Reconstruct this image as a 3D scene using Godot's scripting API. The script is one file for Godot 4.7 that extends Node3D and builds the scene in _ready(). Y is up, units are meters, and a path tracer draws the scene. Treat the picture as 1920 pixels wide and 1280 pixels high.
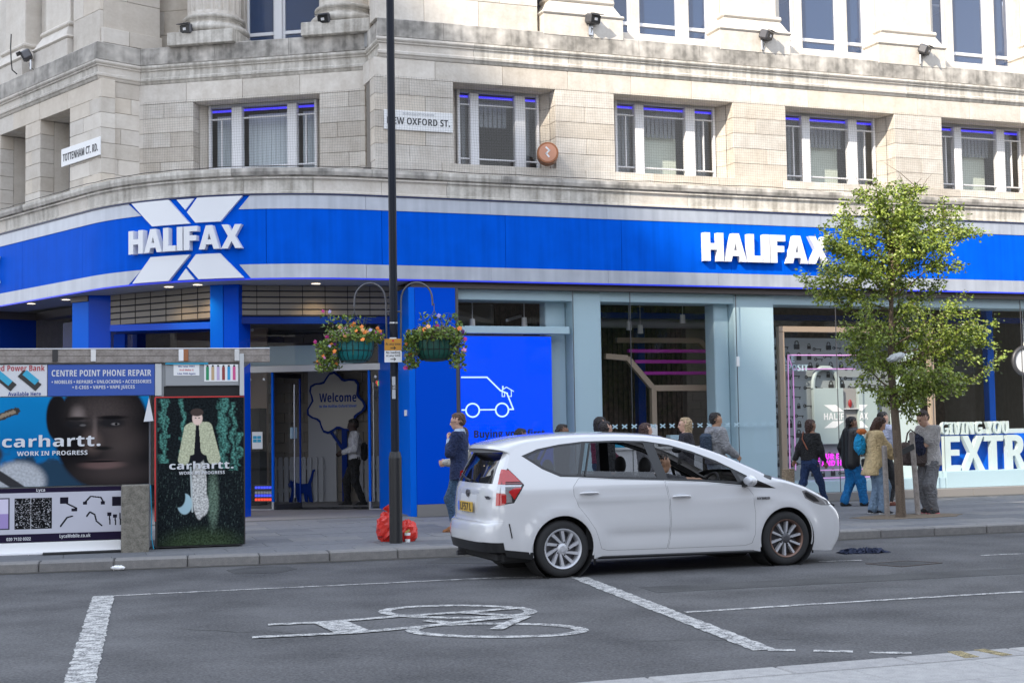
extends Node3D

# ---------------------------------------------------------------- mesh building helpers
class MB:
	var v := PackedVector3Array()
	var n := PackedVector3Array()
	var t := PackedVector2Array()
	var c := PackedColorArray()
	var ix := PackedInt32Array()
	var col := Color(1, 1, 1)
	var use_col := false
	var use_uv := false

	func vert(p: Vector3, nn: Vector3, uv := Vector2.ZERO) -> int:
		v.append(p)
		n.append(nn)
		t.append(uv)
		c.append(col)
		return v.size() - 1

	func face(a: int, b: int, d: int, hint: Vector3) -> void:
		var cr := (v[b] - v[a]).cross(v[d] - v[a])
		if cr.dot(hint) > 0.0:
			ix.append(a); ix.append(d); ix.append(b)
		else:
			ix.append(a); ix.append(b); ix.append(d)

	func tri(a: Vector3, b: Vector3, d: Vector3, hint: Vector3) -> void:
		var nn := (b - a).cross(d - a).normalized()
		if nn.dot(hint) < 0.0:
			nn = -nn
		var k := vert(a, nn)
		vert(b, nn)
		vert(d, nn)
		face(k, k + 1, k + 2, nn)

	func quad(a: Vector3, b: Vector3, d: Vector3, e: Vector3, hint: Vector3) -> void:
		var nn := (d - a).cross(e - b).normalized()
		if nn.dot(hint) < 0.0:
			nn = -nn
		var k := vert(a, nn, Vector2(0, 1))
		vert(b, nn, Vector2(1, 1))
		vert(d, nn, Vector2(1, 0))
		vert(e, nn, Vector2(0, 0))
		face(k, k + 1, k + 2, nn)
		face(k, k + 2, k + 3, nn)

	func poly(pts: PackedVector3Array, hint: Vector3) -> void:
		# convex fan
		var nn := Vector3.ZERO
		for i in range(1, pts.size() - 1):
			nn += (pts[i] - pts[0]).cross(pts[i + 1] - pts[0])
		nn = nn.normalized()
		if nn.dot(hint) < 0.0:
			nn = -nn
		var k := v.size()
		for p in pts:
			vert(p, nn)
		for i in range(1, pts.size() - 1):
			face(k, k + i, k + i + 1, nn)

	func box(ce: Vector3, s: Vector3, b := Basis.IDENTITY) -> void:
		var h := s * 0.5
		for ax in 3:
			for sg in [-1.0, 1.0]:
				var nn := Vector3.ZERO
				nn[ax] = sg
				var p := Vector3.ZERO
				p[ax] = h[ax] * sg
				var e := Vector3.ZERO
				var f := Vector3.ZERO
				e[(ax + 1) % 3] = h[(ax + 1) % 3]
				f[(ax + 2) % 3] = h[(ax + 2) % 3]
				quad(ce + b * (p - e - f), ce + b * (p + e - f), ce + b * (p + e + f), ce + b * (p - e + f), b * nn)

	func cbox(ce: Vector3, s: Vector3, ch: float, b := Basis.IDENTITY) -> void:
		var h := s * 0.5
		var g := Vector3(h.x - ch, h.y - ch, h.z - ch)
		for ax in 3:
			var a1 := (ax + 1) % 3
			var a2 := (ax + 2) % 3
			for sg in [-1.0, 1.0]:
				var nn := Vector3.ZERO
				nn[ax] = sg
				var q := []
				for w in [[-1, -1], [1, -1], [1, 1], [-1, 1]]:
					var p := Vector3.ZERO
					p[ax] = h[ax] * sg
					p[a1] = g[a1] * w[0]
					p[a2] = g[a2] * w[1]
					q.append(ce + b * p)
				quad(q[0], q[1], q[2], q[3], b * nn)
			# edges parallel to ax
			for s1 in [-1.0, 1.0]:
				for s2 in [-1.0, 1.0]:
					var q2 := []
					for w in [[-1, 0], [1, 0], [1, 1], [-1, 1]]:
						var p := Vector3.ZERO
						p[ax] = g[ax] * w[0]
						p[a1] = (h[a1] if w[1] == 0 else g[a1]) * s1
						p[a2] = (g[a2] if w[1] == 0 else h[a2]) * s2
						q2.append(ce + b * p)
					var hn := Vector3.ZERO
					hn[a1] = s1
					hn[a2] = s2
					quad(q2[0], q2[1], q2[2], q2[3], b * hn)
		for sx in [-1.0, 1.0]:
			for sy in [-1.0, 1.0]:
				for sz in [-1.0, 1.0]:
					var sv := Vector3(sx, sy, sz)
					tri(ce + b * (Vector3(h.x, g.y, g.z) * sv), ce + b * (Vector3(g.x, h.y, g.z) * sv), ce + b * (Vector3(g.x, g.y, h.z) * sv), b * sv)

	# grid of points, rows x cols, smooth normals
	func grid(rows: Array, close_cols := false, flip := false) -> void:
		var nr := rows.size()
		var nc: int = rows[0].size()
		var k := v.size()
		var acc := PackedVector3Array()
		acc.resize(nr * nc)
		var cc := nc if close_cols else nc - 1
		var tris := PackedInt32Array()
		for i in nr - 1:
			for j in cc:
				var a := i * nc + j
				var b := i * nc + (j + 1) % nc
				var d := (i + 1) * nc + (j + 1) % nc
				var e := (i + 1) * nc + j
				for tr in [[a, b, d], [a, d, e]]:
					var p0: Vector3 = rows[tr[0] / nc][tr[0] % nc]
					var p1: Vector3 = rows[tr[1] / nc][tr[1] % nc]
					var p2: Vector3 = rows[tr[2] / nc][tr[2] % nc]
					var cr := (p1 - p0).cross(p2 - p0)
					if flip:
						cr = -cr
					acc[tr[0]] += cr
					acc[tr[1]] += cr
					acc[tr[2]] += cr
					tris.append(tr[0]); tris.append(tr[1]); tris.append(tr[2])
		for i in nr:
			for j in nc:
				vert(rows[i][j], acc[i * nc + j].normalized(), Vector2(float(j) / max(1, nc - 1), float(i) / max(1, nr - 1)))
		for q in range(0, tris.size(), 3):
			if flip:
				ix.append(k + tris[q]); ix.append(k + tris[q + 1]); ix.append(k + tris[q + 2])
			else:
				ix.append(k + tris[q]); ix.append(k + tris[q + 2]); ix.append(k + tris[q + 1])

	func tube(pts: PackedVector3Array, rad: PackedFloat32Array, sides := 8, caps := true, flat := 1.0) -> void:
		var m := pts.size()
		var rows := []
		var up := Vector3.UP
		var d0 := (pts[1] - pts[0]).normalized()
		if absf(d0.dot(up)) > 0.9:
			up = Vector3.RIGHT
		var x := up.cross(d0).normalized()
		for i in m:
			var d := (pts[min(i + 1, m - 1)] - pts[max(i - 1, 0)]).normalized()
			x = (x - d * x.dot(d)).normalized()
			var y := d.cross(x)
			var row := []
			for j in sides:
				var a := TAU * j / sides
				row.append(pts[i] + (x * cos(a) + y * sin(a) * flat) * rad[min(i, rad.size() - 1)])
			rows.append(row)
		grid(rows, true)
		if caps:
			for e in [0, m - 1]:
				var hint := (pts[0] - pts[1]) if e == 0 else (pts[m - 1] - pts[m - 2])
				poly(PackedVector3Array(rows[e]), hint)

	func bar(a: Vector3, b: Vector3, r: float, sides := 6) -> void:
		tube(PackedVector3Array([a, b]), PackedFloat32Array([r, r]), sides)

	# square bar between two points
	func beam(a: Vector3, b: Vector3, w: float, h: float, up := Vector3.UP) -> void:
		var z := (b - a).normalized()
		var x := up.cross(z).normalized()
		var y := z.cross(x)
		box((a + b) * 0.5, Vector3(w, h, (b - a).length()), Basis(x, y, z))

	# profile of (radius, height) about y; hard edges between segments
	func lathe(pr: Array, seg := 16, xf := Transform3D.IDENTITY, smooth := false) -> void:
		if smooth:
			var rows := []
			for p in pr:
				var row := []
				for j in seg:
					var a := TAU * j / seg
					row.append(xf * Vector3(p.x * cos(a), p.y, p.x * sin(a)))
				rows.append(row)
			grid(rows, true)
			return
		for i in pr.size() - 1:
			var p: Vector2 = pr[i]
			var q: Vector2 = pr[i + 1]
			var dn := Vector2(q.y - p.y, p.x - q.x).normalized()
			var k := v.size()
			for j in seg + 1:
				var a := TAU * j / seg
				var nn := xf.basis * Vector3(dn.x * cos(a), dn.y, dn.x * sin(a))
				vert(xf * Vector3(p.x * cos(a), p.y, p.x * sin(a)), nn)
				vert(xf * Vector3(q.x * cos(a), q.y, q.x * sin(a)), nn)
			for j in seg:
				var b := k + j * 2
				face(b, b + 1, b + 3, n[b] + n[b + 2])
				face(b, b + 3, b + 2, n[b] + n[b + 2])

	# polygon in xy pushed from z0 to z1
	func prism(pg: PackedVector2Array, z0: float, z1: float, xf := Transform3D.IDENTITY) -> void:
		var ti := Geometry2D.triangulate_polygon(pg)
		for q in range(0, ti.size(), 3):
			for z in [z0, z1]:
				var s := 1.0 if z == max(z0, z1) else -1.0
				var A := pg[ti[q]]
				var B := pg[ti[q + 1]]
				var D := pg[ti[q + 2]]
				tri(xf * Vector3(A.x, A.y, z), xf * Vector3(B.x, B.y, z), xf * Vector3(D.x, D.y, z), xf.basis * Vector3(0, 0, s))
		var cw := 1.0 if Geometry2D.is_polygon_clockwise(pg) else -1.0
		for i in pg.size():
			var a := pg[i]
			var b := pg[(i + 1) % pg.size()]
			var o := Vector2(-(b - a).y, (b - a).x) * cw
			quad(xf * Vector3(a.x, a.y, z0), xf * Vector3(b.x, b.y, z0), xf * Vector3(b.x, b.y, z1), xf * Vector3(a.x, a.y, z1), xf.basis * Vector3(o.x, o.y, 0))

	func ball(ce: Vector3, r: Vector3, seg := 10, rings := 6, b := Basis.IDENTITY) -> void:
		var rows := []
		for i in rings + 1:
			var th := PI * i / rings
			var row := []
			for j in seg:
				var a := TAU * j / seg
				row.append(ce + b * (Vector3(sin(th) * cos(a), cos(th), sin(th) * sin(a)) * r))
			rows.append(row)
		grid(rows, true, true)

	func mesh() -> ArrayMesh:
		var arr := []
		arr.resize(Mesh.ARRAY_MAX)
		arr[Mesh.ARRAY_VERTEX] = v
		arr[Mesh.ARRAY_NORMAL] = n
		if use_uv:
			arr[Mesh.ARRAY_TEX_UV] = t
		if use_col:
			arr[Mesh.ARRAY_COLOR] = c
		arr[Mesh.ARRAY_INDEX] = ix
		var am := ArrayMesh.new()
		am.add_surface_from_arrays(Mesh.PRIMITIVE_TRIANGLES, arr)
		return am

# ---------------------------------------------------------------- scene tree helpers
var M := {}
var used := {}
var box_cache := {}
var rng := RandomNumberGenerator.new()

func numbered(parent: Node, called: String) -> String:
	var key := str(parent.get_instance_id()) + called
	var k: int = used.get(key, 0)
	used[key] = k + 1
	return called if k == 0 else "%s_%03d" % [called, k]

func thing(called: String, label: String, category: String, xf := Transform3D.IDENTITY, group := "") -> Node3D:
	var o := Node3D.new()
	o.name = numbered(self, called)
	add_child(o)
	o.transform = xf
	tag(o, label, category, group)
	return o

func tag(o: Node, label: String, category: String, group := "", kind := "") -> void:
	o.set_meta("label", label)
	o.set_meta("category", category)
	if group != "":
		o.set_meta("group", group)
	if kind != "":
		o.set_meta("kind", kind)

func sub(parent: Node, called: String, xf := Transform3D.IDENTITY) -> Node3D:
	var o := Node3D.new()
	o.name = numbered(parent, called)
	parent.add_child(o)
	o.transform = xf
	return o

func part(parent: Node, called: String, mesh: Mesh, m: Material, xf := Transform3D.IDENTITY) -> MeshInstance3D:
	var o := MeshInstance3D.new()
	o.name = numbered(parent, called)
	o.mesh = mesh
	o.material_override = m
	parent.add_child(o)
	o.transform = xf
	return o

func solo(called: String, mesh: Mesh, m: Material, label: String, category: String, xf := Transform3D.IDENTITY, group := "", kind := "") -> MeshInstance3D:
	var o := part(self, called, mesh, m, xf)
	tag(o, label, category, group, kind)
	return o

func structure(called: String, mesh: Mesh, m: Material, label := "", category := "") -> MeshInstance3D:
	var o := part(self, called, mesh, m)
	o.set_meta("kind", "structure")
	if label != "":
		o.set_meta("label", label)
		o.set_meta("category", category)
	return o

func cb(s: Vector3, ch := 0.004) -> ArrayMesh:
	var key := "%.3f,%.3f,%.3f,%.4f" % [s.x, s.y, s.z, ch]
	if not box_cache.has(key):
		var b := MB.new()
		if ch > 0.0:
			b.cbox(Vector3.ZERO, s, min(ch, min(s.x, min(s.y, s.z)) * 0.4))
		else:
			b.box(Vector3.ZERO, s)
		box_cache[key] = b.mesh()
	return box_cache[key]

# box part given by ranges in a frame
func rbox(parent: Node, called: String, F: Transform3D, u0: float, u1: float, v0: float, v1: float, w0: float, w1: float, m: Material, ch := 0.004) -> MeshInstance3D:
	if m.resource_name.begins_with("glass"):
		# a pane is one sheet
		var q := MB.new()
		q.quad(Vector3(u0, v0, w1), Vector3(u1, v0, w1), Vector3(u1, v1, w1), Vector3(u0, v1, w1), Vector3(0, 0, 1))
		return part(parent, called, q.mesh(), m, F)
	return part(parent, called, cb(Vector3(absf(u1 - u0), absf(v1 - v0), absf(w1 - w0)), ch), m, F * Transform3D(Basis.IDENTITY, Vector3((u0 + u1) / 2, (v0 + v1) / 2, (w0 + w1) / 2)))

func frame_at(x: float, z: float, deg: float, y := 0.0) -> Transform3D:
	return Transform3D(Basis(Vector3.UP, deg_to_rad(deg)), Vector3(x, y, z))

# ---------------------------------------------------------------- materials
func lin(c: Color) -> Color:
	return c.linear_to_srgb()

func mat(key: String, c: Color, rough := 0.8, metal := 0.0, tex: Texture2D = null, scale := 1.0, opts := {}) -> StandardMaterial3D:
	var m := StandardMaterial3D.new()
	m.resource_name = key
	m.albedo_color = lin(c)
	m.roughness = rough
	m.metallic = metal
	if tex:
		m.albedo_texture = tex
		m.uv1_triplanar = true
		m.uv1_world_triplanar = not opts.get("local", false)
		m.uv1_scale = Vector3(scale, scale, scale)
		m.uv1_triplanar_sharpness = 4.0
	if opts.has("bump"):
		m.heightmap_enabled = true
		m.heightmap_texture = opts.bump
		m.heightmap_scale = opts.get("bump_scale", 0.3)
		if not tex:
			m.uv1_triplanar = true
			m.uv1_world_triplanar = not opts.get("local", false)
			m.uv1_scale = Vector3(scale, scale, scale)
	if opts.has("vc"):
		m.vertex_color_use_as_albedo = true
	if opts.has("coat"):
		m.clearcoat_enabled = true
		m.clearcoat = opts.coat
		m.clearcoat_roughness = opts.get("coat_rough", 0.05)
	if opts.has("emit"):
		m.emission_enabled = true
		m.emission = lin(opts.emit)
		m.emission_energy_multiplier = opts.get("power", 1.0)
	if opts.has("alpha"):
		m.transparency = BaseMaterial3D.TRANSPARENCY_ALPHA
		m.albedo_color.a = opts.alpha
	if opts.has("back"):
		m.backlight_enabled = true
		m.backlight = opts.back
	if opts.has("spec"):
		m.metallic_specular = opts.spec
	if opts.has("rim"):
		m.rim_enabled = true
		m.rim = opts.rim
	M[key] = m
	return m

func noise(seed_: int, freq: float, oct := 4, kind := FastNoiseLite.TYPE_SIMPLEX_SMOOTH) -> FastNoiseLite:
	var f := FastNoiseLite.new()
	f.seed = seed_
	f.frequency = freq
	f.noise_type = kind
	f.fractal_octaves = oct
	return f

func noise_bytes(seed_: int, freq: float, oct: int, w: int, h: int) -> PackedByteArray:
	var im := noise(seed_, freq, oct).get_seamless_image(w, h)
	im.convert(Image.FORMAT_L8)
	return im.get_data()

# texture whose value mixes coarse, fine and streaky noise between two linear colours
func blend_tex(seed_: int, w: int, h: int, c0: Color, c1: Color, coarse: float, fine: float, amount_fine := 0.35, streak := 0.0, contrast := 1.0, speck := 0.0) -> ImageTexture:
	var a := noise_bytes(seed_, coarse, 4, w, h)
	var b := noise_bytes(seed_ + 7, fine, 3, w, h)
	var s := PackedByteArray()
	if streak > 0.0:
		var si := noise(seed_ + 11, 0.03, 3).get_seamless_image(w, max(4, h / 16))
		si.convert(Image.FORMAT_L8)
		si.resize(w, h, Image.INTERPOLATE_CUBIC)
		s = si.get_data()
	var lut := PackedByteArray()
	lut.resize(256 * 3)
	for i in 256:
		var cc := lin(c0.lerp(c1, i / 255.0))
		lut[i * 3] = int(clampf(cc.r, 0, 1) * 255)
		lut[i * 3 + 1] = int(clampf(cc.g, 0, 1) * 255)
		lut[i * 3 + 2] = int(clampf(cc.b, 0, 1) * 255)
	var out := PackedByteArray()
	out.resize(w * h * 3)
	var r := RandomNumberGenerator.new()
	r.seed = seed_
	for i in w * h:
		var x := float(a[i]) * (1.0 - amount_fine) + float(b[i]) * amount_fine
		if streak > 0.0:
			x = x * (1.0 - streak) + float(s[i]) * streak
		x = (x - 127.0) * contrast + 127.0
		if speck > 0.0:
			x += (r.randf() - 0.5) * 255.0 * speck
		var q := int(clampf(x, 0.0, 255.0)) * 3
		out[i * 3] = lut[q]
		out[i * 3 + 1] = lut[q + 1]
		out[i * 3 + 2] = lut[q + 2]
	return ImageTexture.create_from_image(Image.create_from_data(w, h, false, Image.FORMAT_RGB8, out))

func gray_tex(seed_: int, freq: float, oct := 4, size := 512) -> ImageTexture:
	var im := noise(seed_, freq, oct).get_seamless_image(size, size)
	im.convert(Image.FORMAT_RGB8)
	return ImageTexture.create_from_image(im)

# lettering
var fonts := {}
func font(face_: String, weight := 400) -> SystemFont:
	var key := face_ + str(weight)
	if not fonts.has(key):
		var f := SystemFont.new()
		f.font_names = PackedStringArray([face_])
		f.font_weight = weight
		fonts[key] = f
	return fonts[key]

# text mesh scaled so capitals are height h; returns width
func text_mesh(s: String, h: float, depth := 0.004, face_ := "Droid Sans", weight := 700) -> TextMesh:
	var t := TextMesh.new()
	t.text = s
	t.font = font(face_, weight)
	t.font_size = 64
	t.pixel_size = h / 46.0
	t.depth = depth
	t.curve_step = 2.0
	t.horizontal_alignment = HORIZONTAL_ALIGNMENT_LEFT
	return t

func put_text(parent: Node, called: String, s: String, F: Transform3D, u: float, v: float, w: float, h: float, m: Material, opts := {}) -> MeshInstance3D:
	var t := text_mesh(s, h, opts.get("depth", 0.004), opts.get("font", "Droid Sans"), opts.get("weight", 700))
	var bb := t.get_aabb()
	var sx: float = opts.get("sx", 1.0)
	if opts.has("width"):
		sx = opts.width / bb.size.x
	var off: float = -bb.position.x * sx
	if opts.get("center", false):
		off -= bb.size.x * sx * 0.5
	var xf := F * Transform3D(Basis.IDENTITY, Vector3(u + off, v - bb.position.y - bb.size.y * 0.5, w)) * Transform3D(Basis.IDENTITY.scaled(Vector3(sx, 1, 1)), Vector3.ZERO)
	return part(parent, called, t, m, xf)

# ---------------------------------------------------------------- layout frames
const SUN_TRAVEL := Vector3(1.004, -1.25, -1.438)
var FR: Transform3D   # facade along the main street
var FL: Transform3D   # facade along the side street
var FC: Transform3D   # splayed corner bay
var FE: Transform3D   # entrance screen
var PA: Vector2
var PB: Vector2
var PC: Vector2
var PDL: Vector2
var PDR: Vector2
const PRAD := 5.0
var PLEN := 0.0

# point on the curved sign line: s along, o outwards, v height
func curve_at(s: float, v: float, o := 0.0) -> Vector3:
	var p: Vector2
	var nn := curve_n(s)
	if s < 0.0:
		p = PA + PDL * s
	elif s <= PLEN:
		p = PC + nn * PRAD
	else:
		p = PB + PDR * (s - PLEN)
	p += nn * o
	return Vector3(p.x, v, p.y)

func curve_n(s: float) -> Vector2:
	var th := deg_to_rad(-47.1) + clampf(s, 0.0, PLEN) / PRAD
	return Vector2(sin(th), cos(th))

func curve_frame(s: float) -> Transform3D:
	var nn := curve_n(s)
	return Transform3D(Basis(Vector3.UP, atan2(nn.x, nn.y)), curve_at(s, 0.0))

func _ready() -> void:
	# camera
	var cam := Camera3D.new()
	cam.name = "camera"
	add_child(cam)
	var pitch := deg_to_rad(3.43)
	var roll := deg_to_rad(0.92)
	var fw := Vector3(0, sin(pitch), -cos(pitch))
	var up0 := Vector3(0, cos(pitch), sin(pitch))
	var rt := Vector3.RIGHT * cos(roll) - up0 * sin(roll)
	var up := up0 * cos(roll) + Vector3.RIGHT * sin(roll)
	cam.transform = Transform3D(Basis(rt, up, -fw), Vector3(0, 1.72, 0))
	cam.fov = rad_to_deg(2.0 * atan(640.0 / 2667.0))
	cam.near = 0.1
	cam.far = 600.0
	cam.current = true
	# sky and exposure
	var we := WorldEnvironment.new()
	we.name = "environment"
	add_child(we)
	var env := Environment.new()
	we.environment = env
	env.background_mode = Environment.BG_SKY
	var sky := Sky.new()
	env.sky = sky
	var sm := ProceduralSkyMaterial.new()
	sm.sky_top_color = Color(0.79, 0.84, 0.92)
	sm.sky_horizon_color = Color(0.95, 0.95, 0.95)
	sm.sky_curve = 0.22
	sm.ground_bottom_color = Color(0.25, 0.25, 0.26)
	sm.ground_horizon_color = Color(0.6, 0.62, 0.64)
	sm.energy_multiplier = 1.66
	sm.sun_angle_max = 20.0
	sky.sky_material = sm
	env.tonemap_mode = Environment.TONE_MAPPER_LINEAR
	env.tonemap_exposure = 1.58
	env.sdfgi_enabled = true
	env.ssao_enabled = true
	env.ssil_enabled = true
	# sun
	var sun := DirectionalLight3D.new()
	sun.name = "sun"
	add_child(sun)
	sun.look_at_from_position(Vector3.ZERO, SUN_TRAVEL, Vector3.UP)
	sun.light_energy = 1.5
	sun.light_color = Color(1.0, 0.955, 0.88)
	sun.light_angular_distance = 0.55
	sun.shadow_enabled = true
	# frames
	FR = frame_at(-2.43, -25.74, 20.3)
	FL = frame_at(-7.95, -27.03, -47.1)
	FC = frame_at(-7.24, -27.68, -11.7)
	FE = frame_at(-2.3, -28.0, -11.7)
	PDL = Vector2(cos(deg_to_rad(-47.1)), -sin(deg_to_rad(-47.1)))
	PDR = Vector2(cos(deg_to_rad(20.3)), -sin(deg_to_rad(20.3)))
	PA = Vector2(-8.0367, -26.9484)
	PB = Vector2(-2.6394, -25.6626)
	PC = Vector2(-4.3740, -30.3520)
	PLEN = PRAD * deg_to_rad(67.4)
	rng.seed = 77
	make_materials()
	build_street()
	build_stonework()
	build_upper_floor()
	build_windows()
	build_ground_floor()
	build_opposite()
	build_fascia()
	build_wall_fittings()
	build_shop_inside()
	build_kiosk()
	build_pole()
	build_tree()
	build_car()
	build_people()
	build_small_things()

func make_materials() -> void:
	var st := blend_tex(3, 512, 512, Color(0.50, 0.455, 0.40), Color(0.70, 0.665, 0.62), 0.012, 0.06, 0.35, 0.25, 1.25, 0.05)
	var st2 := blend_tex(23, 512, 512, Color(0.19, 0.18, 0.165), Color(0.62, 0.585, 0.54), 0.008, 0.035, 0.35, 0.3, 2.0, 0.04)
	var st3 := blend_tex(43, 512, 512, Color(0.34, 0.315, 0.28), Color(0.70, 0.67, 0.625), 0.010, 0.07, 0.3, 0.45, 1.9, 0.05)
	var bump := gray_tex(5, 0.09, 4, 256)
	var nob := {"bump": bump, "bump_scale": 0.25}
	mat("stone_d", Color(0.86, 0.83, 0.79), 0.9, 0.0, st, 0.47, nob)
	mat("stone_e", Color(1.0, 0.955, 0.89), 0.88, 0.0, st, 0.3, nob)
	mat("stone_a", Color(0.98, 0.97, 0.955), 0.88, 0.0, st, 0.42, nob)
	mat("stone_b", Color(1.06, 1.045, 1.02), 0.88, 0.0, st, 0.36, nob)
	mat("stone_c", Color(0.92, 0.90, 0.87), 0.9, 0.0, st, 0.51, nob)
	mat("stone_grimy", Color(0.95, 0.94, 0.93), 0.92, 0.0, st2, 0.30, nob)
	mat("stone_stained", Color(0.95, 0.94, 0.92), 0.9, 0.0, st3, 0.45, nob)
	mat("mortar", Color(0.20, 0.18, 0.16), 0.95)
	mat("frame_white", Color(0.72, 0.72, 0.74), 0.45)
	mat("frame_grey", Color(0.40, 0.41, 0.44), 0.45)
	mat("room_dark", Color(0.26, 0.255, 0.25), 0.9)
	mat("timber_dark", Color(0.9, 0.9, 0.9), 0.8, 0.0, blend_tex(65, 256, 256, Color(0.05, 0.034, 0.026), Color(0.15, 0.10, 0.075), 0.02, 0.1, 0.4, 0.0, 1.5), 1.1)
	mat("room_mid", Color(0.30, 0.30, 0.30), 0.9)
	mat("blind", Color(0.20, 0.22, 0.24), 0.8)
	mat("blind_pale", Color(0.50, 0.56, 0.60), 0.8)
	mat("board", Color(0.45, 0.50, 0.44), 0.7)
	mat("glass", Color(0.10, 0.12, 0.12), 0.02, 0.0, null, 1.0, {"alpha": 0.02, "spec": 0.5})
	mat("glass_shop", Color(0.06, 0.10, 0.09), 0.01, 0.0, null, 1.0, {"alpha": 0.03, "spec": 0.5})
	mat("glass_blue", Color(0.04, 0.09, 0.22), 0.02, 0.0, null, 1.0, {"alpha": 0.55, "spec": 1.0})
	mat("strip_blue", Color(0.03, 0.03, 0.4), 0.5, 0.0, null, 1.0, {"emit": Color(0.05, 0.03, 1.0), "power": 0.6})
	var brushed := blend_tex(91, 512, 512, Color(0.74, 0.74, 0.76), Color(1, 1, 1), 0.008, 0.03, 0.2, 0.55, 1.5)
	mat("sign_blue", Color(0.0006, 0.102, 0.68), 0.5, 0.0, brushed, 0.33, {"spec": 0.1})
	mat("sign_silver", Color(0.47, 0.50, 0.56), 0.4, 0.35, brushed, 0.33)
	mat("sign_white", Color(0.72, 0.73, 0.76), 0.35)
	mat("sign_navy", Color(0.01, 0.02, 0.09), 0.4)
	mat("trim_blue", Color(0.01, 0.03, 0.5), 0.4, 0.0, null, 1.0, {"emit": Color(0.03, 0.05, 0.9), "power": 0.25})
	mat("panel_blue", Color(0.0005, 0.068, 0.58), 0.14, 0.0, null, 1.0, {"spec": 0.22})
	mat("panel_blue_light", Color(0.001, 0.12, 0.66), 0.35, 0.0, null, 1.0, {"spec": 0.2})
	mat("panel_navy", Color(0.002, 0.028, 0.22), 0.35, 0.0, null, 1.0, {"spec": 0.25})
	mat("pale_blue", Color(0.42, 0.57, 0.64), 0.5)
	mat("bronze", Color(0.10, 0.085, 0.08), 0.5, 0.3)
	mat("soffit", Color(0.42, 0.43, 0.45), 0.6)
	mat("steel", Color(0.50, 0.51, 0.53), 0.35, 0.8)
	mat("steel_dark", Color(0.10, 0.10, 0.11), 0.45, 0.5)
	mat("black", Color(0.012, 0.012, 0.014), 0.4)
	mat("black_matt", Color(0.015, 0.015, 0.016), 0.85)
	mat("shutter", Color(0.20, 0.18, 0.155), 0.55, 0.2)
	mat("plinth", Color(0.20, 0.19, 0.185), 0.7)
	mat("white", Color(0.78, 0.78, 0.78), 0.5)
	mat("wood", Color(0.9, 0.9, 0.9), 0.75, 0.0, blend_tex(61, 256, 256, Color(0.20, 0.17, 0.15), Color(0.38, 0.34, 0.31), 0.02, 0.08, 0.4, 0.0, 1.5), 1.3)
	mat("wood_tan", Color(0.36, 0.27, 0.20), 0.65)
	mat("drum", Color(0.30, 0.10, 0.03), 0.35)
	mat("red", Color(0.55, 0.02, 0.02), 0.4)
	mat("net", Color(0.10, 0.095, 0.09), 0.9)
	mat("lamp_glow", Color(0.9, 0.85, 0.7), 0.5, 0.0, null, 1.0, {"emit": Color(1.0, 0.82, 0.55), "power": 3.0})
	mat("led_blue", Color(0.0, 0.01, 0.05), 0.5, 0.0, null, 1.0, {"emit": Color(0.0, 0.072, 1.0), "power": 0.68, "spec": 0.02})
	mat("led_blue_line", Color(0.0, 0.02, 0.2), 0.5, 0.0, null, 1.0, {"emit": Color(0.0, 0.05, 0.80), "power": 0.68, "spec": 0.02})
	mat("led_white", Color(0.3, 0.4, 0.5), 0.5, 0.0, null, 1.0, {"emit": Color(0.55, 0.78, 1.0), "power": 0.62})
	mat("magenta_glow", Color(0.5, 0.0, 0.5), 0.5, 0.0, null, 1.0, {"emit": Color(0.85, 0.03, 0.85), "power": 0.9})
	mat("pink_tube", Color(0.6, 0.3, 0.6), 0.4, 0.0, null, 1.0, {"emit": Color(0.75, 0.35, 0.8), "power": 0.26})
	# road and paving
	var tar := blend_tex(101, 1024, 1024, Color(0.022, 0.022, 0.024), Color(0.165, 0.163, 0.163), 0.006, 0.22, 0.50, 0.0, 1.2, 0.6)
	mat("tarmac", Color(0.70, 0.69, 0.70), 0.88, 0.0, tar, 0.11)
	mat("tarmac_old", Color(0.46, 0.46, 0.46), 0.9, 0.0, tar, 0.15)
	var pv := blend_tex(111, 512, 512, Color(0.16, 0.165, 0.175), Color(0.27, 0.27, 0.275), 0.02, 0.12, 0.5, 0.0, 1.2, 0.12)
	mat("pave_a", Color(0.70, 0.70, 0.71), 0.85, 0.0, pv, 0.6)
	mat("pave_b", Color(0.57, 0.58, 0.60), 0.85, 0.0, pv, 0.53)
	mat("pave_c", Color(0.82, 0.80, 0.77), 0.85, 0.0, pv, 0.66)
	mat("kerb", Color(0.92, 0.87, 0.81), 0.85, 0.0, pv, 0.9)
	mat("kerb_b", Color(0.82, 0.78, 0.74), 0.85, 0.0, pv, 0.8)
	var granite := blend_tex(117, 512, 512, Color(0.20, 0.20, 0.205), Color(0.43, 0.42, 0.41), 0.03, 0.25, 0.6, 0.0, 1.0, 0.3)
	mat("pave_near", Color(1.0, 0.985, 0.96), 0.85, 0.0, granite, 0.5)
	mat("pave_near_b", Color(0.9, 0.885, 0.87), 0.85, 0.0, granite, 0.43)
	mat("joint", Color(0.07, 0.068, 0.065), 0.95)
	mat("gutter", Color(0.24, 0.215, 0.18), 0.9, 0.0, pv, 1.0)
	mat("earth", Color(0.9, 0.9, 0.9), 0.95, 0.0, blend_tex(131, 256, 256, Color(0.10, 0.075, 0.05), Color(0.27, 0.21, 0.145), 0.05, 0.2, 0.6, 0.0, 1.5, 0.3), 1.6)
	mat("iron", Color(0.07, 0.055, 0.05), 0.7, 0.4)

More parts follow.
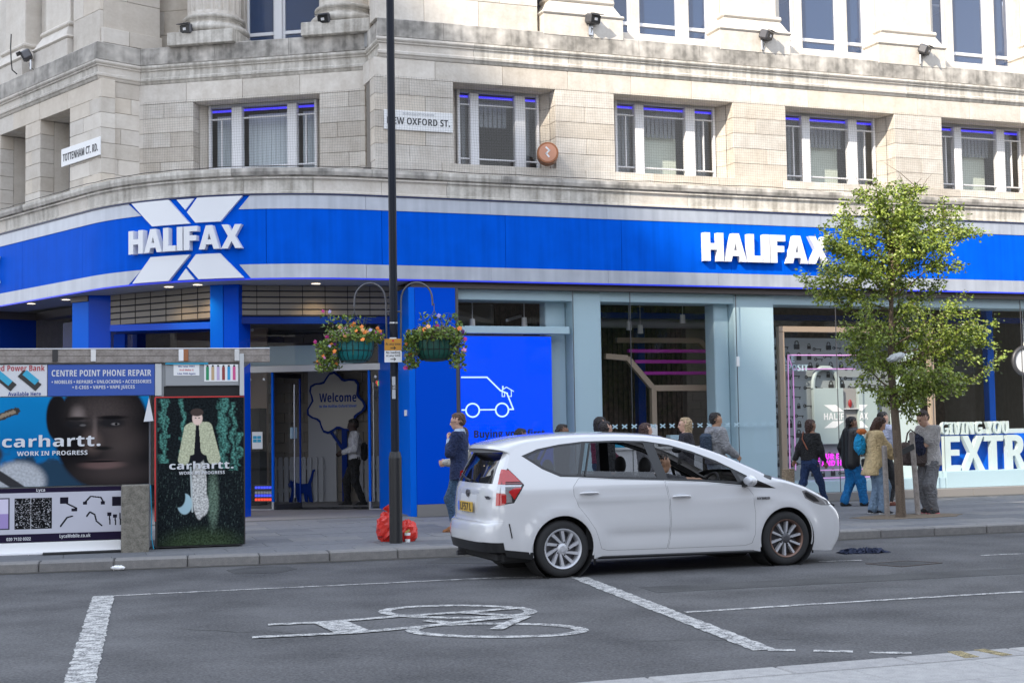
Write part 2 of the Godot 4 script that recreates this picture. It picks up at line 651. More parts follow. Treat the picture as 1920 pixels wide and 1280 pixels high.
# ---------------------------------------------------------------- street
const MARKS := {
	"bar_left": [[-4.476, -15.174], [-4.26, -15.169], [-2.912, -9.95], [-3.147, -9.971]],
	"bar_diag": [[0.633, -16.234], [0.804, -16.266], [1.964, -10.884], [1.789, -10.902]],
	"line_far": [[-4.45, -15.123], [-4.267, -15.193], [-3.802, -15.322], [-2.829, -15.61], [-1.586, -15.955], [-0.588, -16.277], [-0.043, -16.365], [0.657, -16.374]],
	"line_right": [[3.733, -17.653], [4.291, -17.732]],
	"line_mid": [[1.545, -13.134], [3.214, -13.689], [5.049, -14.268]],
	"d1": [[1.9, -10.89], [2.103, -10.857]],
	"d2": [[2.232, -10.818], [2.513, -10.751]],
	"d3": [[2.621, -10.703], [2.919, -10.635]],
	"line_edge": [[5.872, -18.108], [6.481, -18.263]],
	"wheel_far": [[0.138, -13.345], [0.12, -13.25], [0.069, -13.166], [-0.011, -13.095], [-0.117, -13.042], [-0.244, -13.007], [-0.384, -12.993], [-0.533, -13.001], [-0.682, -13.029], [-0.826, -13.077], [-0.958, -13.143], [-1.071, -13.223], [-1.16, -13.315], [-1.219, -13.415], [-1.246, -13.516], [-1.237, -13.615], [-1.193, -13.705], [-1.116, -13.782], [-1.008, -13.842], [-0.876, -13.882], [-0.726, -13.897], [-0.567, -13.889], [-0.408, -13.857], [-0.257, -13.803], [-0.122, -13.73], [-0.011, -13.643], [0.072, -13.546], [0.122, -13.445], [0.138, -13.345]],
	"wheel_near": [[0.553, -12.086], [0.531, -12.002], [0.475, -11.927], [0.388, -11.864], [0.276, -11.817], [0.142, -11.787], [-0.006, -11.776], [-0.161, -11.784], [-0.318, -11.81], [-0.467, -11.854], [-0.604, -11.914], [-0.72, -11.986], [-0.81, -12.069], [-0.869, -12.158], [-0.894, -12.248], [-0.882, -12.336], [-0.833, -12.416], [-0.749, -12.484], [-0.634, -12.537], [-0.494, -12.571], [-0.337, -12.584], [-0.17, -12.575], [-0.004, -12.545], [0.153, -12.496], [0.292, -12.43], [0.406, -12.352], [0.489, -12.265], [0.539, -12.175], [0.553, -12.086]],
	"s1": [[-2.204, -12.725], [-1.684, -12.837], [-1.113, -13.124], [-0.536, -13.352], [0.086, -13.624]],
	"s2": [[-2.205, -11.961], [-1.369, -12.144], [-0.78, -12.462], [-0.325, -12.816], [0.081, -13.017]],
	"s3": [[-1.67, -12.835], [-1.352, -12.111]],
	"s4": [[-0.803, -12.838], [-0.554, -12.602]],
	"s5": [[0.081, -13.017], [-0.175, -12.199]],
	"s6": [[-0.536, -13.352], [0.08, -12.981]],
	"patch": [[-3.591, -17.777], [-3.354, -18.141], [-2.879, -18.132], [-2.716, -17.768], [-2.884, -17.344], [-3.391, -17.298]],
	"patch2": [[-1.137, -18.334], [-0.964, -18.97], [-0.046, -19.119], [-0.045, -17.94]],
	"hole": [[4.236, -17.296], [4.808, -17.574], [5.128, -17.247], [4.542, -16.886]],
	"y1": [[2.974, -9.936], [3.071, -9.95], [3.116, -9.695], [3.009, -9.661]],
	"y2": [[3.175, -9.986], [3.261, -10.025], [3.362, -9.76], [3.28, -9.723]],
}
const KERB := [[-40.0, -11.2], [-14.0, -16.3], [-6.41, -17.82], [-3.35, -18.52], [-1.18, -19.13], [7.41, -21.74], [30.0, -28.6]]

func v2s(a: Array) -> PackedVector2Array:
	var o := PackedVector2Array()
	for p in a:
		o.append(Vector2(p[0], p[1]))
	return o

func flat(pg: PackedVector2Array, y0: float, y1: float) -> ArrayMesh:
	# plan polygon (x, z) as a thin slab; xf maps prism x,y,z to x,z,y
	var mb := MB.new()
	mb.prism(pg, y0, y1, Transform3D(Basis(Vector3(1, 0, 0), Vector3(0, 0, 1), Vector3(0, 1, 0)), Vector3.ZERO))
	return mb.mesh()

# ragged, worn stripe along a polyline in plan
func stripe(pts: PackedVector2Array, width: float, seed_: int, step := 0.12, rag := 0.012) -> PackedVector2Array:
	var r := RandomNumberGenerator.new()
	r.seed = seed_
	var dense := PackedVector2Array()
	for i in pts.size() - 1:
		var n: int = max(1, int(pts[i].distance_to(pts[i + 1]) / step))
		for k in n:
			dense.append(pts[i].lerp(pts[i + 1], float(k) / n))
	dense.append(pts[pts.size() - 1])
	var left := PackedVector2Array()
	var right := PackedVector2Array()
	for i in dense.size():
		var d := (dense[min(i + 1, dense.size() - 1)] - dense[max(i - 1, 0)]).normalized()
		var o := Vector2(-d.y, d.x)
		left.append(dense[i] + o * (width * 0.5 + r.randf_range(-rag, rag)))
		right.append(dense[i] - o * (width * 0.5 + r.randf_range(-rag, rag)))
	right.reverse()
	left.append_array(right)
	return left

func sheet_strip(pg: PackedVector2Array, y: float) -> ArrayMesh:
	# strip outline (left side then right side reversed) as quads, flat at y
	var mb := MB.new()
	var n := pg.size()
	var h := n / 2
	for i in h - 1:
		var a := pg[i]
		var b := pg[i + 1]
		var c := pg[n - 2 - i]
		var d := pg[n - 1 - i]
		mb.quad(Vector3(a.x, y, a.y), Vector3(b.x, y, b.y), Vector3(c.x, y, c.y), Vector3(d.x, y, d.y), Vector3.UP)
	return mb.mesh()

func build_street() -> void:
	var pt := blend_tex(151, 512, 512, Color(0.15, 0.15, 0.155), Color(0.80, 0.79, 0.76), 0.03, 0.16, 0.55, 0.0, 3.6, 0.45)
	mat("road_paint", Color(0.64, 0.635, 0.63), 0.8, 0.0, pt, 0.5)
	mat("road_paint_yellow", Color(0.46, 0.37, 0.18), 0.85, 0.0, pt, 0.8)
	var g := MB.new()
	g.quad(Vector3(-250, -0.02, 250), Vector3(250, -0.02, 250), Vector3(250, -0.02, -250), Vector3(-250, -0.02, -250), Vector3.UP)
	structure("ground", g.mesh(), M.tarmac_old, "dark tarmac ground running under the whole street", "ground")
	var r := MB.new()
	var kz := []
	for i in KERB.size() - 1:
		var a: Array = KERB[i]
		var b: Array = KERB[i + 1]
		r.quad(Vector3(a[0], 0, a[1]), Vector3(b[0], 0, b[1]), Vector3(b[0], 0, 14 - b[0] * 0.35), Vector3(a[0], 0, 14 - a[0] * 0.35), Vector3.UP)
	var road := structure("road", r.mesh(), M.tarmac, "dark grey tarmac road with worn white lane markings", "road")
	var k := 0
	for nm in MARKS:
		var pg := v2s(MARKS[nm])
		var m: Material = M.road_paint
		var mesh: Mesh
		k += 1
		if nm.begins_with("bar"):
			var a := PackedVector2Array([(pg[0] + pg[1]) / 2, (pg[2] + pg[3]) / 2])
			if nm == "bar_left":
				a[1] = a[1] + (a[1] - a[0]) * 0.5
			mesh = sheet_strip(stripe(a, 0.215 if nm == "bar_left" else 0.19, k, 0.08, 0.012), 0.005)
		elif nm == "patch" or nm == "patch2":
			mesh = flat(pg, 0.0, 0.003)
			m = M.tarmac_old
		elif nm == "hole" or nm == "y1" or nm == "y2":
			continue
		elif nm.begins_with("wheel"):
			mesh = sheet_strip(stripe(pg, 0.12, k, 0.1, 0.004), 0.005)
		elif nm.begins_with("s"):
			mesh = sheet_strip(stripe(pg, 0.30 if nm == "s3" else 0.12, k, 0.1, 0.005), 0.0042 + 0.0003 * k)
		elif nm == "line_far" or nm == "line_right" or nm == "line_edge":
			mesh = sheet_strip(stripe(pg, 0.07, k, 0.12, 0.014), 0.0046)
		else:
			mesh = sheet_strip(stripe(pg, 0.085, k, 0.1, 0.008), 0.0044)
		var o := part(road, "tarmac_patch" if m == M.tarmac_old else "road_marking", mesh, m)
	# hairline cracks and an old trench repair
	var cr := RandomNumberGenerator.new()
	cr.seed = 31
	for q in [[-0.6, -16.5, 0.3, 1.6], [2.2, -14.6, 0.15, 2.4], [-3.0, -12.6, -0.4, 1.8], [3.6, -15.9, 0.3, 2.2], [0.9, -11.4, 0.1, 1.5], [-5.2, -16.4, 0.25, 1.9]]:
		var cp := PackedVector2Array([Vector2(q[0], q[1])])
		for i in 14:
			cp.append(cp[i] + Vector2(cos(q[2] + cr.randf_range(-0.8, 0.8)), -sin(q[2] + cr.randf_range(-0.8, 0.8))) * q[3] / 14.0)
		part(road, "crack", sheet_strip(stripe(cp, 0.011, cr.randi() % 99, 0.05, 0.004), 0.0031), M.joint)
	part(road, "tarmac_patch", flat(v2s([[1.3, -15.2], [6.5, -16.75], [6.6, -16.2], [1.45, -14.7]]), 0.0, 0.0026), M.tarmac_old)
	# gutter of settled dust and kerb stones
	var front := PackedVector2Array()
	for q in KERB:
		front.append(Vector2(q[0], q[1]))
	var pvm := MB.new()
	for i in KERB.size() - 1:
		var a := front[i]
		var b := front[i + 1]
		pvm.quad(Vector3(a.x, 0.112, a.y - 0.1), Vector3(b.x, 0.112, b.y - 0.1), Vector3(b.x, 0.112, -70), Vector3(a.x, 0.112, -70), Vector3.UP)
	var pave := structure("pavement", pvm.mesh(), M.joint, "grey flagstone pavement in front of the shop", "pavement")
	part(road, "gutter", sheet_strip(stripe(v2s([[-12, -16.62], [-6.41, -17.73], [-3.35, -18.43], [-1.18, -19.04], [7.41, -21.65], [14, -23.66]]), 0.17, 3, 0.15, 0.03), 0.004), M.gutter)
	var i2 := 0
	var run := 0.0
	var seg := 1
	var pos := front[1]
	while seg < front.size() - 1 and i2 < 40:
		var d := (front[seg + 1] - front[seg]).normalized()
		var ln := 0.91
		var e := pos + d * ln
		if (e - front[seg]).length() > (front[seg + 1] - front[seg]).length():
			var over := (e - front[seg]).length() - (front[seg + 1] - front[seg]).length()
			seg += 1
			if seg >= front.size() - 1:
				break
			e = front[seg] + (front[seg + 1] - front[seg]).normalized() * over
		var dd := (e - pos).normalized()
		var c := (pos + e) / 2
		part(pave, "kerb_stone", cb(Vector3(pos.distance_to(e) - 0.008, 0.22, 0.30), 0.018), M.kerb if rng.randf() < 0.6 else M.kerb_b, Transform3D(Basis(Vector3.UP, -atan2(dd.y, dd.x)), Vector3(c.x, 0.012 + rng.randf_range(-0.003, 0.003), c.y) + Vector3(dd.y, 0, -dd.x) * 0.15))
		pos = e
		i2 += 1
	# flagstones in rows parallel to the kerb
	var F := frame_at(-1.18, -19.13, 16.9, 0.0)
	var fi := F.affine_inverse()
	var area := PackedVector2Array([Vector2(-13.0, -16.8), Vector2(-6.41, -18.12), Vector2(-3.35, -18.82), Vector2(-1.18, -19.43), Vector2(7.41, -22.04), Vector2(11.9, -23.41), Vector2(13.6, -31.0), Vector2(-1.7, -25.6), Vector2(-2.6, -27.8), Vector2(-10, -29.6), Vector2(-13, -24)])
	var la := PackedVector2Array()
	for p in area:
		var q := fi * Vector3(p.x, 0, p.y)
		la.append(Vector2(q.x, q.z))
	var row := 0
	var z := 0.0
	var cnt := 0
	while z > -11.0:
		var dz := 0.66
		var x := -13.5 + (0.45 if row % 2 == 1 else 0.0)
		while x < 14.5:
			var ln := 1.05
			var q := PackedVector2Array([Vector2(x + 0.004, z - 0.004), Vector2(x + ln - 0.004, z - 0.004), Vector2(x + ln - 0.004, z - dz + 0.004), Vector2(x + 0.004, z - dz + 0.004)])
			for pc in Geometry2D.intersect_polygons(q, la):
				if pc.size() >= 3 and cnt < 298:
					var kk := rng.randi() % 10
					part(pave, "paving_slab", flat(pc, 0.10, 0.12 + rng.randf_range(-0.0015, 0.0015)), M.pave_a if kk < 5 else (M.pave_b if kk < 8 else M.pave_c), F)
					cnt += 1
			x += ln
		z -= dz
		row += 1
	# near pavement
	var NF := frame_at(0.4, -9.01, 19.2, 0.0)
	var nb := MB.new()
	nb.box(Vector3(0, 0.055, 12.2), Vector3(60, 0.11, 24.0))
	var np := structure("near_pavement", nb.mesh(), M.joint, "pale granite pavement with yellow kerb marks at the near side", "pavement")
	np.transform = NF
	for j in 9:
		for i in 22:
			var w := 0.92
			var x0 := -6.0 + i * w + (0.4 if j % 2 == 1 else 0.0)
			if j == 0:
				part(np, "kerb_stone", cb(Vector3(w - 0.006, 0.13, 0.294), 0.015), M.pave_near if rng.randf() < 0.6 else M.pave_near_b, Transform3D(Basis.IDENTITY, Vector3(x0 + w / 2, 0.057, 0.15)))
			elif i > 4 and i < 18:
				part(np, "paving_slab", cb(Vector3(w - 0.006, 0.06, 0.594), 0.004), M.pave_near if rng.randf() < 0.6 else M.pave_near_b, Transform3D(Basis.IDENTITY, Vector3(x0 + w / 2, 0.09 + rng.randf_range(-0.001, 0.001), 0.3 + (j - 0.5) * 0.6)))
	for nm in ["y1", "y2"]:
		var pg := PackedVector2Array()
		for p in MARKS[nm]:
			var q := NF.affine_inverse() * Vector3(p[0], 0, p[1])
			pg.append(Vector2(q.x, q.z))
		part(np, "kerb_mark", flat(pg, 0.1215, 0.125), M.road_paint_yellow)
	# iron inspection cover set in the road
	var hp := v2s(MARKS["hole"])
	var hc := thing("inspection_cover", "rusty iron inspection cover frame set flush in the road", "manhole cover")
	for i in 4:
		var mb := MB.new()
		var a := Vector3(hp[i].x, 0.003, hp[i].y)
		var b := Vector3(hp[(i + 1) % 4].x, 0.003, hp[(i + 1) % 4].y)
		mb.beam(a, b, 0.035, 0.008)
		part(hc, "frame_bar", mb.mesh(), M.iron)
	var ins := PackedVector2Array()
	var cen := (hp[0] + hp[1] + hp[2] + hp[3]) / 4
	for p in hp:
		ins.append(cen + (p - cen) * 0.93)
	part(hc, "infill", flat(ins, 0.0, 0.0035), M.tarmac_old)
	# tactile line of studs near the shop front
	for i in 26:
		var p := FR * Vector3(-0.9 + i * 0.42, 0.123, 1.0 + (0.06 if i % 2 == 0 else 0.0))
		part(pave, "drain_slot", cb(Vector3(0.3, 0.008, 0.10), 0.002), M.pave_c, Transform3D(FR.basis, p))

# ---------------------------------------------------------------- stonework of the corner building
var bld: Node3D
var block_n := 0

func stone_mat() -> Material:
	var k := rng.randi() % 10
	return [M.stone_a, M.stone_a, M.stone_a, M.stone_b, M.stone_b, M.stone_c, M.stone_c, M.stone_d, M.stone_e, M.stone_e][k]

# courses of blocks filling u0..u1, v0..v1 on a frame, face at w
func ashlar(F: Transform3D, u0: float, u1: float, v0: float, v1: float, w: float, thick: float, course: float, longest: float, called := "stone_block") -> void:
	var nr: int = max(1, int(round((v1 - v0) / course)))
	var ch := (v1 - v0) / nr
	for r in nr:
		var nb: int = max(1, int(ceil((u1 - u0) / longest - 0.01)))
		var cuts := [u0]
		if nb == 1 and r % 2 == 1 and u1 - u0 > 0.7:
			cuts.append(u0 + (u1 - u0) * rng.randf_range(0.35, 0.65))
		for i in range(1, nb):
			var x: float = u0 + (u1 - u0) * (i + (0.28 if r % 2 == 1 else -0.12)) / nb
			cuts.append(x)
		cuts.append(u1)
		for i in cuts.size() - 1:
			var pr := rng.randf_range(-0.003, 0.003)
			rbox(bld, called, F, cuts[i] + 0.003, cuts[i + 1] - 0.003, v0 + r * ch + 0.003, v0 + (r + 1) * ch - 0.003, w - thick, w + pr, stone_mat(), 0.006)

# profile of (out, height) swept along one straight run, with mitred ends given as slopes
func run_stone(called: String, a: Vector2, b: Vector2, prof: Array, sa: float, sb: float, m: Material, F: Transform3D) -> void:
	# along local x from a.x to b.x; end offset = out * slope
	var mb := MB.new()
	var k := prof.size()
	for i in k - 1:
		var p: Vector2 = prof[i]
		var q: Vector2 = prof[i + 1]
		mb.quad(Vector3(a.x + p.x * sa, p.y, p.x), Vector3(b.x + p.x * sb, p.y, p.x), Vector3(b.x + q.x * sb, q.y, q.x), Vector3(a.x + q.x * sa, q.y, q.x), Vector3(0, (p.x - q.x) * -1.0, (p.y - q.y) * 1.0) if true else Vector3.ZERO)
	for e in [0, 1]:
		var pts := PackedVector2Array()
		for p in prof:
			pts.append(p)
		var ti := Geometry2D.triangulate_polygon(pts)
		for t in range(0, ti.size(), 3):
			var tv := []
			for z in 3:
				var p := pts[ti[t + z]]
				tv.append(Vector3((a.x + p.x * sa) if e == 0 else (b.x + p.x * sb), p.y, p.x))
			mb.tri(tv[0], tv[1], tv[2], Vector3(-1 if e == 0 else 1, 0, 0))
	part(bld, called, mb.mesh(), m, F)

func run_stones(called: String, F: Transform3D, u0: float, u1: float, prof: Array, s0: float, s1: float, longest: float, m: Array) -> void:
	var nb: int = max(1, int(round((u1 - u0) / longest)))
	for i in nb:
		var a := u0 + (u1 - u0) * i / nb
		var b := u0 + (u1 - u0) * (i + 1) / nb
		run_stone(called, Vector2(a + (0.003 if i > 0 else 0.0), 0), Vector2(b - (0.003 if i < nb - 1 else 0.0), 0), prof, s0 if i == 0 else 0.0, s1 if i == nb - 1 else 0.0, m[rng.randi() % m.size()], F)

# the same along the curved line
func curve_stone(parent: Node, called: String, s0: float, s1: float, prof: Array, m: Material, e0 := 0.0, e1 := 0.0, steps := 0) -> MeshInstance3D:
	var mb := MB.new()
	var n: int = steps if steps > 0 else max(1, int(ceil((s1 - s0) / 0.25)))
	if s0 > PLEN or s1 < 0.0:
		n = 1
	var vtop := -1e9
	var vbot := 1e9
	for p in prof:
		vtop = max(vtop, p.y)
		vbot = min(vbot, p.y)
	for i in prof.size() - 1:
		var p: Vector2 = prof[i]
		var q: Vector2 = prof[i + 1]
		var fp: float = (p.y - vbot) / max(0.001, vtop - vbot)
		var fq: float = (q.y - vbot) / max(0.001, vtop - vbot)
		var dn := Vector2(p.y - q.y, -(p.x - q.x)).normalized()   # outward, up
		var k := mb.v.size()
		for j in n + 1:
			var f := float(j) / n
			var sp: float = lerpf(s0 + e0 * fp, s1 + e1 * fp, f)
			var sq: float = lerpf(s0 + e0 * fq, s1 + e1 * fq, f)
			var nn := curve_n(sp)
			var n3 := Vector3(nn.x * dn.x, dn.y, nn.y * dn.x)
			mb.vert(curve_at(sp, p.y, p.x), n3)
			mb.vert(curve_at(sq, q.y, q.x), n3)
		for j in n:
			var b := k + j * 2
			mb.face(b, b + 1, b + 3, mb.n[b])
			mb.face(b, b + 3, b + 2, mb.n[b])
	for e in 2:
		var pts := PackedVector2Array(prof)
		var ti := Geometry2D.triangulate_polygon(pts)
		for t in range(0, ti.size(), 3):
			var tv := []
			for z in 3:
				var p := pts[ti[t + z]]
				var f: float = (p.y - vbot) / max(0.001, vtop - vbot)
				tv.append(curve_at((s0 + e0 * f) if e == 0 else (s1 + e1 * f), p.y, p.x))
			var tn := curve_at(s1, 0, 0) - curve_at(s0, 0, 0)
			mb.tri(tv[0], tv[1], tv[2], -tn if e == 0 else tn)
	return part(parent, called, mb.mesh(), m)

const W_OPEN := [[1.54, 3.60], [4.85, 7.48], [8.71, 11.35], [12.56, 15.2]]
const L_OPEN := [[-2.68, -1.33], [-4.66, -3.40]]

func build_stonework() -> void:
	bld = thing("corner_building", "pale stone corner building with moulded cornice above the blue shop sign", "building")
	# solid cores behind the blocks: slabs of real thickness
	var core: Material = M.mortar
	# --- first floor, main street
	var edges := [0.0]
	for o in W_OPEN:
		edges.append(o[0]); edges.append(o[1])
	edges.append(17.5)
	for i in range(0, edges.size(), 2):
		var a: float = edges[i]
		var b: float = edges[i + 1]
		ashlar(FR, a, b, 6.65, 8.20, -0.12, 0.30, 0.31, 1.3)
		rbox(bld, "wall_core", FR, a + 0.02, b - 0.02, 6.5, 8.21, -0.75, -0.421, core, 0)
	ashlar(FR, 0.0, 17.5, 8.20, 8.575, -0.12, 0.30, 0.4, 1.45)
	ashlar(FR, 0.0, 17.5, 6.40, 6.65, -0.07, 0.30, 0.4, 1.5, "sill_stone")
	rbox(bld, "lintel", FR, 0.0, 17.5, 8.205, 8.6, -0.9, -0.425, M.stone_a, 0)
	rbox(bld, "wall_core", FR, 0.0, 17.5, 6.0, 6.645, -0.95, -0.375, core, 0)
	# --- corner bay
	ashlar(FC, -0.12, 1.06, 6.43, 8.18, -0.10, 0.28, 0.31, 1.3)
	ashlar(FC, 3.66, 4.58, 6.43, 8.18, -0.10, 0.28, 0.31, 1.3)
	ashlar(FC, -0.12, 4.58, 8.18, 8.575, -0.10, 0.28, 0.4, 1.2)
	rbox(bld, "lintel", FC, 0.0, 4.58, 8.185, 8.6, -0.9, -0.385, M.stone_a, 0)
	rbox(bld, "wall_core", FC, 0.0, 1.04, 6.3, 8.19, -0.7, -0.385, core, 0)
	rbox(bld, "wall_core", FC, 3.68, 4.58, 6.3, 8.19, -0.7, -0.385, core, 0)
	ashlar(FC, 1.06, 3.66, 6.40, 6.70, -0.10, 0.28, 0.4, 1.4, "sill_stone")
	# --- returns either side of the bay
	var rr := frame_at(-2.75, -26.75, 20.3 - 90.0)
	var lr := frame_at(-7.95, -27.03, -47.1 + 90.0)
	ashlar(rr, -0.2, 0.94, 6.43, 8.575, -0.12, 0.25, 0.31, 1.2)
	ashlar(lr, 0.12, 1.25, 6.43, 8.575, -0.12, 0.25, 0.31, 1.2)
	# --- side street
	var le := [0.0]
	for o in L_OPEN:
		le.append(o[1]); le.append(o[0])
	le.append(-9.0)
	for i in range(0, le.size(), 2):
		ashlar(FL, le[i + 1], le[i], 6.43, 8.21, -0.12, 0.30, 0.31, 1.3)
	ashlar(FL, -9.0, 0.0, 8.21, 8.575, -0.12, 0.30, 0.4, 1.3)
	rbox(bld, "lintel", FL, -9.0, -0.3, 8.215, 8.6, -0.9, -0.425, M.stone_a, 0)
	for o in L_OPEN:
		rbox(bld, "window_recess", FL, o[0] - 0.1, o[1] + 0.1, 6.4, 8.2, -0.95, -0.75, M.room_dark, 0)
		rbox(bld, "jamb", FL, o[1], o[1] + 0.1, 6.4, 8.2, -0.75, -0.425, M.stone_c, 0)
		rbox(bld, "jamb", FL, o[0] - 0.1, o[0], 6.4, 8.2, -0.75, -0.425, M.stone_c, 0)
		rbox(bld, "window_frame", FL, o[1] - 0.09, o[1] - 0.01, 6.43, 8.2, -0.72, -0.66, M.frame_white)
	# --- upper cornice, swept round the corner
	var block := [Vector2(-0.55, 9.32), Vector2(-0.075, 9.30), Vector2(-0.06, 9.285), Vector2(-0.055, 8.965), Vector2(-0.085, 8.955), Vector2(-0.55, 8.955)]
	var mould := [Vector2(-0.40, 8.953), Vector2(-0.06, 8.953), Vector2(-0.03, 8.94), Vector2(-0.028, 8.905), Vector2(-0.045, 8.88), Vector2(-0.065, 8.872), Vector2(-0.067, 8.845), Vector2(-0.095, 8.83), Vector2(-0.10, 8.79), Vector2(-0.102, 8.715), Vector2(-0.075, 8.70), Vector2(-0.062, 8.685), Vector2(-0.065, 8.645), Vector2(-0.09, 8.625), Vector2(-0.10, 8.60), Vector2(-0.116, 8.578), Vector2(-0.40, 8.578)]
	var t45 := tan(deg_to_rad(45.0))
	var tci := tan(deg_to_rad((90.0 - 11.7 - 20.3) / 2.0))   # inner corner bay / return
	var tli := tan(deg_to_rad((90.0 - 47.1 + 11.7) / 2.0))
	for pr in [[block, [M.stone_grimy], 1.35, "blocking_stone"], [mould, [M.stone_a, M.stone_stained, M.stone_stained], 1.9, "cornice_stone"]]:
		run_stones(pr[3], FR, 0.0, 17.5, pr[0], -t45, 0.0, pr[2], pr[1])
		run_stones(pr[3], frame_at(-2.75, -26.75, 20.3 - 90.0), 0.0, 1.06, pr[0], tci, t45, 2.0, pr[1])
		run_stones(pr[3], FC, 0.0, 4.585, pr[0], tli, -tci, pr[2], pr[1])
		run_stones(pr[3], frame_at(-7.95, -27.03, -47.1 + 90.0), 0.0, 0.962, pr[0], -t45, -tli, 2.0, pr[1])
		run_stones(pr[3], FL, -9.0, 0.0, pr[0], 0.0, t45, pr[2], pr[1])
	# --- ledge above the sign, following the curve
	var nose := [Vector2(-1.7, 6.46), Vector2(0.06, 6.435), Vector2(0.10, 6.42), Vector2(0.105, 6.36), Vector2(0.085, 6.30), Vector2(0.05, 6.285), Vector2(-1.7, 6.285)]
	var bed := [Vector2(-0.4, 6.283), Vector2(0.03, 6.283), Vector2(0.055, 6.265), Vector2(0.055, 6.24), Vector2(0.02, 6.22), Vector2(0.012, 6.20), Vector2(0.0, 6.02), Vector2(0.03, 6.005), Vector2(0.03, 5.975), Vector2(-0.4, 5.975)]
	var s := -9.0
	while s < 24.0:
		var ln := 1.25
		curve_stone(bld, "ledge_stone", s + 0.003, s + ln - 0.003, nose, M.stone_grimy if rng.randf() < 0.6 else M.stone_stained)
		curve_stone(bld, "ledge_stone", s + 0.2, s + ln + 0.194, bed, M.stone_stained if rng.randf() < 0.7 else M.stone_a)
		s += ln
	# floor plates, back of house and roof: closed volume behind the facades
	var slab := MB.new()
	for vv in [[5.3, 5.9], [9.0, 9.28], [13.3, 13.6]]:
		var pg := PackedVector2Array([Vector2(-16.5, -37.5), Vector2(-8.1, -27.5), Vector2(-7.2, -28.1), Vector2(-3.0, -27.2), Vector2(-2.4, -26.3), Vector2(13.8, -32.4), Vector2(13.8, -44), Vector2(-16.5, -44)])
		slab.prism(pg, vv[0], vv[1], Transform3D(Basis(Vector3(1, 0, 0), Vector3(0, 0, 1), Vector3(0, 1, 0)), Vector3.ZERO))
	part(bld, "floor_slab", slab.mesh(), M.room_mid)
	rbox(bld, "rear_wall", Transform3D.IDENTITY, -17, 15, 0, 13.6, -44.5, -44, M.stone_c, 0)
	rbox(bld, "flank_wall", Transform3D.IDENTITY, 14.3, 14.8, 0, 13.6, -44, -32.6, M.stone_c, 0)
	rbox(bld, "flank_wall", Transform3D.IDENTITY, -17.3, -16.8, 0, 13.6, -44, -37.2, M.stone_c, 0)
	rbox(bld, "first_floor_back", FR, -1.0, 17.5, 5.9, 9.0, -4.2, -4.0, M.room_dark, 0)
	rbox(bld, "first_floor_back", FC, -1.0, 5.4, 5.9, 9.0, -3.2, -3.0, M.room_dark, 0)

func pilaster(F: Transform3D, u0: float, u1: float, w: float) -> void:
	# shaft with moulded base standing on the cornice
	var p := sub(bld, "pilaster")
	var d := 0.40
	rbox(p, "plinth", F, u0 - 0.22, u1 + 0.22, 9.25, 9.66, w - d, w + 0.17, M.stone_a, 0.01)
	rbox(p, "base_moulding", F, u0 - 0.25, u1 + 0.25, 9.662, 9.73, w - d, w + 0.2, M.stone_b, 0.028)
	var mb := MB.new()
	var z0 := w - d
	for q in [[9.732, 0.17, 9.96, 0.05]]:
		var a0: float = u0 - q[1]
		var a1: float = u1 + q[1]
		var b0: float = u0 - q[3]
		var b1: float = u1 + q[3]
		mb.quad(Vector3(a0, q[0], w + q[1]), Vector3(a1, q[0], w + q[1]), Vector3(b1, q[2], w + q[3]), Vector3(b0, q[2], w + q[3]), Vector3(0, 0.3, 1))
		mb.quad(Vector3(a0, q[0], z0), Vector3(a0, q[0], w + q[1]), Vector3(b0, q[2], w + q[3]), Vector3(b0, q[2], z0), Vector3(-1, 0.3, 0))
		mb.quad(Vector3(a1, q[0], z0), Vector3(a1, q[0], w + q[1]), Vector3(b1, q[2], w + q[3]), Vector3(b1, q[2], z0), Vector3(1, 0.3, 0))
	part(p, "base_slope", mb.mesh(), M.stone_a, F)
	rbox(p, "base_moulding", F, u0 - 0.09, u1 + 0.09, 9.962, 10.06, w - d, w + 0.09, M.stone_b, 0.03)
	rbox(p, "shaft", F, u0, u1, 10.062, 13.3, w - d, w, M.stone_b, 0.012)

func column(F: Transform3D, u: float, w: float, r: float) -> void:
	var p := sub(bld, "fluted_column", F * Transform3D(Basis.IDENTITY, Vector3(u, 0, w)))
	part(p, "plinth", cb(Vector3(r * 2.62, 0.26, r * 2.62), 0.012), M.stone_stained, Transform3D(Basis.IDENTITY, Vector3(0, 9.41, 0)))
	var mb := MB.new()
	var pr := []
	for i in 9:
		var a := -PI / 2 + PI * i / 8
		pr.append(Vector2(r * 1.16 + cos(a) * 0.09, 9.63 + sin(a) * 0.085))
	for i in 7:
		var a := PI * i / 6
		pr.append(Vector2(r * 1.17 - sin(a) * 0.05, 9.72 + 0.10 * i / 6))
	for i in 9:
		var a := -PI / 2 + PI * i / 8
		pr.append(Vector2(r * 1.06 + cos(a) * 0.06, 9.87 + sin(a) * 0.05))
	pr.append(Vector2(r * 1.03, 9.93))
	mb.lathe(pr, 40, Transform3D.IDENTITY, true)
	part(p, "base", mb.mesh(), M.stone_stained)
	var rows := []
	for v in [9.93, 9.99, 10.03, 13.3]:
		var row := []
		for j in 160:
			var a := TAU * j / 160.0
			var ph := fposmod(j / 160.0 * 20.0, 1.0)
			var dip := 0.0
			if v > 10.0 and ph > 0.12 and ph < 0.88:
				dip = sin((ph - 0.12) / 0.76 * PI) * 0.055
			row.append(Vector3(cos(a) * (r - dip), v, sin(a) * (r - dip)))
		rows.append(row)
	var sh := MB.new()
	sh.grid(rows, true, false)
	part(p, "shaft", sh.mesh(), M.stone_a)

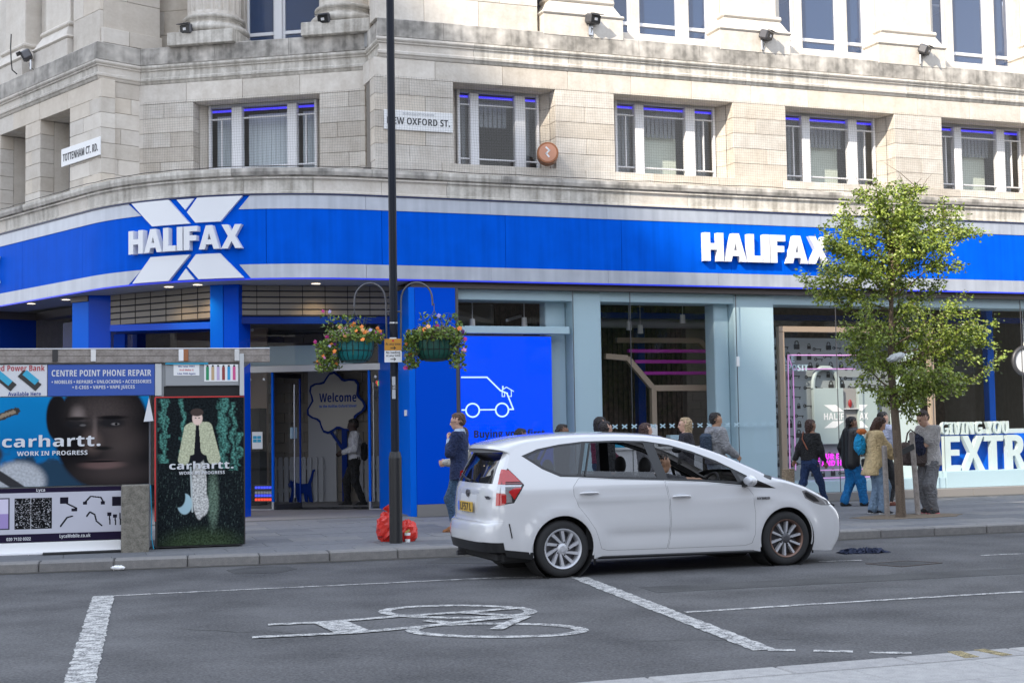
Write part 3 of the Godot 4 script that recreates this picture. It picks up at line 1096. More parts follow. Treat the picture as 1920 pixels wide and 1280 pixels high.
func build_upper_floor() -> void:
	# main street
	for q in [[3.58, 4.83], [7.41, 8.61], [11.18, 12.45], [15.0, 16.2]]:
		pilaster(FR, q[0], q[1], -0.22)
	ashlar(FR, 0.06, 3.30, 9.32, 13.3, -0.20, 0.4, 0.47, 1.35)
	for q in [[4.83, 7.41], [8.61, 11.18], [12.45, 15.0]]:
		rbox(bld, "window_sill", FR, q[0] + 0.0, q[1] - 0.0, 9.30, 9.52, -0.8, -0.36, M.stone_b, 0.01)
		var a: float = q[0] + 0.06
		var b: float = q[1] - 0.06
		rbox(bld, "jamb", FR, q[0] + 0.005, q[0] + 0.2, 9.522, 13.3, -0.75, -0.42, M.stone_b, 0.01)
		rbox(bld, "jamb", FR, q[1] - 0.2, q[1] - 0.005, 9.522, 13.3, -0.75, -0.42, M.stone_b, 0.01)
		var wn := sub(bld, "window")
		var uu := [q[0] + 0.2, q[0] + 0.57, q[0] + 0.84, q[0] + 1.65, q[0] + 1.95, q[0] + 2.33]
		for i in 3:
			casement(wn, FR, uu[i * 2], uu[i * 2 + 1], 9.56, 12.9, -0.62, 9.74, M.glass_blue)
		rbox(wn, "mullion", FR, uu[1] + 0.045, uu[2] - 0.045, 9.524, 13.3, -0.72, -0.50, M.stone_b, 0.01)
		rbox(wn, "mullion", FR, uu[3] + 0.045, uu[4] - 0.045, 9.524, 13.3, -0.72, -0.50, M.stone_b, 0.01)
		rbox(wn, "ceiling_panel", FR, a + 0.5, a + 1.2, 11.0, 11.05, -2.4, -1.2, M.lamp_panel if M.has("lamp_panel") else M.white, 0)
	rbox(bld, "upper_back", FR, 0, 17.5, 9.3, 13.3, -4.2, -4.0, M.room_mid, 0)
	# corner bay: two fluted columns, window between
	column(FC, 1.28, -0.62, 0.53)
	column(FC, 4.05, -0.62, 0.53)
	ashlar(FC, -0.5, 0.55, 9.32, 13.3, -1.0, 0.35, 0.47, 1.3)
	ashlar(FC, 4.75, 5.3, 9.32, 13.3, -1.0, 0.35, 0.47, 1.3)
	var wc := sub(bld, "window")
	for q in [[1.78, 2.3], [2.55, 3.45]]:
		casement(wc, FC, q[0], q[1], 9.42, 12.9, -1.25, 9.72, M.glass_blue)
	rbox(wc, "mullion", FC, 2.345, 2.505, 9.33, 13.3, -1.32, -1.15, M.frame_white)
	rbox(wc, "mullion", FC, 3.50, 3.62, 9.33, 13.3, -1.32, -1.15, M.frame_white)
	for q in [[0.56, 1.73], [3.63, 4.74]]:
		rbox(bld, "panel_wall", FC, q[0], q[1], 9.33, 13.3, -1.4, -1.1, M.stone_c, 0.01)
	rbox(bld, "upper_back", FC, 0, 5.0, 9.3, 13.3, -3.2, -3.0, M.room_dark, 0)
	# corner piers
	var rr := frame_at(-2.75, -26.75, 20.3 - 90.0)
	var lr := frame_at(-7.95, -27.03, -47.1 + 90.0)
	ashlar(rr, -0.6, 0.84, 9.32, 13.3, -0.20, 0.3, 0.47, 1.3)
	ashlar(lr, 0.22, 1.5, 9.32, 9.62, -0.12, 0.3, 0.3, 0.9)
	ashlar(lr, 0.27, 1.5, 9.62, 13.3, -0.2, 0.3, 0.62, 1.6)
	ashlar(FL, -1.35, -0.21, 9.32, 13.3, -0.20, 0.4, 0.62, 1.6)
	pilaster(FL, -2.75, -1.62, -0.26)
	pilaster(FL, -4.75, -3.75, -0.26)
	rbox(bld, "panel_wall", FL, -3.7, -2.95, 9.3, 13.3, -0.9, -0.6, M.stone_c, 0.01)
	rbox(bld, "window_frame", FL, -3.1, -3.0, 9.4, 13.3, -0.6, -0.5, M.frame_white)
	rbox(bld, "window_frame", FL, -1.59, -1.50, 9.4, 13.3, -0.6, -0.5, M.frame_white)
	rbox(bld, "panel_wall", FL, -9.0, -4.9, 9.3, 13.3, -0.9, -0.5, M.stone_a, 0.01)

func casement(wn: Node, F: Transform3D, u0: float, u1: float, v0: float, v1: float, w: float, rail: float, glass: Material) -> void:
	# u0..u1 is the clear glass; the frame stands around it
	var f := 0.045
	rbox(wn, "frame", F, u0 - f, u0, v0 - f, v1 + f, w - 0.04, w + 0.03, M.frame_white, 0.006)
	rbox(wn, "frame", F, u1, u1 + f, v0 - f, v1 + f, w - 0.04, w + 0.03, M.frame_white, 0.006)
	rbox(wn, "frame", F, u0, u1, v0 - f, v0, w - 0.04, w + 0.03, M.frame_white, 0.006)
	rbox(wn, "frame", F, u0, u1, v1, v1 + f, w - 0.04, w + 0.03, M.frame_white, 0.006)
	rbox(wn, "glazing_bar", F, u0, u1, rail, rail + 0.07, w - 0.03, w + 0.028, M.frame_white, 0.006)
	rbox(wn, "pane", F, u0, u1, v0, rail, w - 0.008, w, glass, 0)
	rbox(wn, "pane", F, u0, u1, rail + 0.07, v1, w - 0.008, w, glass, 0)

func tri_window(F: Transform3D, u0: float, u1: float, v0: float, v1: float, w: float, m1: Array, m2: Array, board: bool, tall_blind: bool) -> void:
	# three lights between two broad mullions, lit blue strip along the head
	var wn := sub(bld, "window")
	var f := 0.05
	rbox(wn, "frame", F, u0, u0 + f, v0, v1, w - 0.06, w + 0.03, M.frame_white, 0.008)
	rbox(wn, "frame", F, u1 - f, u1, v0, v1, w - 0.06, w + 0.03, M.frame_white, 0.008)
	rbox(wn, "head_frame", F, u0 + f, u1 - f, v1 - 0.06, v1, w - 0.06, w + 0.03, M.frame_grey, 0.008)
	rbox(wn, "bottom_rail", F, u0 + f, u1 - f, v0, v0 + 0.03, w - 0.06, w + 0.03, M.frame_white, 0.008)
	for m in [m1, m2]:
		rbox(wn, "mullion", F, m[0], m[1], v0 + 0.03, v1 - 0.06, w - 0.08, w + 0.07, M.frame_white, 0.015)
	var lights := [[u0 + f, m1[0], false], [m1[1], m2[0], true], [m2[1], u1 - f, false]]
	for q in lights:
		var a: float = q[0]
		var b: float = q[1]
		rbox(wn, "light_strip", F, a + 0.01, b - 0.01, v1 - 0.14, v1 - 0.095, w - 0.05, w - 0.035, M.strip_blue, 0)
		rbox(wn, "glazing_bar", F, a, b, v1 - 0.30, v1 - 0.272, w - 0.03, w + 0.02, M.frame_white, 0.004)
		rbox(wn, "glazing_bar", F, a, b, v0 + 0.20, v0 + 0.228, w - 0.03, w + 0.02, M.frame_white, 0.004)
		if not q[2] and b - a > 0.25:
			rbox(wn, "glazing_bar", F, (a + b) / 2 - 0.012, (a + b) / 2 + 0.012, v0 + 0.23, v1 - 0.302, w - 0.03, w + 0.019, M.frame_white, 0.004)
		rbox(wn, "pane", F, a, b, v0 + 0.03, v1 - 0.06, w - 0.012, w - 0.006, M.glass, 0)
		# vertical blind
		var x := a + 0.02
		while x < b - 0.06:
			var low := v0 + 0.05 if tall_blind else (v0 + 0.9 if q[2] else v0 + 0.05)
			rbox(wn, "blind_slat", F, x, x + (0.09 if tall_blind else 0.075), low, v1 - 0.17, w - 0.26, w - 0.25, M.blind_pale if tall_blind else M.blind, 0)
			x += 0.095
	if board:
		rbox(wn, "whiteboard", F, m1[1] + 0.08, m2[0] - 0.02, v0 + 0.05, v0 + 1.0, w - 0.40, w - 0.36, M.board, 0)

func build_windows() -> void:
	# reveals: splayed right jamb stones, plain left
	for i in W_OPEN.size():
		var o: Array = W_OPEN[i]
		var u0: float = o[0]
		var u1: float = o[1]
		for sgn in [0, 1]:
			var mb := MB.new()
			var fu := u0 if sgn == 0 else u1
			var bu := (u0 + 0.24) if sgn == 0 else (u1 - 0.16)
			var side := -1.0 if sgn == 0 else 1.0
			var nr := 5
			for r in nr:
				var a := 6.65 + 1.55 * r / nr + 0.003
				var b := 6.65 + 1.55 * (r + 1) / nr - 0.003
				mb.quad(Vector3(fu, a, -0.425), Vector3(bu, a, -0.72), Vector3(bu, b, -0.72), Vector3(fu, b, -0.425), Vector3(-side, 0, 0.3))
			part(bld, "jamb", mb.mesh(), M.stone_c, FR)
		tri_window(FR, u0 + 0.24, u1 - 0.14, 6.65, 8.2, -0.64, [u0 + 0.48, u0 + 0.66] if i == 0 else [u0 + 0.66, u0 + 0.86], [u1 - 0.66, u1 - 0.44] if i == 0 else [u1 - 0.84, u1 - 0.62], i > 0, false)
	for sgn in [0, 1]:
		var mb := MB.new()
		var fu := 1.06 if sgn == 0 else 3.66
		var bu := 1.22 if sgn == 0 else 3.44
		mb.quad(Vector3(fu, 6.43, -0.385), Vector3(bu, 6.43, -0.62), Vector3(bu, 8.18, -0.62), Vector3(fu, 8.18, -0.385), Vector3(1 if sgn == 0 else -1, 0, 0.3))
		part(bld, "jamb", mb.mesh(), M.stone_c, FC)
	tri_window(FC, 1.2, 3.46, 6.7, 8.18, -0.53, [1.70, 1.92], [2.86, 3.06], false, true)

# ---------------------------------------------------------------- ground floor, sign and fittings
func build_ground_floor() -> void:
	# shop floor and rear of shop
	rbox(bld, "shop_floor", FR, -4.0, 17.0, 0.02, 0.14, -9.0, -0.3, M.plinth, 0)
	rbox(bld, "shop_rear_wall", FR, 0.5, 17.0, 0.1, 5.3, -6.4, -6.2, M.timber_dark, 0)
	for i in 60:
		rbox(bld, "wall_slat", FR, 1.6 + i * 0.13, 1.68 + i * 0.13, 0.2, 4.55, -6.2, -6.15, M.timber_dark, 0)
	# plinth under the glass
	for q in [[1.50, 5.2], [5.2, 9.0], [9.0, 13.0], [13.0, 17.0]]:
		rbox(bld, "plinth", FR, q[0] + 0.003, q[1] - 0.003, 0.10, 0.27, -0.35, -0.06, M.plinth, 0.006)
	# pale columns standing behind the glass
	for q in [[3.95, 4.55, -0.95, -0.28], [7.48, 8.40, -0.95, -0.28]]:
		rbox(bld, "shop_column", FR, q[0], q[1], 0.27, 4.30, q[2], q[3], M.pale_blue, 0.02)
	rbox(bld, "column_cheek", FR, 3.52, 3.94, 0.27, 4.30, -0.95, -0.62, M.pale_blue, 0.02)
	rbox(bld, "column_cheek", FR, 7.14, 7.47, 0.27, 4.30, -0.9, -0.5, M.pale_blue, 0.02)
	rbox(bld, "bulkhead", FR, 1.52, 17.0, 4.12, 4.40, -0.9, -0.3, M.pale_blue, 0.01)
	rbox(bld, "head_trim", FR, 0.66, 17.0, 4.31, 4.415, -0.5, -0.12, M.bronze, 0.005)
	rbox(bld, "soffit", FR, 0.66, 17.0, 4.418, 4.44, -1.0, -0.01, M.bronze, 0)
	# sheets of shop glass with visible edges
	var cuts := [1.58, 3.92, 5.13, 7.47, 9.80, 12.15, 14.5, 16.9]
	for i in cuts.size() - 1:
		var g := rbox(bld, "shop_pane", FR, cuts[i] + 0.006, cuts[i + 1] - 0.006, 0.27, 4.31, -0.19, -0.178, M.glass_shop, 0)
		rbox(bld, "glass_joint", FR, cuts[i + 1] - 0.006, cuts[i + 1] + 0.006, 0.27, 4.31, -0.192, -0.176, M.steel_dark, 0)
	for q in [[1.52, 1.58]]:
		rbox(bld, "shop_post", FR, q[0], q[1], 0.27, 4.31, -0.30, -0.12, M.steel_dark, 0.004)
	rbox(bld, "alarm_box", FR, 7.44, 7.50, 2.85, 3.05, -0.172, -0.13, M.white, 0.008)
	# blue glazed pier at the corner
	var pr := sub(bld, "blue_pier")
	rbox(pr, "face_panel", FR, 0.72, 1.50, 0.33, 3.1, -0.5, -0.06, M.panel_blue, 0.004)
	rbox(pr, "face_panel", FR, 0.72, 1.50, 3.106, 4.31, -0.5, -0.06, M.panel_blue, 0.004)
	rbox(pr, "base", FR, 0.72, 1.50, 0.10, 0.326, -0.5, -0.055, M.plinth, 0.004)
	rbox(pr, "edge_panel", FR, 0.60, 0.716, 0.10, 4.31, -0.5, -0.065, M.panel_blue_light, 0.004)
	rbox(pr, "side_panel", FR, 0.62, 1.50, 0.10, 4.31, -2.35, -0.503, M.panel_blue_light, 0.004)
	rbox(pr, "switch_box", FR, 0.575, 0.598, 1.95, 2.06, -0.35, -0.22, M.white, 0.004)
	# soffit under the curved sign
	var sf := MB.new()
	var pts := PackedVector2Array()
	var s := -9.0
	while s <= PLEN + 0.6:
		var p := curve_at(s, 0, -0.03)
		pts.append(Vector2(p.x, p.z))
		s += 0.3
	pts.append_array(PackedVector2Array([Vector2(-1.6, -26.5), Vector2(-2.3, -28.4), Vector2(-9.5, -30.0), Vector2(-15.8, -36.0)]))
	sf.prism(pts, 4.42, 4.44, Transform3D(Basis(Vector3(1, 0, 0), Vector3(0, 0, 1), Vector3(0, 1, 0)), Vector3.ZERO))
	part(bld, "soffit", sf.mesh(), M.soffit)
	# downlights
	for q in [[-9.9, -29.2, "over the dark blue side recess"], [-8.95, -28.45, "beside the outer blue entrance post"], [-6.35, -26.25, "before the tilted roller grille"], [-5.75, -25.95, "close to the middle blue entrance post"], [-3.6, -26.1, "before the level roller grille over the entrance"]]:
		var d := thing("downlight", "round downlight glowing in the grey soffit " + q[2], "downlight", Transform3D(Basis.IDENTITY, Vector3(q[0], 4.418, q[1])), "downlights in the entrance soffit")
		var mb := MB.new()
		mb.lathe([Vector2(0.0, -0.006), Vector2(0.085, -0.006), Vector2(0.085, 0.0)], 20)
		part(d, "lens", mb.mesh(), M.lamp_glow)
		var rb := MB.new()
		rb.lathe([Vector2(0.087, -0.012), Vector2(0.105, -0.012), Vector2(0.105, 0.0), Vector2(0.087, 0.0), Vector2(0.087, -0.012)], 20)
		part(d, "rim", rb.mesh(), M.white)
		var sp := SpotLight3D.new()
		sp.name = "lamp"
		d.add_child(sp)
		sp.position = Vector3(0, -0.03, 0)
		sp.rotation.x = -PI / 2
		sp.light_energy = 1.1
		sp.light_color = Color(1.0, 0.85, 0.62)
		sp.spot_angle = 62
		sp.spot_range = 12
		sp.spot_attenuation = 2.0
		sp.light_size = 0.08
		sp.shadow_enabled = true
	# blue posts of the entrance
	var c2 := frame_at(-5.27, -26.1, -11.7)
	var p2 := sub(bld, "entrance_post")
	rbox(p2, "face_panel", c2, -0.04, 0.26, 0.12, 4.418, -0.55, 0.0, M.panel_blue, 0.006)
	rbox(p2, "edge_panel", c2, -0.30, -0.043, 0.12, 4.418, -0.55, 0.012, M.panel_blue_light, 0.006)
	var c1 := frame_at(-8.28, -27.72, -47.1 + 12)
	var p1 := sub(bld, "entrance_post")
	rbox(p1, "face_panel", c1, -0.50, 0.0, 0.12, 4.30, -0.5, 0.0, M.panel_blue_light, 0.006)
	rbox(p1, "side_panel", frame_at(-8.28, -27.72, 15.0), 0.004, 0.42, 0.12, 4.418, -0.6, 0.0, M.panel_blue, 0.006)
	rbox(p1, "head_trim", c1, -0.52, 0.0, 4.303, 4.416, -0.5, 0.02, M.bronze, 0.004)
	# roller grilles between the posts
	roller(Vector3(-7.85, 0, -27.72), Vector3(-5.52, 0, -26.2), 3.80, 4.415, 0.09)
	roller(Vector3(-5.0, 0, -26.2), Vector3(-2.0, 0, -26.85), 3.84, 4.415, 0.0)
	# entrance screen
	var es := sub(bld, "entrance_screen")
	rbox(es, "header", FE, -3.25, 0.02, 2.885, 3.02, -0.12, 0.03, M.steel, 0.006)
	for q in [[-3.25, -2.0], [-2.0, -0.9], [-0.9, 0.02]]:
		rbox(es, "transom_pane", FE, q[0] + 0.005, q[1] - 0.005, 3.02, 3.95, -0.03, -0.02, M.glass_shop, 0)
	rbox(es, "frosted_band", FE, -3.2, -0.95, 3.02, 3.42, -0.2, -0.19, M.pale_blue, 0)
	rbox(es, "head_beam", FE, -3.3, 0.1, 3.95, 4.418, -0.3, 0.05, M.panel_navy, 0.005)
	rbox(es, "side_pane", FE, -3.22, -2.60, 0.16, 2.885, -0.03, -0.02, M.glass_shop, 0)
	rbox(es, "side_pane", FE, -0.52, -0.03, 0.16, 2.885, -0.03, -0.02, M.glass_shop, 0)
	for u in [-2.585, -0.56]:
		rbox(es, "door_post", FE, u - 0.022, u + 0.022, 0.30, 2.885, -0.06, 0.0, M.panel_blue_light, 0.004)
		rbox(es, "post_shoe", FE, u - 0.023, u + 0.023, 0.12, 0.30, -0.062, 0.002, M.steel, 0.004)
	rbox(es, "sill", FE, -3.25, -2.6, 0.12, 0.16, -0.1, 0.03, M.steel, 0.004)
	rbox(es, "sill", FE, -0.54, 0.02, 0.12, 0.16, -0.1, 0.03, M.steel, 0.004)
	for q in [[-3.05, 2.75], [-2.75, 2.75], [-0.42, 2.75], [-0.2, 2.75], [-3.0, 3.75], [-0.35, 3.75], [-0.30, 3.15]]:
		var st := MB.new()
		st.lathe([Vector2(0, 0.03), Vector2(0.028, 0.028), Vector2(0.03, 0.0), Vector2(0.012, -0.06)], 12, Transform3D(Basis(Vector3.RIGHT, PI / 2), Vector3(q[0], q[1], -0.01)))
		part(es, "glass_bolt", st.mesh(), M.steel, FE)
	# open glass door leaf swung inwards, with bar handle
	var leaf := sub(bld, "glass_door")
	var FD := FE * Transform3D(Basis(Vector3.UP, deg_to_rad(74.0)), Vector3(-2.56, 0, -0.03))
	rbox(leaf, "pane", FD, 0.03, 0.86, 0.2, 2.78, -0.012, 0.0, M.glass_shop, 0)
	rbox(leaf, "top_rail", FD, 0.0, 0.9, 2.78, 2.87, -0.03, 0.02, M.black, 0.004)
	rbox(leaf, "bottom_rail", FD, 0.0, 0.9, 0.135, 0.24, -0.03, 0.02, M.steel_dark, 0.004)
	rbox(leaf, "edge_rail", FD, 0.865, 0.90, 0.24, 2.78, -0.02, 0.012, M.panel_navy, 0.004)
	var hb := MB.new()
	hb.bar(Vector3(0.6, 0.35, 0.06), Vector3(0.6, 2.65, 0.06), 0.017, 8)
	part(leaf, "bar_handle", hb.mesh(), M.steel, FD)
	rbox(leaf, "lock_box", FD, 0.52, 0.72, 1.55, 1.78, 0.01, 0.04, M.pale_blue, 0.004)
	var leaf2 := sub(bld, "glass_door")
	var FD2 := FE * Transform3D(Basis(Vector3.UP, deg_to_rad(180.0 - 70.0)), Vector3(-0.53, 0, -0.05))
	rbox(leaf2, "pane", FD2, 0.03, 0.86, 0.2, 2.78, -0.012, 0.0, M.glass_shop, 0)
	rbox(leaf2, "bottom_rail", FD2, 0.0, 0.9, 0.135, 0.24, -0.03, 0.02, M.steel_dark, 0.004)
	var hb2 := MB.new()
	hb2.bar(Vector3(0.3, 0.35, 0.06), Vector3(0.3, 2.65, 0.06), 0.017, 8)
	part(leaf2, "bar_handle", hb2.mesh(), M.steel, FD2)
	# left of the entrance: glazed screens and dark blue wall behind the kiosk
	var SL := frame_at(-5.5, -28.68, -11.7)
	rbox(bld, "screen_pane", SL, -2.6, -0.1, 0.3, 3.75, -0.03, -0.02, M.glass_shop, 0)
	rbox(bld, "screen_head", SL, -2.7, 0.0, 3.75, 4.418, -0.25, 0.05, M.panel_navy, 0.004)
	rbox(bld, "screen_post", SL, -2.75, -2.5, 0.12, 3.75, -0.25, 0.04, M.panel_blue, 0.004)
	rbox(bld, "frosted_band", SL, -1.7, -0.1, 2.9, 3.15, -0.3, -0.29, M.pale_blue, 0)
	rbox(bld, "slatted_wall", SL, -2.4, -0.3, 0.12, 4.4, -2.3, -2.2, M.wood_tan, 0)
	var DA := frame_at(-10.6, -31.6, 45.0)
	rbox(bld, "blue_wall", DA, -4.5, 0.0, 0.12, 4.25, -0.3, 0.0, M.panel_navy, 0.004)
	rbox(bld, "head_trim", DA, -4.5, 0.0, 4.25, 4.418, -0.3, 0.03, M.bronze, 0.004)
	var DB := frame_at(-10.6, -31.6, -48.0)
	rbox(bld, "screen_pane", DB, 0.05, 0.7, 0.12, 4.25, -0.02, -0.01, M.glass_shop, 0)
	rbox(bld, "screen_pane", DB, 0.71, 2.6, 0.12, 4.25, -0.02, -0.01, M.glass_shop, 0)
	rbox(bld, "head_trim", DB, 0.0, 2.7, 4.25, 4.418, -0.3, 0.03, M.bronze, 0.004)
	rbox(bld, "blue_wall", DB, -0.4, 3.2, 0.12, 4.25, -1.0, -0.8, M.panel_navy, 0.004)

func roller(a: Vector3, b: Vector3, v0: float, v1: float, tilt: float) -> void:
	var r := thing("roller_grille", "half lowered brown roller grille with blue bottom bar left of the blue post" if tilt > 0.0 else "raised brown roller grille with level blue bottom bar over the entrance", "roller shutter")
	var d := b - a
	var F := Transform3D(Basis(Vector3.UP, atan2(-d.z, d.x)), a)
	var ln := d.length()
	var rows := 5
	var h := (v1 - v0) / rows
	for i in rows:
		var y := v0 + i * h
		rbox(r, "slat", F, 0.0, ln, y + 0.022 + 0.0, y + h - 0.004, -0.02, 0.0, M.shutter, 0.004)
		rbox(r, "link_bar", F, 0.0, ln, y - 0.003, y + 0.018, -0.016, -0.008, M.black_matt, 0)
	var x := 0.28
	while x < ln:
		rbox(r, "rib", F, x, x + 0.012, v0 + 0.01, v1 - 0.005, 0.0015, 0.007, M.black_matt, 0)
		x += 0.42
	var bb := Transform3D(Basis(Vector3.BACK, -tilt * 0.35), Vector3(ln / 2, v0 - 0.08, -0.005))
	part(r, "bottom_bar", cb(Vector3(ln, 0.13, 0.06), 0.006), M.panel_navy if tilt <= 0.0 else M.panel_blue, F * bb)

# ---- letters of the sign as polygons in a unit box (height 1)
const GLYPH := {
	"H": [0.86, [[[0, 0], [0.28, 0], [0.28, 0.4], [0.58, 0.4], [0.58, 0], [0.86, 0], [0.86, 1], [0.58, 1], [0.58, 0.63], [0.28, 0.63], [0.28, 1], [0, 1]]]],
	"A": [0.96, [[[0, 0], [0.27, 0], [0.335, 0.2], [0.48, 0.2], [0.48, 0.40], [0.40, 0.40], [0.48, 0.68], [0.48, 1.0], [0.33, 1.0]], [[0.96, 0], [0.69, 0], [0.625, 0.2], [0.48, 0.2], [0.48, 0.40], [0.56, 0.40], [0.48, 0.68], [0.48, 1.0], [0.63, 1.0]]]],
	"L": [0.64, [[[0, 0], [0.64, 0], [0.64, 0.23], [0.28, 0.23], [0.28, 1], [0, 1]]]],
	"I": [0.28, [[[0, 0], [0.28, 0], [0.28, 1], [0, 1]]]],
	"F": [0.66, [[[0, 0], [0.28, 0], [0.28, 0.39], [0.60, 0.39], [0.60, 0.61], [0.28, 0.61], [0.28, 0.78], [0.66, 0.78], [0.66, 1], [0, 1]]]],
	"X": [0.94, [[[0, 0], [0.3, 0], [0.47, 0.3], [0.64, 0], [0.94, 0], [0.63, 0.51], [0.92, 1], [0.62, 1], [0.47, 0.72], [0.32, 1], [0.02, 1], [0.31, 0.51]]]],
}

func glyph(ch: String, h: float, depth: float, sx := 1.0) -> ArrayMesh:
	var mb := MB.new()
	for pl in GLYPH[ch][1]:
		var pg := PackedVector2Array()
		for p in pl:
			pg.append(Vector2(p[0] * h * sx, p[1] * h))
		mb.prism(pg, 0.0, depth)
	return mb.mesh()

func sign_word(parent: Node, word: String, F: Transform3D, u0: float, u1: float, v0: float, h: float, w: float, depth: float, m: Material, curved := false) -> void:
	var total := 0.0
	for ch in word:
		total += GLYPH[ch][0] + 0.055
	total -= 0.055
	var sx := (u1 - u0) / (total * h)
	var x := u0
	for ch in word:
		var wd: float = GLYPH[ch][0] * h * sx
		var xf := F * Transform3D(Basis.IDENTITY, Vector3(x, v0, w))
		if curved:
			var fr := curve_frame(x + wd / 2)
			xf = fr * Transform3D(Basis.IDENTITY, Vector3(-wd / 2, v0, w))
		part(parent, "letter_" + ch.to_lower(), glyph(ch, h, depth, sx), m, xf)
		x += wd + 0.055 * h * sx

# plate whose outline lies in (s, v) on the curved line
func curve_plate(parent: Node, called: String, pg: Array, o0: float, o1: float, m: Material) -> void:
	var out := PackedVector2Array()
	for p in pg:
		out.append(Vector2(p[0], p[1]))
	var mb := MB.new()
	var s0 := 1e9
	var s1 := -1e9
	for p in out:
		s0 = min(s0, p.x)
		s1 = max(s1, p.x)
	var n: int = max(1, int(ceil((s1 - s0) / 0.12)))
	for i in n:
		var a := lerpf(s0, s1, float(i) / n)
		var b := lerpf(s0, s1, float(i + 1) / n)
		var cell := PackedVector2Array([Vector2(a, 0), Vector2(b, 0), Vector2(b, 20), Vector2(a, 20)])
		for pc in Geometry2D.intersect_polygons(out, cell):
			var ti := Geometry2D.triangulate_polygon(pc)
			for t in range(0, ti.size(), 3):
				var hint := curve_n((a + b) / 2)
				mb.tri(curve_at(pc[ti[t]].x, pc[ti[t]].y, o1), curve_at(pc[ti[t + 1]].x, pc[ti[t + 1]].y, o1), curve_at(pc[ti[t + 2]].x, pc[ti[t + 2]].y, o1), Vector3(hint.x, 0, hint.y))
	var cen := Vector2.ZERO
	for p in out:
		cen += p / out.size()
	for i in out.size():
		var a := out[i]
		var b := out[(i + 1) % out.size()]
		var k: int = max(1, int(absf(b.x - a.x) / 0.15))
		for j in k:
			var p := a.lerp(b, float(j) / k)
			var q := a.lerp(b, float(j + 1) / k)
			var mid := (p + q) / 2 - cen
			var fr := curve_frame((p.x + q.x) / 2)
			mb.quad(curve_at(p.x, p.y, o0), curve_at(q.x, q.y, o0), curve_at(q.x, q.y, o1), curve_at(p.x, p.y, o1), fr.basis * Vector3(mid.x, mid.y, 0))
	part(parent, called, mb.mesh(), m)

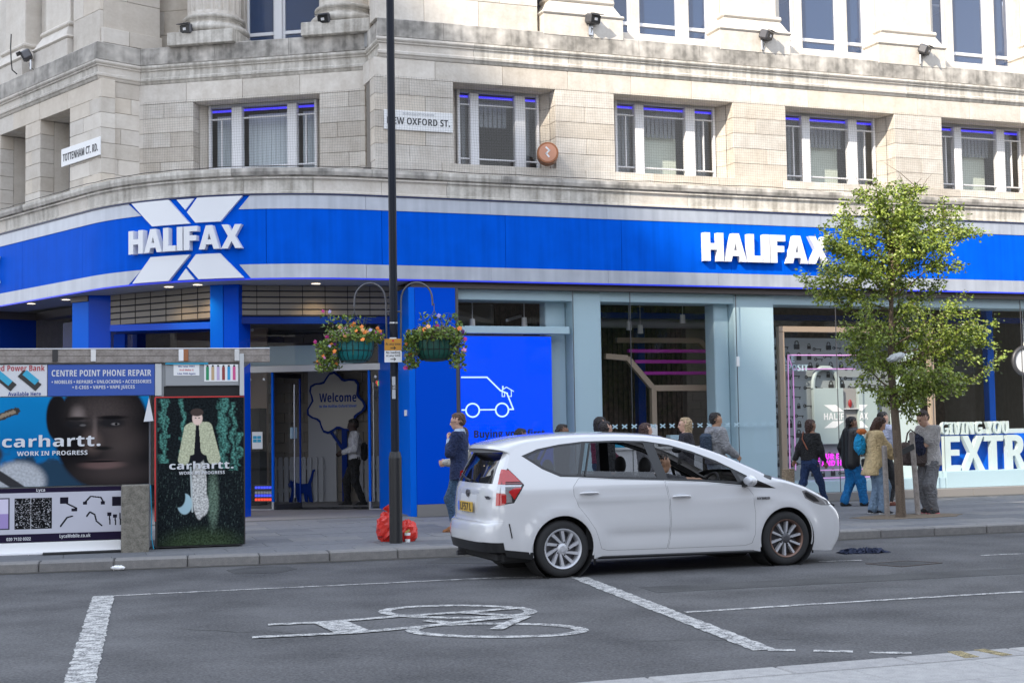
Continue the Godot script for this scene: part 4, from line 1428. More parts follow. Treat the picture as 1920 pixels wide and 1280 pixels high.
func build_fascia() -> void:
	var sg := thing("shop_sign", "long curved blue shop sign with silver bands and raised white HALIFAX lettering", "sign")
	var blue := [Vector2(-0.12, 5.697), Vector2(-0.01, 5.697), Vector2(-0.01, 4.703), Vector2(-0.12, 4.703)]
	var top := [Vector2(-0.12, 5.945), Vector2(0.0, 5.945), Vector2(0.0, 5.70), Vector2(-0.12, 5.70)]
	var bot := [Vector2(-0.12, 4.70), Vector2(0.0, 4.70), Vector2(0.0, 4.452), Vector2(-0.12, 4.452)]
	var cap := [Vector2(-0.30, 5.974), Vector2(0.02, 5.974), Vector2(0.02, 5.948), Vector2(-0.30, 5.948)]
	var trim := [Vector2(-0.10, 4.449), Vector2(0.012, 4.449), Vector2(0.012, 4.422), Vector2(-0.10, 4.422)]
	# blue field in panels
	var js := [-9.0, -6.0, -3.0, -0.3, 2.0, 4.1, 6.2, 8.6, 11.0, 13.4, 15.8, 18.2, 21.0, 24.0]
	for i in js.size() - 1:
		curve_stone(sg, "blue_panel", js[i] + 0.004, js[i + 1] - 0.004, blue, M.sign_blue)
	# backing under the bands where the emblem interrupts them
	curve_stone(sg, "blue_panel", 1.0, 4.0, [Vector2(-0.125, 5.946), Vector2(-0.012, 5.946), Vector2(-0.012, 5.699), Vector2(-0.125, 5.699)], M.sign_blue)
	curve_stone(sg, "blue_panel", 1.0, 4.0, [Vector2(-0.125, 4.701), Vector2(-0.012, 4.701), Vector2(-0.012, 4.451), Vector2(-0.125, 4.451)], M.sign_blue)
	var tj := [-9.0, -6.6, -4.2, -1.8]
	for i in tj.size() - 1:
		curve_stone(sg, "silver_band", tj[i] + 0.002, tj[i + 1] - 0.002, top, M.sign_silver)
		curve_stone(sg, "silver_band", tj[i] + 0.002, tj[i + 1] - 0.002, bot, M.sign_silver)
	curve_stone(sg, "silver_band", -1.798, 1.59, top, M.sign_silver, 0.0, -0.33, 16)
	curve_stone(sg, "silver_band", -1.798, 1.27, bot, M.sign_silver, 0.0, 0.33, 16)
	curve_stone(sg, "silver_band", 3.60, 5.898, top, M.sign_silver, 0.21, 0.0, 12)
	curve_stone(sg, "silver_band", 3.82, 5.898, bot, M.sign_silver, -0.21, 0.0, 12)
	var rj := [5.902, 8.3, 10.7, 13.1, 15.5, 17.9, 20.3, 24.0]
	for i in rj.size() - 1:
		curve_stone(sg, "silver_band", rj[i] + 0.002, rj[i + 1] - 0.002, top, M.sign_silver)
		curve_stone(sg, "silver_band", rj[i] + 0.002, rj[i + 1] - 0.002, bot, M.sign_silver)
	for q in [[-9.0, -0.002], [0.0, PLEN], [PLEN + 0.002, 24.0]]:
		curve_stone(sg, "top_cap", q[0], q[1], cap, M.sign_navy)
		curve_stone(sg, "light_trim", q[0], q[1], trim, M.trim_blue)
	# emblem of six white plates round the word
	var em := [
		[[1.40, 5.935], [2.25, 5.935], [2.69, 5.475], [1.89, 5.475]],
		[[2.40, 5.93], [2.755, 5.93], [2.58, 5.735]],
		[[2.84, 5.935], [3.69, 5.935], [3.28, 5.485], [2.80, 5.485], [2.635, 5.685]],
		[[1.86, 4.912], [2.69, 4.912], [2.25, 4.455], [1.42, 4.455]],
		[[2.59, 4.665], [2.42, 4.462], [2.765, 4.462]],
		[[2.64, 4.70], [2.81, 4.91], [3.27, 4.91], [3.71, 4.458], [2.86, 4.458]],
	]
	for pg in em:
		curve_plate(sg, "emblem_plate", pg, -0.01, 0.055 if pg.size() > 3 else 0.02, M.sign_white)
	sign_word(sg, "HALIFAX", FR, 1.39, 3.70, 4.985, 0.43, 0.0, 0.12, M.sign_white, true)
	sign_word(sg, "HALIFAX", FR, 6.63, 9.51, 4.93, 0.565, -0.005, 0.115, M.sign_white)
	part(sg, "letter_x", glyph("X", 0.56, 0.115, 1.0), M.sign_white, curve_frame(-4.5) * Transform3D(Basis.IDENTITY, Vector3(-0.08, 4.93, 0.0)))

func floodlight(p: Vector3, F: Transform3D, yaw: float, tilt: float, label: String) -> void:
	var t := thing("floodlight", label, "floodlight", Transform3D(F.basis * Basis(Vector3.UP, yaw), F * p), "floodlights along the cornice")
	var hb := Basis(Vector3.RIGHT, tilt)
	var c := Vector3(0, 0.30, 0.10)
	part(t, "housing", cb(Vector3(0.27, 0.19, 0.20), 0.03), M.steel_dark, Transform3D(hb, c))
	part(t, "front_glass", cb(Vector3(0.22, 0.15, 0.012), 0.003), M.black, Transform3D(hb, c + hb * Vector3(0, 0, 0.104)))
	part(t, "label_plate", cb(Vector3(0.07, 0.05, 0.004), 0.001), M.frame_white, Transform3D(hb, c + hb * Vector3(0, 0, 0.113)))
	part(t, "hood", cb(Vector3(0.28, 0.012, 0.10), 0.004), M.steel_dark, Transform3D(hb, c + hb * Vector3(0, 0.10, 0.13)))
	var mb := MB.new()
	mb.box(Vector3(0, 0.10, 0.02), Vector3(0.10, 0.2, 0.03))
	part(t, "bracket", mb.mesh(), M.steel)
	var cable := MB.new()
	cable.tube(PackedVector3Array([Vector3(0, 0.2, 0.0), Vector3(0.03, 0.12, 0.05), Vector3(0.0, 0.04, 0.03), Vector3(0.01, 0.0, -0.05)]), PackedFloat32Array([0.008]), 5)
	part(t, "cable", cable.mesh(), M.black)

func build_wall_fittings() -> void:
	floodlight(Vector3(4.33, 9.30, -0.05), FR, 0.25, 0.25, "dark floodlight on the cornice above the window with the round brown drum")
	floodlight(Vector3(8.15, 9.30, -0.05), FR, 0.6, 0.35, "small floodlight with hood, second along the main street cornice from the lamp column")
	floodlight(Vector3(12.0, 9.30, -0.05), FR, 0.7, 0.45, "tilted floodlight at the foot of the farthest pilaster")
	floodlight(Vector3(1.02, 9.30, -0.10), FC, -0.25, 0.15, "black floodlight at the foot of the fluted column above the grey bay window")
	floodlight(Vector3(3.85, 9.30, -0.10), FC, -0.2, 0.3, "black floodlight at the fluted column next to the tall black street pole")
	floodlight(Vector3(-2.95, 9.30, -0.05), FL, -0.5, 0.5, "dark floodlight leaning over the cornice of the side street front")
	# street name plates
	var ink := mat("plate_ink", Color(0.03, 0.03, 0.035), 0.6)
	var sp := thing("street_name_plate", "white street name plate lettered NEW OXFORD ST on the stone pier", "street sign")
	rbox(sp, "plate", FR, 0.18, 1.51, 7.225, 7.595, -0.112, -0.085, M.white, 0.008)
	put_text(sp, "lettering", "NEW OXFORD ST.", FR, 0.845, 7.395, -0.083, 0.125, ink, {"center": true, "width": 1.22, "weight": 700, "depth": 0.003})
	put_text(sp, "small_lettering", "BOROUGH OF HOLBORN", FR, 0.845, 7.535, -0.083, 0.04, M.frame_grey, {"center": true, "width": 0.6, "weight": 400, "depth": 0.003})
	var st := thing("street_name_plate", "white street name plate lettered TOTTENHAM CT RD at the building corner", "street sign")
	var FT := FL * Transform3D(Basis.IDENTITY, Vector3(0, 0, -0.10))
	rbox(st, "plate", FT, -1.62, 0.05, 7.06, 7.42, 0.0, 0.025, M.white, 0.008)
	put_text(st, "lettering", "TOTTENHAM CT. RD.", FT, -0.785, 7.23, 0.028, 0.15, ink, {"center": true, "width": 1.5, "weight": 700, "depth": 0.003})
	# round brown drum sign standing out from the wall
	var dr := thing("drum_sign", "round glossy brown drum sign fixed beside the first window", "sign", FR * Transform3D(Basis(Vector3.UP, -0.35), Vector3(3.42, 6.90, -0.12)))
	var mb := MB.new()
	mb.lathe([Vector2(0, -0.02), Vector2(0.19, -0.02), Vector2(0.205, 0.0), Vector2(0.205, 0.30), Vector2(0.195, 0.315), Vector2(0.0, 0.315)], 28, Transform3D(Basis(Vector3.RIGHT, PI / 2), Vector3.ZERO))
	part(dr, "body", mb.mesh(), M.drum)
	var fc := MB.new()
	fc.lathe([Vector2(0, 0.322), Vector2(0.165, 0.320), Vector2(0.17, 0.312)], 28, Transform3D(Basis(Vector3.RIGHT, PI / 2), Vector3.ZERO))
	part(dr, "face", fc.mesh(), mat("drum_face", Color(0.55, 0.25, 0.15), 0.4))
	var sq := MB.new()
	stroke(sq, [[-0.03, 0.10], [0.03, 0.04], [-0.03, -0.02], [0.02, -0.08]], 0.03, 0.326)
	part(dr, "pale_mark", sq.mesh(), M.white)
	# bird netting in front of the first floor
	net("bird_netting", FR, 0.0, 16.5, 6.45, 8.22, -0.02, "fine dark bird netting hung before the main street windows")
	net("bird_netting", FC, 0.05, 4.5, 6.45, 8.2, -0.02, "fine dark bird netting hung before the corner bay")
	# LED cables and stray wires
	var cab := MB.new()
	cab.tube(PackedVector3Array([Vector3(-3.72, 10.2, 0.06), Vector3(-3.70, 9.9, 0.08), Vector3(-3.62, 9.6, 0.1), Vector3(-3.66, 9.42, 0.06), Vector3(-3.6, 9.33, -0.02)]), PackedFloat32Array([0.014]), 5)
	solo("loose_cable", cab.mesh(), M.black, "loose black cable hanging down the pilaster at the side street", "cable", FL)
	var wire := MB.new()
	var pts := PackedVector3Array()
	var s := -8.0
	while s < 23.0:
		pts.append(curve_at(s, 6.455 + rng.randf_range(-0.01, 0.012), 0.085 + rng.randf_range(-0.01, 0.01)))
		s += 0.35
	wire.tube(pts, PackedFloat32Array([0.007]), 4, false)
	solo("ledge_wire", wire.mesh(), M.black, "thin black wire strung along the stone ledge above the sign", "wire")

func net(called: String, F: Transform3D, u0: float, u1: float, v0: float, v1: float, w: float, label: String) -> void:
	var mb := MB.new()
	var nz := noise(31, 0.5, 2)
	var r := 0.0012
	var cell := 0.05
	var x := u0
	while x <= u1:
		var prev := Vector3.ZERO
		for i in 9:
			var y := lerpf(v0, v1, i / 8.0)
			var p := Vector3(x + nz.get_noise_2d(x * 2.0, y * 3.0) * 0.03, y, w + nz.get_noise_2d(x, y * 2.0 + 40.0) * 0.03)
			if i > 0:
				mb.quad(prev + Vector3(-r, 0, 0), prev + Vector3(r, 0, 0), p + Vector3(r, 0, 0), p + Vector3(-r, 0, 0), Vector3(0, 0, 1))
			prev = p
		x += cell
	var y2 := v0
	while y2 <= v1:
		var prev := Vector3.ZERO
		var n := int((u1 - u0) / 0.3)
		for i in n + 1:
			var xx := lerpf(u0, u1, float(i) / n)
			var p := Vector3(xx, y2 + nz.get_noise_2d(xx, y2 * 2.0) * 0.03, w + nz.get_noise_2d(xx, y2 * 2.0 + 40.0) * 0.03)
			if i > 0:
				mb.quad(prev + Vector3(0, -r, 0), p + Vector3(0, -r, 0), p + Vector3(0, r, 0), prev + Vector3(0, r, 0), Vector3(0, 0, 1))
			prev = p
		y2 += cell
	solo(called, mb.mesh(), M.net, label, "netting", F)

# ---------------------------------------------------------------- across the street, out of the picture: what shades the scene
func build_opposite() -> void:
	var e := Vector3(0.347, 0, 0.938) * cos(deg_to_rad(-4.0)) + Vector3(0.938, 0, -0.347) * sin(deg_to_rad(-4.0))
	var hit := FR * Vector3(3.0, 7.9, 0.0)
	var edge := hit - SUN_TRAVEL * 55.0
	var b := thing("shading_tower", "unseen stone tower added and sized to throw the diagonal shade on the front", "building", Transform3D(Basis(e.cross(Vector3.UP).normalized() * -1.0, Vector3.UP, e), Vector3(edge.x, 0, edge.z)))  # unseen occluder, placed and sized so its roof edge throws the diagonal shade
	# local x points away from the lit side, local z runs along the roof edge
	var h := edge.y
	rbox(b, "wall", Transform3D.IDENTITY, -0.0, -24.0, 0, h, -12.0, 30.0, M.stone_c, 0)
	for fl in 18:
		for k in 9:
			var z := -1.5 + k * 3.0
			rbox(b, "window", Transform3D.IDENTITY, 0.02, 0.06, 3.0 + fl * 4.0, 5.4 + fl * 4.0, z, z + 1.8, M.glass_blue, 0)
	# lower buildings facing the shop across the road
	var brick := mat("far_brick", Color(0.17, 0.125, 0.10), 0.9)
	for q in [[-3.0, 20.0, 10.5, "brown brick terrace facing the shop across the road"], [17.2, 24.0, 12.0, "higher brick terrace further along the opposite side"]]:
		var t := thing("terrace", q[3], "building", FR * Transform3D(Basis.IDENTITY, Vector3(q[0], 0, 27.6)))
		rbox(t, "wall", Transform3D.IDENTITY, 0, q[1], 0, q[2], 0, 8, brick, 0)
		for fl in 2:
			for k in 6:
				rbox(t, "window", Transform3D.IDENTITY, 1.0 + k * 3.1, 2.6 + k * 3.1, 3.8 + fl * 3.2, 5.8 + fl * 3.2, -0.05, -0.01, M.glass_blue, 0)
				rbox(t, "window_surround", Transform3D.IDENTITY, 0.85 + k * 3.1, 2.75 + k * 3.1, 5.82 + fl * 3.2, 6.05 + fl * 3.2, -0.08, -0.004, M.stone_c, 0)

# ---------------------------------------------------------------- what stands inside the shop windows and the entrance
func flat_poly(parent: Node, called: String, F: Transform3D, pg: PackedVector2Array, w0: float, w1: float, m: Material) -> MeshInstance3D:
	var mb := MB.new()
	mb.prism(pg, w0, w1)
	return part(parent, called, mb.mesh(), m, F)

func stroke(mb: MB, pts: Array, width: float, w: float) -> void:
	for i in pts.size() - 1:
		var a := Vector3(pts[i][0], pts[i][1], w)
		var b := Vector3(pts[i + 1][0], pts[i + 1][1], w)
		var d := (b - a).normalized()
		mb.beam(a - d * width * 0.4, b + d * width * 0.4, width, 0.004, Vector3(0, 0, 1))

func ring_pts(cx: float, cy: float, rx: float, ry: float, n := 24) -> Array:
	var o := []
	for i in n + 1:
		var a := TAU * i / n
		o.append([cx + cos(a) * rx, cy + sin(a) * ry])
	return o

func timber(mb: MB, a: Vector3, b: Vector3, t := 0.12) -> void:
	mb.beam(a, b, t, t, Vector3(0, 0, 1) if absf((b - a).normalized().z) < 0.9 else Vector3.UP)

func padlock(mb: MB, u: float, v: float, s: float, w: float) -> void:
	mb.box(Vector3(u, v, w), Vector3(s, s * 0.8, 0.01))
	stroke(mb, [[u - s * 0.3, v + s * 0.35], [u - s * 0.3, v + s * 0.75], [u - s * 0.15, v + s * 0.95], [u + s * 0.15, v + s * 0.95], [u + s * 0.3, v + s * 0.75], [u + s * 0.3, v + s * 0.35]], s * 0.14, w)

func build_shop_inside() -> void:
	# LED advertising screen
	var sc := thing("advertising_screen", "tall glowing blue LED advertising screen showing a line drawing of a van", "screen")
	rbox(sc, "panel", FR, 1.66, 3.49, 0.45, 3.43, -0.31, -0.262, M.led_blue, 0)
	rbox(sc, "casing", FR, 1.64, 3.51, 0.42, 3.455, -0.40, -0.315, M.steel_dark, 0.004)
	var ln := MB.new()
	var v := 0.5
	while v < 3.4:
		ln.box(Vector3(2.575, v, -0.2605), Vector3(1.83, 0.022, 0.002))
		v += 0.066
	part(sc, "scan_lines", ln.mesh(), M.led_blue_line, FR)
	var dr := MB.new()
	stroke(dr, [[1.67, 2.657], [2.171, 2.657], [2.437, 2.405], [2.567, 2.353], [2.69, 2.05], [2.60, 2.05]], 0.028, -0.256)
	stroke(dr, [[1.67, 2.047], [1.742, 2.047]], 0.026, -0.256)
	stroke(dr, [[2.02, 2.047], [2.33, 2.047]], 0.026, -0.256)
	stroke(dr, ring_pts(1.878, 2.04, 0.132, 0.125), 0.028, -0.256)
	stroke(dr, ring_pts(2.464, 2.04, 0.128, 0.125), 0.028, -0.256)
	stroke(dr, [[2.455, 2.40], [2.558, 2.47], [2.70, 2.39]], 0.016, -0.256)
	stroke(dr, [[2.47, 2.41], [2.47, 2.293], [2.52, 2.293], [2.52, 2.36], [2.58, 2.36], [2.58, 2.293], [2.655, 2.293], [2.655, 2.42]], 0.014, -0.256)
	stroke(dr, [[2.478, 2.43], [2.478, 2.485], [2.495, 2.485], [2.495, 2.44]], 0.014, -0.256)
	part(sc, "van_drawing", dr.mesh(), M.led_white, FR)
	put_text(sc, "lettering", "Buying your first", FR, 1.90, 1.575, -0.256, 0.135, M.black_matt, {"weight": 700, "width": 1.42, "depth": 0.003})
	put_text(sc, "lettering", "home", FR, 1.90, 1.36, -0.256, 0.135, M.black_matt, {"weight": 700, "depth": 0.003})
	rbox(bld, "transom", FR, 1.60, 3.86, 3.48, 3.62, -0.45, -0.22, M.pale_blue, 0.01)
	# track lights hung above the screen and over the shop floor
	for q in [[2.15, 3.72, -1.0, 0.3, "over the middle of the blue screen"], [3.3, 3.78, -1.2, -0.4, "over the screen edge next to the pale column"], [7.05, 3.92, -1.7, 0.2, "beside the broad pale column"], [5.9, 3.78, -1.9, -0.3, "over the sloping timber of the house frame"], [6.35, 3.74, -2.3, 0.1, "above the purple slats"]]:
		var t := thing("track_light", "small white track spotlight " + q[4], "spotlight", FR * Transform3D(Basis(Vector3.UP, q[3]), Vector3(q[0], q[1], q[2])), "track spotlights inside the shop")
		var mb := MB.new()
		mb.lathe([Vector2(0, 0.09), Vector2(0.05, 0.09), Vector2(0.062, -0.09), Vector2(0.05, -0.085), Vector2(0, -0.08)], 14)
		part(t, "can", mb.mesh(), M.white)
		var stem := MB.new()
		stem.bar(Vector3(0, 0.09, 0), Vector3(0, 0.5, 0), 0.008, 5)
		part(t, "stem", stem.mesh(), M.white)
	var tr := MB.new()
	tr.beam(Vector3(1.6, 3.80, -1.1), Vector3(2.3, 3.98, -2.2), 0.05, 0.05)
	tr.beam(Vector3(2.9, 3.80, -1.1), Vector3(3.6, 3.98, -2.2), 0.05, 0.05)
	part(bld, "lighting_track", tr.mesh(), M.frame_grey, FR)
	# ducts and ceiling services
	var du := MB.new()
	du.bar(Vector3(4.7, 3.93, -3.2), Vector3(9.0, 3.93, -3.2), 0.10, 12)
	du.bar(Vector3(1.6, 3.75, -4.5), Vector3(4.5, 3.75, -4.5), 0.06, 10)
	part(bld, "ceiling_duct", du.mesh(), M.frame_grey, FR)
	rbox(bld, "ceiling_beam", FR, 5.0, 16.5, 3.98, 4.1, -2.6, -2.4, M.panel_navy, 0)
	rbox(bld, "shop_ceiling", FR, 0.5, 17.0, 4.6, 4.7, -6.3, -0.9, M.room_dark, 0)
	# timber house frame with purple slats
	var hf := thing("house_frame", "open timber house frame with purple slats behind the shop glass", "display stand")
	var f1 := MB.new()
	timber(f1, Vector3(6.276, 2.47, -1.6), Vector3(7.6, 2.47, -1.6))
	part(hf, "rail", f1.mesh(), M.wood_tan, FR)
	for q in [[6.276, 0.3, 6.276, 2.52, -1.6], [6.24, 2.5, 5.70, 3.09, -1.6], [5.70, 3.09, 5.2, 3.13, -1.6], [6.1, 3.55, 8.1, 3.55, -3.0], [8.1, 3.55, 8.75, 2.95, -3.0], [5.1, 0.3, 5.1, 3.1, -3.0]]:
		var b := MB.new()
		timber(b, Vector3(q[0], q[1], q[4]), Vector3(q[2], q[3], q[4]), 0.11)
		part(hf, "timber", b.mesh(), M.wood_tan, FR)
	var purple := mat("slat_purple", Color(0.42, 0.02, 0.36), 0.5)
	for q in [[6.0, 3.272], [6.15, 3.047], [6.34, 2.803]]:
		rbox(hf, "slat", FR, q[0], 8.3, q[1] - 0.035, q[1] + 0.035, -2.25, -2.15, purple, 0.004)
	rbox(bld, "blue_column", FR, 6.8, 6.98, 0.14, 4.3, -3.6, -3.4, M.panel_navy, 0.01)
	rbox(bld, "inner_wall", FR, 8.3, 9.3, 0.14, 4.6, -4.2, -4.0, M.shutter, 0)
	for r in 12:
		for c in 3:
			rbox(bld, "wall_brick", FR, 8.31 + c * 0.33 + (0.12 if r % 2 == 1 else 0.0), 8.62 + c * 0.33 + (0.12 if r % 2 == 1 else 0.0), 1.3 + r * 0.19, 1.475 + r * 0.19, -4.0, -3.985, M.shutter, 0.004)
	rbox(bld, "slat_wall", FR, 4.6, 6.0, 0.14, 3.2, -5.0, -4.9, M.timber_dark, 0)
	# shop counter with boxes
	var ct := thing("shop_counter", "white service counter with cyan boxes inside the shop window", "counter")
	rbox(ct, "top", FR, 5.0, 7.1, 1.22, 1.27, -1.5, -0.9, M.white, 0.006)
	rbox(ct, "body", FR, 5.05, 7.05, 0.14, 1.22, -1.45, -0.95, M.frame_white, 0.006)
	rbox(ct, "box", FR, 5.05, 5.35, 1.27, 1.50, -1.3, -1.05, mat("cyan", Color(0.02, 0.35, 0.55), 0.5), 0.006)
	rbox(ct, "screen_back", FR, 5.95, 6.15, 1.27, 1.72, -1.2, -1.15, M.white, 0.02)
	rbox(ct, "leaflet_box", FR, 6.35, 6.6, 1.27, 1.5, -1.2, -1.0, M.pale_blue, 0.006)
	# small crosses printed along the glass at eye level
	var k := 0
	for i in 18:
		var u := 4.75 + i * 0.205
		var mb := MB.new()
		for sg in [-1.0, 1.0]:
			stroke(mb, [[u - 0.045, 1.69 - 0.03 * sg], [u + 0.045, 1.69 + 0.03 * sg]], 0.026, -0.171 + 0.001 * sg)
		part(bld, "glass_decal", mb.mesh(), M.pale_blue, FR)
	# padlock display
	var portal := thing("timber_portal", "tall timber portal framing the padlock display window", "display stand")
	rbox(portal, "post", FR, 8.66, 8.79, 0.3, 3.58, -0.66, -0.54, M.wood_tan, 0.006)
	rbox(portal, "post", FR, 12.35, 12.47, 0.3, 3.58, -0.66, -0.54, M.wood_tan, 0.006)
	rbox(portal, "head", FR, 8.66, 12.47, 3.583, 3.70, -0.66, -0.54, M.wood_tan, 0.006)
	rbox(portal, "plinth", FR, 8.45, 12.5, 0.27, 0.50, -1.3, -0.32, M.pale_blue, 0.006)
	var pd := thing("padlock_wall", "grey display wall printed with black padlocks and keys", "display wall")
	rbox(pd, "board", FR, 8.80, 12.3, 0.5, 3.5, -1.25, -1.15, mat("board_grey", Color(0.24, 0.27, 0.28), 0.6), 0)
	var r2 := RandomNumberGenerator.new()
	r2.seed = 9
	for i in 13:
		for j in 14:
			var uu := 8.95 + i * 0.26 + r2.randf_range(-0.05, 0.05)
			var vv := 0.62 + j * 0.205 + r2.randf_range(-0.03, 0.03)
			if uu > 9.72 and uu < 11.4 and vv > 1.2 and vv < 2.42:
				continue
			var mb := MB.new()
			if r2.randf() < 0.6:
				padlock(mb, uu, vv, r2.randf_range(0.07, 0.13), -1.144)
			else:
				stroke(mb, [[uu - 0.09, vv], [uu + 0.07, vv]], 0.016, -1.144)
				stroke(mb, ring_pts(uu - 0.1, vv, 0.03, 0.03, 8), 0.014, -1.144)
				stroke(mb, [[uu + 0.05, vv], [uu + 0.05, vv - 0.04]], 0.016, -1.144)
			part(pd, "padlock_print", mb.mesh(), M.black_matt, FR)
	var lk := thing("locker_display", "grey locker cabinet with white crossed HALIFAX emblem and open slot", "cabinet")
	var lkm := mat("locker", Color(0.34, 0.41, 0.41), 0.5)
	rbox(lk, "door", FR, 9.745, 10.475, 1.245, 2.43, -1.1, -1.0, lkm, 0.006)
	rbox(lk, "door", FR, 10.845, 11.32, 1.245, 2.43, -1.1, -1.0, lkm, 0.006)
	rbox(lk, "slot", FR, 10.48, 10.84, 1.245, 2.43, -1.12, -1.08, M.room_dark, 0)
	for vv in [1.45, 1.98]:
		rbox(lk, "shelf", FR, 10.48, 10.84, vv, vv + 0.015, -1.08, -0.99, M.frame_white, 0)
	var bl := MB.new()
	bl.ball(Vector3(10.66, 2.10, -1.04), Vector3(0.05, 0.09, 0.03))
	bl.ball(Vector3(10.66, 1.33, -1.03), Vector3(0.07, 0.09, 0.06))
	part(lk, "red_bottle", bl.mesh(), mat("bottle_red", Color(0.25, 0.012, 0.015), 0.4), FR)
	var yb := MB.new()
	yb.ball(Vector3(10.72, 1.68, -1.03), Vector3(0.05, 0.11, 0.05))
	part(lk, "yellow_bottle", yb.mesh(), mat("pale_yellow", Color(0.55, 0.5, 0.2), 0.5), FR)
	var em := [[[9.98, 2.075], [10.27, 2.075], [10.47, 1.93], [10.20, 1.93]], [[11.07, 2.07], [10.86, 2.07], [10.86, 1.95], [10.92, 1.93]], [[9.97, 1.585], [10.25, 1.585], [10.47, 1.73], [10.19, 1.73]], [[11.07, 1.58], [10.86, 1.58], [10.86, 1.72], [10.90, 1.73]]]
	for pg in em:
		flat_poly(lk, "emblem_plate", FR, v2s(pg), -0.998, -0.994, M.white)
	put_text(lk, "lettering", "HALIF", FR, 9.975, 1.83, -0.995, 0.14, M.white, {"width": 0.49, "depth": 0.003})
	put_text(lk, "lettering", "AX", FR, 10.86, 1.83, -0.995, 0.14, M.white, {"width": 0.21, "depth": 0.003})
	var sh := MB.new()
	sh.tube(PackedVector3Array([Vector3(9.76, 2.43, -1.05), Vector3(9.77, 2.62, -1.05), Vector3(9.84, 2.78, -1.05), Vector3(9.97, 2.86, -1.05), Vector3(10.17, 2.86, -1.05), Vector3(10.30, 2.78, -1.05), Vector3(10.37, 2.62, -1.05), Vector3(10.38, 2.43, -1.05)]), PackedFloat32Array([0.05]), 10)
	part(lk, "shackle", sh.mesh(), lkm, FR)
	var nt := thing("neon_frame", "pink and violet neon tube cube frame in the padlock display", "neon light")
	for q in [[8.99, 3.115, 8.96, 0.55, -0.75], [9.255, 2.835, 9.25, 0.72, -1.0], [8.99, 3.115, 10.79, 3.115, -0.75], [9.255, 2.835, 10.78, 2.835, -1.0], [9.64, 0.70, 10.9, 0.70, -1.0], [9.55, 0.545, 10.9, 0.545, -0.75]]:
		var mb := MB.new()
		mb.bar(Vector3(q[0], q[1], q[4]), Vector3(q[2], q[3], q[4]), 0.014, 6)
		part(nt, "tube", mb.mesh(), M.pink_tube, FR)
	var d1 := MB.new()
	d1.bar(Vector3(8.99, 3.115, -0.75), Vector3(9.255, 2.835, -1.0), 0.014, 6)
	part(nt, "tube", d1.mesh(), M.pink_tube, FR)
	for q in [["S YOUR E", 9.71, 0.985], ["ME AND HA", 9.685, 0.845]]:
		put_text(pd, "glowing_lettering", q[0], FR, q[1], q[2], -1.10, 0.115, M.magenta_glow, {"depth": 0.01})
	put_text(pd, "lettering", "SAFE", FR, 8.84, 3.04, -0.9, 0.13, M.pale_blue, {"depth": 0.01})
	put_text(pd, "lettering", "DEPOSIT", FR, 8.84, 2.86, -0.9, 0.13, M.pale_blue, {"depth": 0.01})
	# big white words on the right
	var ex := thing("word_display", "large white words GIVING YOU EXTRA standing in the right hand window", "display letters")
	var pale := mat("letter_pale", Color(0.52, 0.61, 0.61), 0.5)
	rbox(ex, "plinth", FR, 12.52, 16.8, 0.27, 0.62, -1.2, -0.32, M.pale_blue, 0.006)
	rbox(ex, "backboard", FR, 12.60, 16.8, 0.62, 1.40, -0.80, -0.76, M.panel_blue_light, 0)
	put_text(ex, "letters", "EXTRA", FR, 12.68, 1.0, -0.6, 0.755, pale, {"width": 2.75, "depth": 0.12})
	put_text(ex, "letters", "GIVING YOU", FR, 12.62, 1.535, -0.6, 0.27, pale, {"width": 1.77, "depth": 0.10})
	rbox(bld, "blue_column", FR, 15.3, 15.48, 0.14, 4.3, -2.5, -2.3, M.panel_blue_light, 0.01)
	rbox(bld, "display_wall", FR, 11.6, 12.3, 0.5, 3.5, -0.95, -0.85, pale, 0)
	rbox(bld, "display_wall", FR, 12.5, 16.8, 1.4, 1.5, -1.25, -0.9, pale, 0)
	var rg := thing("ring_lamp", "round pale ring pendant at the right edge of the shop window", "pendant", FR * Transform3D(Basis.IDENTITY, Vector3(15.08, 3.0, -0.8)))
	var rm := MB.new()
	var rp := PackedVector3Array()
	for i in 25:
		var a := TAU * i / 24
		rp.append(Vector3(cos(a) * 0.30, sin(a) * 0.30, 0))
	rm.tube(rp, PackedFloat32Array([0.05]), 8, false)
	part(rg, "rim", rm.mesh(), M.steel_dark)
	var rf := MB.new()
	rf.lathe([Vector2(0, 0.01), Vector2(0.27, 0.01), Vector2(0.27, -0.01), Vector2(0, -0.01)], 24, Transform3D(Basis(Vector3.RIGHT, PI / 2), Vector3.ZERO))
	part(rg, "face", rf.mesh(), M.white)
	var rs := MB.new()
	rs.bar(Vector3(0, 0.32, 0), Vector3(0, 1.1, 0), 0.012, 6)
	part(rg, "stem", rs.mesh(), M.white)
	# ---------------- entrance hall
	rbox(bld, "hall_floor", FE, -5.0, 0.6, 0.04, 0.125, -5.0, 0.0, M.plinth, 0)
	rbox(bld, "door_mat", FE, -2.5, -0.6, 0.127, 0.14, -1.0, -0.1, M.black_matt, 0)
	rbox(bld, "green_mat", FE, -4.0, 0.2, 0.126, 0.135, -3.1, -1.9, mat("green_mat", Color(0.10, 0.14, 0.03), 0.9), 0)
	var hw := mat("hall_wall", Color(0.25, 0.225, 0.195), 0.9)
	for r in 17:
		for c in 9:
			rbox(bld, "hall_block", FE, -4.0 + c * 0.46 + (0.2 if r % 2 == 1 else 0.0), -3.55 + c * 0.46 + (0.2 if r % 2 == 1 else 0.0), 0.13 + r * 0.22, 0.343 + r * 0.22, -3.3, -3.2, hw, 0.005)
	rbox(bld, "hall_core", FE, -6.0, 1.2, 0.1, 4.4, -3.6, -3.31, M.room_mid, 0)
	rbox(bld, "hall_side", FE, 0.3, 0.4, 0.1, 4.4, -3.6, -0.2, hw, 0)
